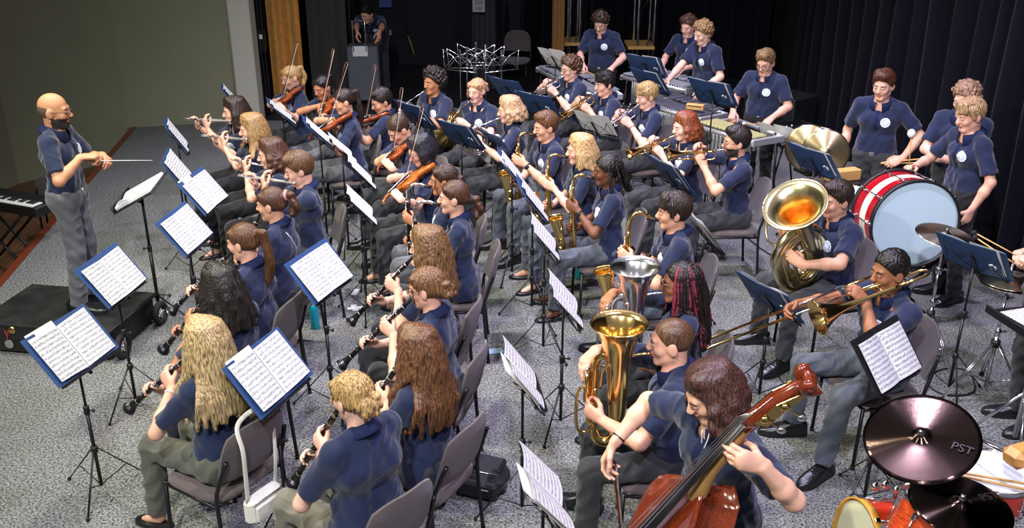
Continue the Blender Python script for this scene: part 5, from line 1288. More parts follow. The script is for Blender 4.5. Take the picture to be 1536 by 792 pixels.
def pose_hip(c):
    L = H(c['TP']((.16, .20, .0)), A(.5, -.75, -.45), A(-.6, -.3, -.4), .55, pole=(-.5, .8, .1)); R = dict(W=c['TP']((.08, -.27, -.03)), d=A(.15, .05, -1), n=A(0, .9, .1), curl=.3, pole=(-.6, -.3, 0))
    for i, (k, o) in enumerate(((A(-.15, 1, .15), 0), (A(.1, 1, .3), .015))): stick_in(c, L, 'stick', b_stick, k, ('first' if i else 'other') + ' of two drumsticks' if False else ('drumstick held lower in the waiting drummer\'s hand' if i == 0 else 'drumstick held higher in the waiting drummer\'s hand'), 'drumstick', 'drumsticks', (0, 0, o))
    return dict(L=L, R=R)
def pose_cross(c):
    return dict(L=H(c['TP']((.20, -.12, .17)), A(.1, -1, .05), A(-1, -.1, -.1), .5, pole=(.2, .7, -.8)), R=H(c['TP']((.22, .10, .20)), A(.1, .95, .25), A(-1, .1, 0), .4, pole=(.3, -.7, -.8)))
def pose_bd(c):
    L = dict(W=c['TP']((.10, .26, -.04)), d=A(.25, -.1, -1), n=A(0, -1, 0), curl=.45, pole=(-.5, .5, 0)); R = H(c['TP']((.40, -.16, .20)), A(.8, .4, .2), A(.1, .5, -.7), .85, pole=(-.3, -.7, -.6))
    stick_in(c, R, 'bdm', b_mallet(.42, .032, WHITEF), A(.2, .15, 1.), 'bass drum beater with white felt head, held upright', 'beater', 'bass drum beaters'); 
    return dict(L=L, R=R)
def pose_lean(c): return dict(L=H(c['toL'](at(563, 79, .90)), A(.5, 0, -.85), A(.2, -.4, -.8), .4, pole=(-.6, .6, 0)), R=H(c['toL'](at(533, 79, .90)), A(.5, 0, -.85), A(.2, .4, -.8), .4, pole=(-.6, -.6, 0)))
def pose_hihat(c):
    R = H(c['toL'](at(1528, 385, 1.02)), A(.9, .3, -.1), A(.1, .3, -.9), .85, pole=(-.3, -.7, -.5)); L = H(c['toL'](at(1526, 398, .98)), A(.9, -.3, -.1), A(.1, -.3, -.9), .85, pole=(-.3, .7, -.5))
    t = c['toL'](at(1482, 360, 1.10)); t2 = c['toL'](at(1478, 366, 1.08))
    stick_in(c, R, 'blkm', b_mallet(.40, .016, BLKF), t - R['G'], 'black tipped mallet in the far hand above the hi-hat', 'mallet', 'black tipped mallets'); stick_in(c, L, 'blkm', b_mallet(.40, .016, BLKF), t2 - L['G'], 'black tipped mallet in the near hand above the hi-hat', 'mallet', 'black tipped mallets'); return dict(L=L, R=R)
def pose_bass(c):
    g = c['toL'](at(918, 690, .98)); wl = c['toL'](NECK_AT + A(.02, -.045, 0)); Q_ = lambda *v: c['Ry'].T @ A(*v)
    L = H(wl, Q_(-.75, -.12, .35), Q_(-.15, .95, -.1), (.5, .55, .6, .65), off=.03, pole=Q_(.7, -.5, -.6)); R = H(g, A(.3, -.2, -.9), A(-.2, .6, -.5), (.45, .5, .55, .6), pole=(-.3, -.7, .1))
    d = c['Ry'].T @ (at(929, 800, .42) - at(918, 690, .98)); b_ = use('bass_bow', lambda: b_bow(.72, mat('red_bow_stick', srgb('7a2418'), .3), 1.5), c['M'] @ m4(frame(d, A(.4, -1, .1)), R['G'] + unit(d) * -.01), 'double bass bow with red stick pointing down to the floor', 'bow'); return dict(L=L, R=R)
def hold_tuba(c):
    bell = c['toL'](at(1209, 291, 1.34)); ax = unit(c['Ry'].T @ unit(A(-.42, -.42, .95))); base = bell - ax * .86 - A(.0, 0, 0); fwd = A(1, .1, 0)
    yv = unit(np.cross(ax, fwd)); R = np.stack([np.cross(yv, ax), yv, ax], 1); base = base + R[:, 0] * .15 - R[:, 1] * .03
    put(c, 'tuba', b_tuba, R, base, 'tuba'); q = lambda v: base + R @ A(*v)
    return dict(L=H(q((.10, .10, .46)), A(.35, -.8, .35), A(-.6, -.5, -.4), .4, pole=(.1, .9, -.4)), R=H(q((-.02, -.14, .50)), A(.7, .6, -.2), A(-.2, .2, -1), .4, pole=(-.2, -.9, -.3)))

# ------------------------------------------------------------------ the players
BASS_TOP, BASS_HEEL = at(1204, 562, 1.83), at(1060, 735, 1.217); NECK_AT = BASS_HEEL * .62 + BASS_TOP * .38 + A(-.03, 0, 0)
def ex_strap(c, root):
    pts = []
    for q in np.linspace(0, 1, 9):
        o = Vector(c['TP']((-.5, .07 - .16 * q, .46 - .36 * q))); h = c['bvh'].ray_cast(o, Vector(c['Rt'] @ A(1, 0, 0)))
        if h[0]: pts.append(np.array(h[0]) - c['Rt'] @ A(.005, 0, 0))
    if len(pts) > 2: MB(LAMP_W).tube(pts, .0055, 6, flat=.5).build('shoulder_strap', root)
def ex_cord(c, root):
    p = c['HP']; MB(LAMP_W).tube(smooth_path([p((.06, .05, -.1)), p((.1, .05, -.16)), p((.13, .03, -.21)), p((.125, .012, -.2)), p((.1, .02, -.13))], 5), .0028, 6).build('earphone_cord', root)
LT, LT2, MD, TN, DK, PK = 'd9a58c', 'cf9a7c', 'c48b69', 'b57a58', '6a412b', 'e0ad98'
S = []
def P(id, px, py, who, hold, **k):
    k.update(id=id, px=px, py=py, who=who, hold=hold, label=k.pop('label', None) or who + ', ' + k.pop('doing')); S.append(k); return k
FL = dict(igroup='flutes'); CLG = dict(igroup='clarinets')
def I(n, who): return n + ' of the ' + who
P('cond', 82, 166, 'bald bearded conductor', pose_cond, pose='stand', base=.25, yaw=4, skin=MD, hair='bald', hc='1c1614', beard=True, glasses=True, hpitch=4, lean=1, sc=.97, pants='grey', label='bald bearded conductor in glasses, navy polo and grey trousers on the black podium', emblem=True, g=.97, tuck=True, footL=(.02, .03), slv=.8)
P('F1', 351, 166, 'dark haired flutist farthest from camera', hold_flute(.3), yaw=222, sex='f', skin=LT, hair='long', hlen=.22, hc='2c1d16', pants='black', hyaw=-14, doing='in black trousers, flute raised', ilabel='silver flute of the dark haired flutist farthest away', wrist={'R': 'black'}, **FL)
P('F2', 377, 193, 'blonde long haired flutist', hold_flute(.3), yaw=216, sex='f', skin=LT, hair='long', hlen=.30, hc='8f7048', pants='black', hyaw=-12, doing='playing flute in black trousers', ilabel='silver flute of the blonde long haired flutist', **FL)
P('F3', 406, 231, 'brown wavy haired piccolo player', hold_flute(.9, .0, 'piccolo'), yaw=200, sc=.96, sex='f', skin=LT, hair='wavy', hlen=.17, hc='4a2f20', pants='black', doing='crossing legs beside the blonde flutist', ilabel='small silver piccolo at the mouth of the brown wavy haired player', wrist={'L': 'gold'})
P('F4', 448, 254, 'brown haired boy flutist', hold_flute(.8), yaw=196, sc=1.01, skin=LT, hair='swept', hc='5a4028', pants='charcoal', doing='in navy polo playing flute with head bowed', ilabel='silver flute of the brown haired boy', wrist={'R': 'watch'}, hpitch=14, **FL)
P('C1', 407, 306, 'brunette with scrunchie ponytail', hold_clar(62), yaw=172, sex='f', skin=LT2, hair='pony', hlen=.16, curlytail=True, tie='b88f86', hc='4b3020', pants='charcoal', doing='white strap across her back, black chair behind', ilabel='clarinet of the brunette with scrunchie ponytail', wrist={'L': 'gold'}, extra=(ex_strap,), **CLG)
P('C2', 365, 363, 'girl with long brown ponytail', hold_clar(44, 10), yaw=165, sex='f', skin=LT, hair='pony', hlen=.36, hc='53361f', pants='charcoal', doing='clarinet pointing at the podium', ilabel='clarinet of the girl with long brown ponytail', **CLG)
P('C3', 329, 430, 'clarinetist with black curly hair', hold_clar(46, 8), yaw=146, sex='f', skin=TN, hair='locks', hlen=.27, hc=('15120f', '2b2622'), pants='charcoal', doing='seen from behind next to the long blonde', ilabel='clarinet of the player with black curly hair', **CLG)
P('C4', 307, 514, 'clarinetist with very long blonde hair', hold_clar(42, 14), yaw=148, sex='f', skin=LT, hair='long', hlen=.40, hc=('8a6c44', 'd0b482'), pants='olive', doing='sitting with white bag on her chair', ilabel='clarinet of the player with very long blonde hair', wrist={'L': 'white', 'R': 'red'}, shoes='flat', tuck=True, **CLG)
P('C5', 529, 596, 'clarinetist with messy blonde bun', hold_clar(58, 12), yaw=140, sc=1.03, sex='f', skin=PK, hair='bun', hc=('7a5a35', 'c9a468'), pants='plaid', doing='seen from behind in plaid trousers', ilabel='clarinet of the player with messy blonde bun', g=1.12, **CLG)
P('C6', 624, 526, 'clarinetist with very long brown hair', hold_clar(58, 12), yaw=152, sc=.97, sex='f', skin=LT, hair='wavy', hlen=.40, hc=('3c2618', '7a5232'), pants='charcoal', doing='next to the blonde bun player', ilabel='clarinet of the player with very long brown hair', wrist={'R': 'blue'}, **CLG)
P('C7', 640, 432, 'clarinetist with glasses and low brown bun', hold_clar(46, 8), yaw=166, sex='f', skin=LT, hair='bun', hc=('4d3220', '8a6340'), glasses=True, pants='black', doing='navy polo, black trousers', ilabel='clarinet of the player with glasses and low brown bun', **CLG)
P('C8', 640, 370, 'clarinetist with long light brown curls', hold_clar(48, 8), yaw=168, sex='f', skin=LT, hair='wavy', hlen=.33, hc=('4a3220', '8a6640'), pants='charcoal', doing='sitting just past the low bun player', ilabel='clarinet of the player with long light brown curls', wrist={'R': 'white'}, **CLG)
P('BC1', 680, 296, 'bass clarinetist with brown curly ponytail', hold_bcl, yaw=182, sc=1.02, sex='f', skin=LT, hair='lowpony', hlen=.15, curlytail=True, tie='2c2220', hc=('35221a', '5f3f2c'), pants='charcoal', doing='on a grey green chair', ilabel='bass clarinet of the player with brown curly ponytail', igroup='bass clarinets', hpitch=2)
P('BC2', 665, 270, 'bass clarinetist with dark tied back curls', hold_bcl, yaw=184, sc=.94, sex='f', skin=TN, hair='bun', hc=('241812', '4a3428'), pants='grey', doing='half hidden beside the ponytail player', ilabel='bass clarinet of the player with dark tied back curls', igroup='bass clarinets', hpitch=2)
VG = dict(igroup='violins')
P('V1', 436, 116, 'violinist with blonde ponytail', hold_violin(beta=.25, bdir=(-.3, .15, .95)), yaw=212, sex='f', skin=LT, hair='pony', hlen=.22, hc='b08c58', pants='charcoal', doing='beside the gold curtain', ilabel='violin of the blonde ponytail player', blabel='bow of the blonde ponytail violinist', hpitch=16, hyaw=8, **VG)
P('V2', 483.5, 131, 'violinist with tied black hair', hold_violin(beta=.2, bdir=(-.1, .3, .95)), yaw=228, sex='f', skin=TN, hair='pony', hlen=.2, hc='191412', pants='grey', doing='elbow out, bow upright', ilabel='violin of the tied black hair player', blabel='upright bow of the tied black hair violinist', hpitch=18, hyaw=8, **VG)
P('V3', 515, 152, 'violinist with long straight black hair', hold_violin(beta=.2, bdir=(-.3, .25, .9)), yaw=196, sc=1.05, sex='f', skin=LT2, hair='pony', hlen=.42, hc=('1a1310', '3a2a22'), pants='grey', doing='in profile with grey trousers', ilabel='violin of the long straight black hair player', blabel='bow of the long straight black hair violinist', hpitch=14, hyaw=8, **VG)
P('V4', 572, 152, 'boy violinist with short dark hair', hold_violin(beta=.25, bdir=(-.25, .25, .95), fw=.85, lf=.4), yaw=182, sc=.91, skin=LT2, hair='short', hc='221a15', pants='charcoal', doing='in front of a white loose sheet', ilabel='violin of the boy with short dark hair', blabel='bow of the boy violinist with short dark hair', hpitch=20, hyaw=26, **VG)
P('V5', 598, 194, 'boy violinist with head bowed low', hold_violin(beta=.25, bdir=(-.1, .25, .95)), yaw=205, skin=LT2, hair='crop', hc='3a2a1e', pants='charcoal', doing='next to the girl with glasses', ilabel='violin of the boy with head bowed low', blabel='bow of the boy violinist with head bowed', hpitch=34, lean=12, hyaw=10, **VG)
P('V6', 630, 226, 'violist with black bob and glasses', hold_violin('viola', beta=.22, bdir=(-.2, .25, .95)), yaw=200, sex='f', skin=LT, hair='bob', hlen=.13, hc=('111013', '2a2a33'), glasses=True, pants='charcoal', doing='holding an amber viola', ilabel='amber viola of the player with black bob', blabel='bow of the violist with black bob', hpitch=22, hyaw=8)
P('H1', 649.5, 124, 'horn player with big dark curly hair', hold_horn('silver'), yaw=226, skin=TN, hair='bigcurly', hc='1f1713', pants='black', doing='playing a silver horn', ilabel='silver french horn of the big dark curly hair player', igroup='french horns', hpitch=0)
P('H2', 715, 136, 'horn player with tied strawberry blonde hair', hold_horn('aged'), yaw=236, sex='f', skin='e6b09c', hair='bun', hc=('9a6a4a', 'd8a880'), pants='charcoal', doing='dark brass bell at her side', ilabel='brass french horn with wide dark bell', igroup='french horns', wrist={'L': 'watch'}, g=1.15)
P('H3', 763, 165, 'horn player with wavy light blonde hair', hold_horn('silver'), yaw=192, sex='f', skin=LT, hair='wavy', hlen=.12, hc=('94704e', 'd0ab82'), pants='charcoal', doing='in flat shoes by the alto saxophones', ilabel='silver french horn of the wavy light blonde player', igroup='french horns')
TG = dict(igroup='trumpets')
P('T1', 855.5, 103, 'trumpeter with curly brown hair and glasses', hold_trumpet('silver', 22), yaw=208, skin=PK, hair='curly', hc='4a3222', glasses=True, pants='charcoal', doing='black watch on his wrist', ilabel='silver trumpet of the curly haired player with glasses', wrist={'L': 'watch'}, g=1.1, hs=1.03, **TG)
P('T2', 907, 126, 'trumpeter with straight black hair', hold_trumpet('brass', 28), yaw=203, skin=LT, hair='fringe', hc='17130f', pants='charcoal', doing='between the curly and the blond trumpeters', ilabel='brass trumpet of the straight black hair player', **TG)
P('T3', 970, 144, 'trumpeter with straight blond hair', hold_trumpet('silver', 30), yaw=196, skin=PK, hair='fringe', hc=('7f6340', 'c4a26a'), pants='charcoal', doing='red and white wristband on', ilabel='silver trumpet of the straight blond hair player', wrist={'L': 'red'}, hpitch=12, **TG)
P('T4', 1026, 190, 'trumpeter with wavy red hair', hold_trumpet('brass', 14), yaw=200, sex='f', skin='e8b8a2', hair='wavy', hlen=.14, hc=('5e2a16', '94502e'), pants='charcoal', doing='brass bell towards the saxophones', ilabel='brass trumpet of the wavy red hair player', **TG)
P('T5', 1104, 213, 'trumpeter with dark hair, beard and glasses', hold_trumpet('brass', 3), yaw=183, skin=LT2, hair='short', hc='1e1714', glasses=True, beard=True, pants='charcoal', doing='on a black chair', ilabel='brass trumpet of the dark haired player with glasses', hpitch=2, **TG)
SG = dict(igroup='alto saxophones')
P('S1', 818, 190, 'saxophonist with short brown hair', hold_sax(), yaw=202, skin=LT2, hair='short', hc='5a3a22', pants='slate', doing='boy with black watch', ilabel='alto saxophone of the short brown hair boy', wrist={'L': 'watch'}, **SG)
P('S2', 869, 225, 'saxophonist with straight blonde hair', hold_sax(), yaw=190, sex='f', skin=LT, hair='long', hlen=.20, hc=('a27a48', 'd6b27c'), pants='slate', doing='between the two other altos', ilabel='alto saxophone of the straight blonde player', hpitch=4, **SG)
P('S3', 910, 256, 'saxophonist with braided black hair', hold_sax(), yaw=184, sex='f', skin=DK, hair='braids', nbraid=26, hlen=.2, hc='17120f', pants='slate', doing='dark skinned, black watch', ilabel='alto saxophone of the braided black hair player', wrist={'L': 'watch'}, hpitch=4, **SG)
P('S4', 1010, 318, 'tenor saxophonist with dark fringe', hold_sax(1.2, True), yaw=180, skin=LT2, hair='fringe', hc='2c211a', pants='slate', doing='grey trousers, behind the silver euphonium', ilabel='tenor saxophone of the boy with dark fringe', hpitch=2, shoes='dress')
P('E1', 1020, 424, 'euphonium player with long red streaked braids', hold_euph('silver'), yaw=178, sex='f', skin='a8714f', hair='braids', nbraid=150, red=.22, hlen=.34, hc='1a1312', glasses=True, pants='charcoal', doing='in red rimmed glasses', ilabel='silver euphonium of the red streaked braids player', hpitch=2, g=1.12)
P('E2', 1006, 513, 'euphonium player with buzz cut', hold_euph('brass'), yaw=174, skin='dca48a', hair='buzz', hc=('4a3020', '6a4a34'), pants='charcoal', doing='grey trousers and black belt', ilabel='brass euphonium of the buzz cut player', hpitch=4, g=1.1, tuck=True)
P('TU', 1254, 300, 'tuba player hidden behind the bell', hold_tuba, yaw=200, skin=LT2, hair='short', hc='2a1d16', pants='charcoal', doing='dark haired, forearm over the tubing', ilabel='brass tuba with wide bell facing the camera', g=1.15, hpitch=6, legL=(10, .06), legR=(20, .0))
P('TB', 1334, 407, 'trombonist with very short black hair', hold_trombone(17, -4), yaw=196, skin='8f5f42', hair='crop', hc='14100e', pants='slate', doing='blue grey trousers, one black shoe forward', ilabel='brass trombone with long slide extended', hpitch=6, g=1.08, legL=(18, .08), legR=(16, 0))
P('B1', 1066, 590, 'double bassist with shoulder length dark hair', pose_bass, yaw=208, pose='stand', sc=.95, hs=.95, skin='dba98c', hair='wavy', hlen=.16, part=1, hc=('2c1a15', '5a3a30'), pants='charcoal', doing='looking down at the neck', hpitch=26, hyaw=-14, lean=8, g=1.05, wrist={'R': 'black'}, emblem=False, extra=(ex_cord,))
MG = 'keyboard mallets'
P('P2', 901, 34, 'percussionist with thick curly hair looking down', pose_mallet((.34, .22, .06), (.36, -.14, .08), 'tanm', b_mallet(.36, .015, TANF), A(.6, -.5, -.25), A(.6, .9, -.05), 'tan mallet of the thick curly hair percussionist', MG), pose='stand', yaw=244, skin=PK, hair='curly', hc='33241b', pants='black', doing='standing at the far vibraphone', hpitch=32, lean=8, sc=.95, g=1.08)
P('P3', 1032, 40, 'percussionist with short curly brown hair', pose_mallet((.36, .05, .06), (.36, -.2, .06), 'tanm', b_mallet(.36, .015, TANF), A(.8, -.3, -.2), A(.8, .2, -.2), 'tan mallet of the short curly hair percussionist', MG), pose='stand', yaw=232, skin=PK, hair='curly', hc='4a3122', pants='black', doing='standing half behind his taller neighbour', hpitch=14, sc=.92, lean=4)
P('P4', 1054, 50, 'percussionist with wavy blond hair', pose_reach, pose='stand', yaw=208, skin='e6b6a2', hair='curly', hc=('6e5134', 'b08a5c'), pants='olive', doing='reaching a hand over the keyboard', hpitch=18, lean=10, sc=.99, g=1.15)
P('P5', 1148, 94, 'percussionist with parted light brown hair and glasses', pose_mallet((.33, .20, .05), (.36, -.2, .06), 'whm', b_mallet(.36, .016, WHITEF), A(.7, -.5, .1), A(.8, .3, -.1), 'white mallet of the parted hair percussionist', MG), pose='stand', yaw=232, skin=LT, hair='swept', hc=('4a3626', '9a7a52'), glasses=True, pants='black', doing='standing behind the gold barred keyboard', hpitch=18, lean=5, g=1.12, sc=.93)
P('P6', 1325, 128, 'percussionist with parted reddish brown hair', pose_hip, pose='stand', yaw=236, skin=LT, hair='swept', hc='4a2a1c', pants='charcoal', doing='standing hand on hip with drumsticks', hyaw=-6, hpitch=10, sc=1.0, g=1.03)
P('P7', 1448, 149, 'percussionist with curly light hair and crossed arms', pose_cross, pose='stand', yaw=224, skin=PK, hair='curly', hc=('6e4f3a', 'b08a70'), pants='charcoal', doing='partly behind the blond drummer', hyaw=-10, hpitch=14, g=1.05)
P('P8', 1455, 173, 'bass drummer with straight blond hair', pose_bd, pose='stand', yaw=192, skin='dda58c', hair='fringe', hc=('7a5a3a', 'c8a478'), pants='black', doing='standing beside the big red drum', hpitch=14, g=.95)
P('P9', 550, 21, 'man with dark hair leaning on a grey case', pose_lean, pose='stand', yaw=262, skin=LT2, hair='short', hc='15110f', pants='charcoal', doing='in the dark backstage', hpitch=24, hyaw=-18, lean=54, sc=.97)
P('P10', 1597, 296, 'mostly hidden hi-hat drummer', pose_hihat, pose='stand', yaw=182, skin=PK, hair='short', hc='3a2a20', pants='charcoal', doing='only hands and a shoe showing', label='drummer playing the hi-hat, only hands, mallets and a black shoe showing')
CH = {}
for sp in S:
    c = person(sp); CH[sp['id']] = c
# ------------------------------------------------------------------ chairs
for sp in S:
    if sp['id'] not in CH or sp.get('pose', 'sit') != 'sit': continue
    use('chair', b_chair, sp['M'] @ m4(np.eye(3), A(.06, 0, 0)), 'padded stacking chair under the ' + sp['who'], 'chair', 'stacking chairs in the ensemble')
BY = {sp['id']: sp for sp in S}
def pos_of(i):
    if i in CH: return A(*CH[i]['T'][:2])
    sp = BY[i]; return at(sp['px'], sp['py'], 1.2)[:2]
# ------------------------------------------------------------------ music stands: reader, desk pixel, base pixel or desk height, contents, options
STANDS = [
    ('C4', 112, 526, (168, 738), 'navy', dict(yaw=-17)), ('C3', 172, 420, .93, 'navy', dict(yaw=-9)), ('C5', 408, 567, 1.0, 'navy', dict(yaw=-20)), ('C1', 483, 414, .97, 'navy', dict(to='C8', yaw=-21, who='girl with long light brown curls')),
    ('F3', 308, 292, .95, 'navy', dict(yaw=-6)), ('C2', 281, 350, .93, 'navy', dict(yaw=-7)), ('F1', 266, 208, .98, 'navy', dict(yaw=20, el=32)), ('F2', 268, 260, .93, 'navy', dict(yaw=12, el=32)), ('V1', 424, 172, .97, 'navy', dict(yaw=20, el=46)),
    ('V2', 479, 203, 1.06, 'navy', dict(yaw=18, el=44)), ('V3', 541, 262, .97, 'sheets', dict(yaw=16, el=42)), ('V5', 513, 226, .97, 'sheets', dict(yaw=18, el=44)), ('V4', 540, 311, .95, 'sheets', dict(base=(553, 470), yaw=14, el=42)),
    ('H1', 625, 176, 1.0, 'navy', dict(yaw=42)), ('H2', 692, 206, 1.0, 'navy', dict(yaw=48)), ('H3', 746, 219, .86, 'navy', dict(yaw=28)), ('T1', 764, 137, 1.02, 'navy', dict(yaw=45)), ('T2', 808, 160, 1.0, 'navy', dict(yaw=48)),
    ('P2', 833, 92, 1.2, 'sheets', dict(yaw=45)), ('T3', 893, 191, 1.0, 'sheets', dict(yaw=48)), ('S2', 768, 258, .97, 'navy', dict(yaw=5)), ('S3', 799, 303, .95, 'navy', dict(yaw=5)), ('S4', 817, 362, (822, 528), 'sheets', dict(yaw=3)), ('E1', 845, 453, (843, 640), 'sheets', dict(yaw=3)),
    ('E2', 784, 567, (789, 770), 'sheets', dict(yaw=8)), ('B1', 815, 738, .90, 'sheets', dict(yaw=8)), ('T4', 1006, 266, 1.0, 'navy', dict(yaw=24)), ('TU', 1056, 351, .85, 'sheets', dict(yaw=10)), ('TB', 1155, 452, (1146, 590), 'navy', dict(yaw=30)),
    ('P6', 1222, 247, 1.08, 'navy', dict(yaw=30)), ('P5', 1167, 207, 1.05, 'sheets', dict(base=(1130, 318), yaw=45)), ('P3', 1070, 143, 1.28, 'navy', dict(to='P4', yaw=45)), ('P4', 976, 126, 1.15, 'navy', dict(yaw=36)), ('P7', 970, 102, 1.15, 'navy', dict(to='P3', yaw=50, who='short curly boy at the silver keyboard')),
    ('S1', 1332, 541, (1300, 755), 'binder', dict(to='B1', yaw=-48, who='drum kit, above the ride cymbal')), ('P10', 1462, 392, (1412, 590), 'navy', dict(yaw=35)), ('P8', 351, 152, 1.0, 'navy', dict(yaw=20, who='flutist farthest from camera')),
]
rg = random.Random(11); nst = 0
for who, px, py, b, kind, o in STANDS:
    b = o.get('base', b)
    if isinstance(b, tuple):
        g = at(b[0], b[1], 0)[:2]; hz = on_vertical(px, py, g[0], g[1]); hz = min(max(hz, .75), 1.3); q = at(px, py, hz)[:2]; g = q
    else: hz = b; g = at(px, py, hz)[:2]
    t = pos_of(o.get('to', who)); yaw = rad(o['yaw']) if 'yaw' in o else math.atan2(*(t - g)[::-1])
    nm = o.get('who', BY[who]['who'])
    r = thing('music_stand', 'black folding music stand of the ' + nm, 'music stand', m4(rz(yaw), A(g[0], g[1], 0)), 'music stands')
    R, Pp = stand_parts(r, hz, rad(o.get('el', 38)), rot=rg.uniform(0, 2), kn=rg.uniform(.52, .66))
    f = b_folder(kind, [rg.uniform(-.5, 1), rg.uniform(-1, 1), rg.uniform(-1, 1), rg.random()]); Ry_ = rz(yaw)
    f.matrix_local = m4(Ry_ @ R, A(g[0], g[1], 0) + Ry_ @ Pp(0, .035, .006))
    tag(f, {'navy': 'open navy music folder', 'sheets': 'white music sheets', 'binder': 'open black music binder'}[kind] + ' on the stand of the ' + nm, 'music folder' if kind != 'sheets' else 'sheet music', 'music on the stands')

# conductor's stand with its thick score
g = at(240, 470, 0); hz = on_vertical(220, 288, g[0], g[1]); yaw = rad(186)
r = thing('music_stand', 'heavy black conductor stand with wide flat desk', 'music stand', m4(rz(yaw), A(*g[:2], 0)), 'music stands'); R, Pp = stand_parts(r, hz, rad(62), legspread=.33, rot=.5, heavy=True, desk='flat', kn=.55)
f = new('score_book'); m = MB(SCORE, PAPER)
for s in (-1, 1):
    q = MB(SCORE, PAPER); G = np.array([[(s * u * .225, v * .15, .02 + .018 * math.sin(u * 3) * .8) for u in np.linspace(0, 1, 9)] for v in np.linspace(-1, 1, 5)]); G = G if s > 0 else G[:, ::-1]
    q.grid(G); B_ = G.copy(); B_[:, :, 2] = .002; q.grid(B_[:, ::-1], 1); q.grid([G[0], B_[0]], 1); q.grid([B_[-1], G[-1]], 1); q.grid([B_[:, 0], G[:, 0]], 1); q.grid([G[:, -1], B_[:, -1]], 1); q.build('page_block', f)
Ry_ = rz(yaw); f.matrix_local = m4(Ry_ @ R, A(*g[:2], 0) + Ry_ @ Pp(0, 0, .0)); tag(f, 'thick open score book lying on the conductor stand', 'score book')

# ------------------------------------------------------------------ podium
c0 = A(-3.42, 6.70, 0); Rp = rz(rad(-9)); Mp = m4(Rp, c0); r = thing('podium', 'black wooden conductor podium on small wheels', 'podium', Mp)
pb = mat('podium_black', srgb('1c1d1c'), .55, var=.5, vscale=7, bump=.1, bscale=30)
m = MB(pb); m.box((0, 0, .237), (1.06, .70, .026), .004); m.build('deck', r)
m = MB(pb); m.box((0, -.335, .125), (1.02, .02, .2), .003); m.box((0, .335, .125), (1.02, .02, .2), .003); m.box((-.5, 0, .125), (.02, .66, .2), .003); m.box((.5, 0, .125), (.02, .66, .2), .003); m.build('side_panel', r)
m = MB(BLACKM); m.tube([(.545, -.36, .05), (.545, -.36, .24), (.545, .36, .24), (.545, .36, .05)], .014, 8); m.build('edge_rail', r)
for y in (-.27, .30):
    w = MB(RUBBER, CHROME, LAMP_W); w.lathe([(.05, -.02), (.085, -.022), (.094, -.012), (.094, .012), (.085, .022), (.05, .02)], 28, R=np.stack([X, Z, -Y], 1) @ rz(0), t=(0, 0, 0)) if False else w.lathe([(.055, -.02), (.088, -.022), (.096, -.012), (.096, .012), (.088, .022), (.055, .02), (.055, -.02)], 28, R=np.stack([Y, Z, X], 1), t=(.585, y, .098), cap=False)
    for k in range(5): a = k * 2 * math.pi / 5; w.bar((.585, y, .098), (.585, y + .06 * math.cos(a), .098 + .06 * math.sin(a)), .009, 6, 2)
    w.lathe([(0, -.02), (.016, -.02), (.016, .024), (0, .024)], 12, 1, R=np.stack([Y, Z, X], 1), t=(.585, y, .098)); w.build('wheel', r)
md = thing('medal', 'silver medal on red ribbon hanging from the podium front', 'medal', m4(Rp, c0 + Rp @ A(-.28, -.352, .0)))
MB(mat('ribbon_red', srgb('a01822'), .7)).tube([(-.012, 0, .20), (0, -.003, .12), (.012, 0, .20)], .005, 6, flat=.4).build('ribbon', md); MB(SILVER).lathe([(0, -.003), (.034, -.003), (.038, 0), (.034, .003), (.024, .002), (0, .004)], 24, R=np.stack([X, Z, -Y], 1), t=(0, -.004, .088)).build('disc', md)
MB(BRASSD).lathe([(0, -.004), (.03, -.002), (.034, .004), (.02, .008), (0, .009)], 18, R=np.stack([X, Z, -Y], 1), t=(-.24, -.348, .2)).build('latch', r)

# ------------------------------------------------------------------ percussion
nm_ = rad(-88); ax = unit(A(math.cos(nm_), math.sin(nm_), .10)); Rb = frame(np.cross(Y, ax) if abs(ax[1]) < .9 else np.cross(X, ax), ax); cbd = at(1372, 336, .86)
drum('bass_drum', .335, .40, RED, SKIN_B, 10, BLACK, CREAM, m4(Rb, cbd - ax * .2), 'red and cream striped bass drum with pale blue head', 'bass drum')
q = cbd - ax * .2; st = thing('bass_drum_stand', 'black folding cradle stand under the red bass drum', 'drum stand', m4(rz(nm_), A(q[0], q[1], 0))); m = MB(BLACKM)
for x in (-.17, .17):
    for y in (-1, 1): MB(BLACKM, RUBBER).tube([(x, y * .30, .60), (x * .9, y * .05, .33), (x * 1.2, -y * .30, .015)], .014, 8).build('leg', st)
    m.tube(arc((x, 0, .86), .375, rad(222), rad(318), 12, Y, Z), .016, 8)
m.bar((-.2, 0, .33), (.2, 0, .33), .014, 8).build('cradle', st)
def flat_drum(name, px, py, z, R_, dep, sh, hd, label, tilt=(0, 0), nl=8): return drum(name, R_, dep, sh, hd, nl, CHROME, None, m4(rx(tilt[0]) @ ry(tilt[1]), at(px, py, z) - A(0, 0, dep / 2)), label, 'snare drum' if name == 'snare_drum' else 'drum')
o = flat_drum('snare_drum', 1271, 288, .90, .178, .14, CHROME, SKIN_W, 'chrome snare drum with white head between tuba player and bass drum')
p = at(1271, 288, .90); hw_stand('snare_stand', p, (p[0], p[1], .74), 'chrome snare stand beside the red bass drum', 'drum stand', hub=.35, spread=.26)
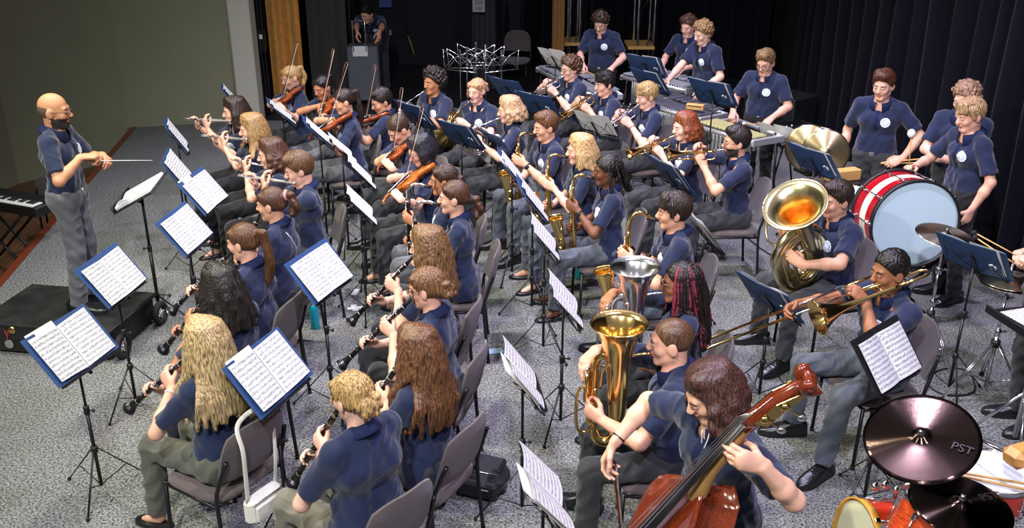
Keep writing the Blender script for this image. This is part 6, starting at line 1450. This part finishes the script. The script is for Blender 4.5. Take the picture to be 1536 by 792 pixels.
# concert snare head and crash cymbals on their cradle
for i, (px, py, lb) in enumerate(((1213, 222, 'large bronze crash cymbal upright, partly hidden by its twin'), (1238, 229, 'large bronze crash cymbal upright in front of its twin'))):
    d = unit(A(-.28, -.93, .22)); use('crash', lambda: b_cymbal(.215, CYM_B), m4(frame(np.cross(Y, d), d), at(px, py, .95 - i * .02)), lb, 'cymbal', 'crash cymbals')
p = at(1226, 240, .8); st = thing('cymbal_cradle', 'black cradle stand holding the two crash cymbals upright', 'cymbal stand', m4(rz(rad(20)), A(p[0], p[1], 0))); MB(BLACKM).box((0, 0, .70), (.36, .22, .03), .006).box((0, .09, .8), (.36, .02, .16), .006).build('tray', st); MB(BLACKM).bar((0, 0, .1), (0, 0, .70), .018, 10).build('pole', st)
for k in range(3): a = k * 2.1 + .4; MB(BLACKM).bar((0, 0, .25), (.3 * math.cos(a), .3 * math.sin(a), .012), .011, 7).build('leg', st)
tb = thing('tambourine', 'cream wooden tambourine lying beyond the crash cymbals', 'tambourine', m4(rx(.1), at(1228, 202, .95))); MB(CREAM).lathe([(.15, -.025), (.158, -.025), (.158, .025), (.15, .025), (.15, -.025)], 32, cap=False).build('hoop', tb); MB(SKIN_W).lathe([(0, .024), (.152, .024), (.152, .020), (0, .02)], 32).build('head', tb)
tp = at(1207, 197, .86); tr = thing('percussion_tray', 'black tray table crowded with small chrome percussion bits', 'tray table', m4(rz(rad(-65)), A(tp[0], tp[1], 0))); MB(BLACKM).box((0, 0, .83), (.62, .42, .02), .004).box((0, .2, .86), (.62, .012, .06), .003).box((0, -.2, .86), (.62, .012, .06), .003).box((.3, 0, .86), (.012, .42, .06), .003).box((-.3, 0, .86), (.012, .42, .06), .003).build('tray', tr)
for x in (-.25, .25): MB(BLACKM).tube([(x, -.18, .01), (x, 0, .8), (x, .18, .01)], .012, 7).build('leg', tr)
rr = random.Random(4); Rt2 = rz(rad(-65))
for k in range(34):
    pp = tp + Rt2 @ A(rr.uniform(-.27, .27), rr.uniform(-.17, .17), .0); pp[2] = .855
    def b_jingle():
        r = new('jingle_bell'); MB(CHROME).ball((0, 0, 0), .017, 10).build('shell', r); MB(BLACK).box((0, 0, -.012), (.02, .003, .008), .0005).build('slot', r); return r
    o = use('jingle', b_jingle, m4(rz(k) @ rx(.5 * k), pp), 'small chrome jingle bell in the black percussion tray', 'bell', 'jingle bells in the tray')
wb = at(1264, 262, .92); o = thing('slapstick_box', 'pale wooden box lying behind the snare drum', 'wooden box', m4(rz(rad(18)), wb)); MB(WOODL).box((0, 0, .0), (.30, .1, .09), .004).build('body', o); MB(mat('purple_label', srgb('6a5a9a'), .6)).box((.152, 0, 0), (.004, .08, .07), .001).build('label', o)
o = thing('side_table', 'small black table under the pale wooden box', 'table', m4(rz(rad(18)), A(wb[0], wb[1], 0))); MB(BLACKM).box((0, 0, .86), (.46, .3, .025), .004).build('table_top', o)
for x in (-.2, .2):
    for y in (-.12, .12): MB(BLACKM).bar((x, y, 0), (x, y, .85), .012, 7).build('leg', o)
BARG = mat('grey_alloy_bar', srgb('8a9096'), .4, .4); BARW = mat('dark_synthetic_bar', srgb('4d505a'), .35, .1, var=.15); BARY = mat('gold_green_bar', srgb('c4bf86'), .35, .35); BARS = mat('silver_bar', srgb('b3b8bd'), .35, .4)
mallet_keys('vibraphone', at(832, 97, .86), at(914, 140, .86), .26, .17, .86, BARG, 'vibraphone with grey bars in front of the thick curly hair percussionist', 24)
mallet_keys('marimba', at(958, 106, .86), at(1046, 128, .86), .3, .2, .86, BARS, 'silver barred vibraphone at the far side under two percussionists', 26)
mallet_keys('xylophone', at(990, 146, .88), at(1070, 173, .86), .27, .2, .88, BARW, 'dark barred xylophone with wood block on it', 28)
mallet_keys('marimba', at(1076, 178, .88), at(1152, 207, .86), .28, .2, .88, BARY, 'gold barred marimba in front of the glasses wearing percussionist', 14, two=False)
wbk = at(1043, 160, .95); o = thing('wood_block', 'pale wood block lying on the xylophone', 'wood block', m4(rz(rad(-25)), wbk)); MB(WOODL).box((0, 0, 0), (.19, .075, .06), .006).build('body', o); MB(EBONY).box((0, -.0365, .012), (.15, .006, .01), .001).build('slot', o)
# suspended cymbal, hi-hat
p = at(1418, 353, 1.02); b0 = at(1412, 530, 0); use('susp', lambda: b_cymbal(.20, CYM_L), m4(rx(.12) @ ry(.1), A(p[0], p[1], 1.02)), 'pale suspended cymbal overlapping the bass drum head', 'cymbal'); hw_stand('cymbal_stand', p, (p[0], p[1], 1.01), 'chrome stand of the suspended cymbal', 'cymbal stand', rot=.9)
p = at(1514, 421, .88)
for k in (0, 1): use('hihat', lambda: b_cymbal(.185, CYM_L), m4(rx(math.pi * (1 - k)), A(p[0], p[1], .86 + .03 * k)), 'hi-hat cymbal, ' + ('lower of the pair' if k == 0 else 'upper of the pair under the black tipped mallets'), 'cymbal', 'hi-hat cymbals')
hw_stand('hihat_stand', p, (p[0], p[1], 1.0), 'chrome hi-hat stand with two cymbals', 'cymbal stand', rot=1.2)
p = at(1534, 478, .92); o = thing('side_table', 'black trap table at the picture edge with papers', 'table', m4(rz(.2), A(p[0] + .12, p[1], .12))); MB(BLACKM).box((0, 0, .79), (.5, .36, .02), .004).box((-.25, 0, .81), (.012, .36, .05), .003).box((0, -.18, .81), (.5, .012, .05), .003).build('tray', o); MB(CHROME).bar((0, 0, -.02), (0, 0, .78), .014, 8).build('pole', o)
for k in range(3): MB(CHROME).bar((0, 0, .3), (.28 * math.cos(2.1 * k), .28 * math.sin(2.1 * k), -.108), .01, 7).build('leg', o)
o = tag(MB(SCORE, PAPER).box((0, 0, .002), (.3, .22, .004), .001).build('sheet_music', None, m4(rz(.3), A(p[0] + .08, p[1] + .02, .923))), 'white papers in the black trap table', 'sheet music')
# drum kit in the near corner
def kit(): pass
n1 = unit(A(-.30, -.30, .90)); p1 = at(1382, 656, .98); use('ride', lambda: b_cymbal(.255, CYM_D, 'PST'), m4(frame(A(.75, -.62, .05), n1), p1), 'large dark ride cymbal, upper of the two dark cymbals', 'cymbal')
n2 = unit(A(-.12, -.12, .95)); p2 = at(1441, 757, .86); use('crash_d', lambda: b_cymbal(.215, CYM_D, 'PST'), m4(frame(A(.9, .3, .0), n2), p2), 'dark crash cymbal, lower of the two dark cymbals', 'cymbal')
hw_stand('cymbal_stand', p1 + A(.12, .12, 0), p1 - n1 * .03, 'black stand of the large dark ride cymbal', 'cymbal stand', BLACKM, rot=2.9)
hw_stand('cymbal_stand', p2 + A(.03, .05, 0), p2 - n2 * .03, 'chrome stand of the lower dark cymbal', 'cymbal stand', CHROME, rot=.5)
o = flat_drum('snare_drum', 1492, 708, .66, .175, .15, REDSH, SKIN_W, 'snare drum with white head and red shell, two sticks across', (.05, .0))
ps = at(1492, 708, .66); hw_stand('snare_stand', ps, (ps[0], ps[1], .50), 'chrome snare stand of the drum kit', 'drum stand', hub=.28, spread=.28)
for k in (0, 1):
    q0 = at(1452, 712 + 5 * k, .685); q1 = at(1545, 728 + 9 * k, .685); use('stick', b_stick, m4(frame(q0 - q1), q1 * .75 + q0 * .25 + A(0, 0, .004)), 'drumstick lying across the red snare drum, ' + ('nearer the rim' if k else 'nearer the centre'), 'drumstick', 'drumsticks on the snare')
tm = at(1385, 800, .66); d = unit(A(.42, .25, .87)); drum('tom_drum', .15, .24, ORANGE, SKIN_W, 6, CHROME, None, m4(frame(np.cross(Y, d), d), tm), 'orange wood grain tom drum under the dark cymbals', 'tom drum')
fd = at(1286, 818, .30); d = unit(A(-.93, -.1, .12)); drum('bass_drum', .22, .36, REDSH, mat('cream_head', srgb('d9d6b4'), .5), 8, mat('yellow_hoop', srgb('c98f2e'), .35), None, m4(frame(np.cross(Y, d), d), fd + A(.17, 0, 0)), 'small red kick drum with yellow hoop at the near edge', 'bass drum')
m = thing('tom_mount', 'chrome tom mount with wing clamps over the kick drum', 'drum hardware', m4(np.eye(3), at(1345, 735, .55))); MB(CHROME).tube([(-.02, 0, -.2), (0, 0, 0), (.06, -.02, .06), (.13, -.05, .05)], .012, 8).build('arm', m)
for x, z in ((0, 0), (.06, .06), (-.06, .03), (-.11, .02)): MB(CHROME).ball((x, -.01 * x, z), .024, 8).bar((x - .03, 0, z), (x + .03, .02, z + .025), .006, 6).build('clamp', m)
o = thing('temple_block', 'wooden temple block at the picture edge above the snare', 'temple block', m4(rz(.4), at(1532, 683, .85))); MB(mat('temple_wood', srgb('c08a4a'), .4, var=.2)).box((0, 0, 0), (.16, .12, .10), .03).build('body', o); MB(CHROME).tube([(0, .03, -.03), (.0, .27, -.06), (0, .28, -.10), (0, .28, -.85)], .01, 8).build('rod', o); MB(BLACKM).tube([(-.16, .28, -.838), (0, .28, -.75), (.16, .28, -.838)], .009, 6).tube([(0, .12, -.838), (0, .28, -.75), (0, .44, -.838)], .009, 6).build('base', o)

# ------------------------------------------------------------------ small things on the floor and chairs
b = thing('shoulder_bag', 'white shoulder bag hanging by its strap from the blonde clarinetist chair', 'bag'); WB = mat('white_canvas', srgb('dedbcb'), .75, bump=.2, bscale=60)
if 'C4' in CH:
    Mw = CH['C4']['sp']['M'] @ m4(np.eye(3), A(.06, 0, 0)); b.matrix_local = Mw
    MB(WB).box((-.305, .02, .36), (.075, .23, .15), .03).box((-.343, .02, .345), (.02, .17, .09), .009).build('pouch', b)
    MB(WB).tube(smooth_path([(-.30, -.075, .40), (-.31, -.09, .55), (-.31, -.10, .72), (-.31, -.09, .86), (-.285, -.05, .885), (-.27, .03, .88), (-.30, .12, .86), (-.34, .135, .75), (-.33, .13, .6), (-.31, .12, .42)], 5), .013, 8, flat=.3).build('strap', b)
    MB(CHROME).tube([(-.346, -.08, .415), (-.348, .02, .418), (-.346, .12, .415)], .003, 5).build('zip', b)
def blob_thing(name, label, cat, p, shapes, mt, res=.007, yaw=0):
    t = thing(name, label, cat, m4(rz(yaw), p)); s = Blob()
    for c, r in shapes: s.ell(c, r, None, .03, planes=[(A(0, 0, -1), A(0, 0, .001))])
    V, Q = s.mesh(res, (-.4, -.4, -.03), (.4, .4, .5)); quad_object('body', V, Q, [mt], t); return t
NYL = mat('black_nylon', srgb('1b1c1f'), .6, bump=.2, bscale=90)
t = thing('backpack', 'black zipped bag lying on the carpet by the blonde bun player', 'bag', m4(rz(rad(-18)), at(724, 730, 0))); MB(NYL).box((0, 0, .075), (.30, .22, .15), .045).box((.0, .03, .14), (.24, .15, .05), .02).build('body', t)
MB(NYL).box((.01, -.115, .065), (.24, .05, .105), .022).build('front_pocket', t); MB(LAMP_W).box((.06, -.142, .085), (.05, .002, .008), .0005).build('tag', t); MB(BLACK).tube(smooth_path([(-.13, .02, .13), (-.17, .0, .19), (-.1, .03, .21), (-.04, .05, .165)], 4), .009, 6).build('handle', t); MB(NICKEL).tube([(-.12, -.07, .155), (.0, -.085, .163), (.12, -.07, .155)], .003, 5).build('zip', t)
t = blob_thing('pouch', 'brown furry pouch standing on the floor under a chair', 'pouch', at(657, 752, 0), [((0, 0, .13), (.075, .07, .14))], mat('brown_fur', srgb('8a5a2c'), .95, bump=.9, bscale=120, var=.3, vscale=60)); MB(mat('brown_cord', srgb('5a3a1c'), .8)).tube([(-.03, 0, .26), (0, 0, .3), (.03, 0, .26)], .005, 6).build('drawstring', t)
t = thing('camera', 'white and black pocket camera on the floor by the black bag', 'camera', m4(rz(.6), at(686, 735, 0))); MB(LAMP_W, BLACK).box((0, 0, .045), (.10, .05, .09), .01).build('body', t); MB(BLACK).lathe([(0, 0), (.03, 0), (.028, .03), (0, .03)], 16, R=np.stack([X, Z, -Y], 1), t=(0, -.025, .045)).build('lens', t)
def b_bottle():
    r = new('water_bottle'); MB(mat('teal_bottle', srgb('159aa8'), .3)).lathe([(0, 0), (.036, 0), (.037, .01), (.037, .17), (.03, .2), (.02, .215)], 20).build('body', r); MB(BLACK).lathe([(.022, .213), (.022, .24), (0, .242)], 16).build('cap', r); return r
use('bottle', b_bottle, m4(np.eye(3), at(473, 492, 0)), 'teal water bottle under the scrunchie ponytail player\'s chair', 'bottle', 'water bottles'); use('bottle', b_bottle, m4(np.eye(3), at(867, 416, 0)), 'teal water bottle beneath the braided saxophonist', 'bottle', 'water bottles')
t = thing('phone', 'pale blue phone lying flat on the carpet', 'phone', m4(rz(.25), at(740, 527, .006))); MB(mat('phone_case', srgb('7fb2dc'), .3)).box((0, 0, 0), (.15, .075, .009), .004).build('case', t); MB(mat('phone_screen', srgb('a9c6de'), .1)).box((0, 0, .005), (.138, .066, .002), .0008).build('screen', t)
for (px, py, yw, lb) in ((533, 438, 1.45, 'white tape strip on the carpet, upper of two marks'), (532, 462, .3, 'white crossed tape mark on the carpet, lower of two marks')):
    t = thing('tape_mark', lb, 'tape mark', m4(rz(yw), at(px, py, .001)), 'tape marks'); MB(LAMP_W).box((0, 0, .001), (.12, .045, .002), .0005).build('strip', t)
    if yw < 1: MB(LAMP_W).box((0, 0, .0025), (.05, .12, .002), .0005).build('strip', t)
t = tag(MB(FOLDER).box((0, 0, .004), (.26, .3, .008), .002).build('folder', None, m4(rz(.5), at(1252, 562, 0))), 'blue folder lying on the carpet behind the bass scroll', 'folder')
cb = [at(x, y, .008) for x, y in ((1385, 508), (1398, 540), (1392, 575), (1420, 592), (1460, 588), (1455, 560), (1430, 552), (1400, 560), (1385, 590), (1350, 600))]; tag(MB(BLACK).tube(smooth_path(cb, 6), .006, 6).build('cable'), 'black cable looped on the carpet near the trombonist', 'cable')
cb = [at(x, y, .008) for x, y in ((1085, 352), (1110, 350), (1140, 372), (1165, 388))]; tag(MB(BLACK).tube(smooth_path(cb, 6), .007, 6).build('cable'), 'short black cable on the carpet beneath a trumpeter chair', 'cable')
# double bass, leaning in front of its player
top = BASS_TOP; nkp = BASS_HEEL; dz = unit(top - nkp); base = top - dz * 2.02 + A(.05, 0, 0); yb = rad(181); Rb = frame(unit(np.cross(np.cross(dz, A(math.cos(yb), math.sin(yb), 0)), dz)), dz)
bs = b_bass(); bs.matrix_local = m4(Rb * 1.02, base); tag(bs, 'varnished double bass leaning on its player, scroll high', 'double bass')

# ------------------------------------------------------------------ backstage and auditorium
p = at(548, 158, 0); t = thing('wheeled_case', 'tall grey wheeled equipment case with pull handle', 'equipment case', m4(rz(.05), p)); MB(mat('case_grey', srgb('5b5e62'), .7, var=.05)).box((0, .2, .46), (.46, .36, .80), .02).build('body', t)
MB(CHROME).tube([(-.12, -.0, .8), (-.12, -.0, 1.24), (.06, -.0, 1.24), (.06, -.0, .8)], .009, 7).build('pull_handle', t); MB(LAMP_W).box((-.03, .012, .80), (.22, .014, .15), .004).build('document_pocket', t)
for x in (-.2, .2): MB(RUBBER).lathe([(0, -.015), (.045, -.015), (.045, .015), (0, .015)], 14, R=np.stack([Y, Z, X], 1), t=(x, .05, .045)).build('caster', t)
def sign(px, py, y, w, h_, mt, lines, label):
    v = py - 396; dy, dz_ = F_PX * math.cos(TILT) - v * math.sin(TILT), -(F_PX * math.sin(TILT) + v * math.cos(TILT)); k = y / dy; q = A((px - 768) * k, y, CAM_H + dz_ * k)
    t = thing('sign', label, 'sign', m4(np.eye(3), q)); MB(mt).box((0, 0, 0), (w, .012, h_), .002).build('panel', t)
    for i, (tx, sz, zz) in enumerate(lines):
        cu = bpy.data.curves.new('lettering', 'FONT'); cu.body = tx; cu.size = sz; cu.extrude = .001; cu.align_x = 'CENTER'; cu.align_y = 'CENTER'; cu.materials.append(BLACK)
        o = text_mesh(cu); o.parent = t; o.location = (0, -.008, zz); o.rotation_euler = (rad(90), 0, 0)
GSIGN = mat('grey_sign', srgb('9a9a98'), .7)
sign(718, 4, 15.05, .19, .28, GSIGN, (('250', .085, .0), ('150', .075, -.09)), 'grey capacity sign with numbers on the dark curtain'); sign(503, 2, 15.6, .17, .2, GSIGN, (('150', .075, -.05),), 'grey sign high on the backstage shelves'); sign(578, 4, 17.1, .22, .16, mat('blue_sign', srgb('3a4f86'), .7), (), 'small blue notice on the back wall'); sign(581, 49, 17.1, .14, .09, GSIGN, (), 'small pale switch plate on the back wall')
p = at(505, 150, 0); t = thing('shelving_rack', 'dark metal shelving rack stacked with red edged boxes backstage', 'shelving', m4(np.eye(3), A(p[0] - .1, 15.2, 0)))
for x in (-.3, .3): MB(BLACKM).box((x, 0, 1.6), (.04, .4, 3.2), .004).build('upright', t)
for z in (.4, .9, 1.5, 2.0, 2.5): MB(BLACKM).box((0, 0, z), (.6, .4, .03), .003).build('shelf', t)
for k, (z, c_) in enumerate(((1.55, '5a2a22'), (1.75, '3a3a3c'), (2.05, '5a2a22'), (2.25, '2c2c30'))): tag(MB(mat('box_' + c_, srgb(c_), .8)).box((0, 0, .08), (.5, .34, .16), .006).build('storage_box', None, m4(np.eye(3), A(p[0] - .1, 15.2, z - .03))), ('red' if c_[0] == '5' else 'grey') + ' storage box on the backstage rack, ' + ('lowest', 'second lowest', 'second highest', 'highest')[k], 'box', 'backstage boxes')
# cluster of unused wire desks
for k, (px, py, yw) in enumerate(((700, 88, -95), (728, 84, -80), (752, 92, -60), (690, 92, -120), (714, 80, -100))):
    g = at(px, py, 1.15)[:2]; t = thing('music_stand', 'empty chrome wire music stand in the dark cluster, ' + ('beside the charcoal drape', 'with the tallest bar', 'nearest the stacked chairs', 'with arms spread widest', 'half hidden among the others')[k], 'music stand', m4(rz(rad(yw)), A(g[0], g[1], 0)), 'unused music stands')
    MB(BLACKM).bar((0, 0, .03), (0, 0, 1.05), .01, 8).build('pole', t); m = MB(CHROME); m.box((0, 0, 1.17), (.012, .022, .24), .003)
    for s in (-1, 1): m.tube([(0, 0, 1.1), (-.03, s * .13, 1.2), (0, s * .24, 1.27)], .0055, 6); m.tube([(0, 0, 1.22), (-.02, s * .12, 1.17), (.01, s * .22, 1.05)], .0055, 6); m.tube([(0, s * .24, 1.27), (.01, s * .22, 1.05)], .005, 6)
    m.bar((.02, -.24, 1.04), (.02, .24, 1.04), .006, 6); m.build('desk', t)
    for j in range(3): MB(BLACKM).bar((0, 0, .3), (.25 * math.cos(2.1 * j), .25 * math.sin(2.1 * j), .012), .007, 6).build('leg', t)
for k in range(1): use('chair', b_chair, m4(rz(rad(-100)), A(*at(772, 140, 0)[:2], .10 * k) + A(0, .4, 0)), 'unused chair alone in the dark beyond the empty wire stands', 'chair')
q = A((617 - 768) * 16.9 / 1460, 16.95, CAM_H - 16.95 * .1805); t = thing('yellow_strap', 'yellow strap hanging on the black back wall', 'strap', m4(np.eye(3), q)); MB(mat('strap_yellow', srgb('a8872c'), .7)).tube([(-.06, 0, .17), (-.03, 0, .1), (.03, 0, -.12), (.05, 0, -.18)], [.02, .05, .045, .012], 8, flat=.25).build('webbing', t); MB(BLACK).tube([(-.06, 0, .17), (-.1, 0, .5), (-.12, 0, 1.2)], .008, 6).build('cord', t)
q = at(384, 178, 0); t = thing('cable_box', 'black wall box with hanging cables beside the white column', 'cable box', m4(np.eye(3), A(q[0] + .12, 13.62, 0))); MB(BLACKM).box((0, 0, 1.05), (.14, .1, .3), .01).build('box', t)
for k in (-.04, 0, .05): MB(BLACK).tube(smooth_path([(k, -.04, 2.4), (k + .01, -.05, 1.6), (k, -.05, 1.2), (k + .02, -.06, .5), (k, -.05, .02)], 4), .01, 6).build('cable', t)
MB(LAMP_W).box((.02, -.056, 1.12), (.05, .006, .06), .001).build('label_plate', t)
def scaffold(x0, x1, y, label):
    t = thing('scaffold_rack', label, 'scaffold', m4(np.eye(3), A((x0 + x1) / 2, y, 0))); w = (x1 - x0) / 2
    for s in (-1, 1):
        for yy in (0, .5): MB(CHROME).bar((s * w, yy, 0), (s * w, yy, 2.6), .022, 8).build('post', t)
    for z in (.78, ): MB(WOODL).box((-.06, .25, z), (2 * w + .16, .55, .05), .006).build('deck', t)
    MB(BLACKM).bar((-w, 0, .4), (w, 0, 1.1), .012, 7).bar((-w, 0, 1.25), (w, 0, 1.7), .012, 7).build('brace', t)
scaffold(.88, 1.03, 14.9, 'steel scaffold rack beyond the curly trumpeter'); scaffold(1.88, 2.12, 14.6, 'steel scaffold rack with wooden deck beyond the thick curly hair percussionist')
p = at(1200, 180, .3); t = thing('gear_case', 'black equipment case standing against the curtain behind the tray', 'equipment case', m4(rz(-.9), A(p[0] - .2, p[1] + .3, 0))); MB(mat('case_black', srgb('1a1b1f'), .5)).box((0, 0, .3), (.8, .5, .6), .02).build('body', t); MB(CHROME).box((0, -.26, .5), (.1, .02, .04), .004).build('latch', t)
mx = at(948, 156, .86); t = thing('audio_mixer', 'dark audio mixer with silver knobs behind the trumpeters', 'mixer', m4(rz(-.3), A(mx[0], mx[1], 0))); MB(BLACK).box((0, 0, .72), (.5, .4, .1), .01, rx(.15)).build('body', t)
for i in range(6):
    for j in range(4): MB(CHROME).lathe([(0, 0), (.012, 0), (.01, .025), (0, .026)], 8, t=(-.2 + .08 * i, -.12 + .08 * j, .775 + .012 * j)).build('knob', t)
for x in (-.2, .2): MB(BLACKM).tube([(x, -.15, 0), (x, .15, .68)], .012, 6).tube([(x, .15, 0), (x, -.15, .68)], .012, 6).build('leg', t)
p = at(55, 305, .3); t = thing('keyboard', 'digital piano on a folding stand below the stage edge', 'keyboard', m4(rz(rad(-22)), A(p[0] - .35, p[1], -.42))); MB(BLACK).box((0, 0, .76), (1.3, .34, .10), .012).build('body', t); MB(LAMP_W).box((0, -.10, .815), (1.2, .13, .012), .003).build('white_keys', t)
kb = MB(BLACK)
for i in range(35):
    if i % 7 in (2, 6): continue
    kb.box((-.57 + i * .034, -.075, .826), (.018, .085, .014), .002)
kb.build('black_keys', t)
for y in (-.1, .1): MB(BLACKM).tube([(-.4, y, .71), (.4, y, .0)], .015, 8).build('leg', t); MB(BLACKM).tube([(.4, -y, .71), (-.4, -y, .0)], .015, 8).build('leg', t)
use('chair', b_chair, m4(rz(rad(110)), A(p[0] - .15, p[1] + .85, -.42)), 'black chair behind the digital piano below the stage', 'chair')

# ------------------------------------------------------------------ light
w = bpy.data.worlds.new('World'); scene.world = w; w.use_nodes = True; bg = w.node_tree.nodes['Background']; bg.inputs[0].default_value = (.9, .93, 1, 1); bg.inputs[1].default_value = .2
curtain('border_curtain', (-2.6, 13.3), (3.6, 13.3), 2.7, 7, BLKCUR, 'black border curtain hanging high over the back of the stage', .04, .4)  # added above the view to keep stage light off the backstage area
def spot(loc, to, power, size=60, blend=.5, col=(1, 1, 1), radius=.15):
    l = bpy.data.lights.new('stage_light', 'SPOT'); l.energy = power; l.spot_size = rad(size); l.spot_blend = blend; l.color = col; l.shadow_soft_size = radius
    o = bpy.data.objects.new('stage_light', l); COL.objects.link(o); o.location = loc; o.rotation_euler = (Vector(to) - Vector(loc)).to_track_quat('-Z', 'Y').to_euler(); return o
WARM, COOL, PURP = (1, .95, .78), (.90, .95, 1), (.76, .68, 1)
spot((-5.5, 1.2, 7.0), (-.8, 6.0, .6), 1591, 62, .6, WARM)
spot((-4.6, 6.5, 7.2), (.4, 7.2, .8), 1591, 70, .6, WARM)
spot((-1.0, -.5, 6.8), (.2, 6.8, .6), 1660, 70, .6, COOL)
spot((2.2, .5, 6.6), (1.8, 6.5, .6), 1147, 70, .6, PURP)
spot((-1.6, 6.4, 6.4), (-1.2, 6.4, 0), 760, 100, .8, WARM)
spot((1.6, 6.0, 6.4), (1.6, 6.2, 0), 1168, 100, .8, PURP)
spot((1.2, 9.8, 6.4), (.8, 9.4, 0), 1348, 95, .8, PURP)
spot((-1.6, 10.0, 6.4), (-1.4, 9.6, 0), 622, 90, .8, COOL)

cam = bpy.data.cameras.new('Camera'); cam.sensor_width = 36; cam.lens = 36 * F_PX / 1536; cam.clip_end = 100
co = bpy.data.objects.new('Camera', cam); COL.objects.link(co); co.location = (0, 0, CAM_H); co.rotation_euler = (rad(90) - TILT, 0, 0); scene.camera = co
vs = scene.view_settings; vs.view_transform = 'Standard'; vs.look = 'None'; vs.gamma = 1; vs.use_curve_mapping = False; vs.exposure = .12
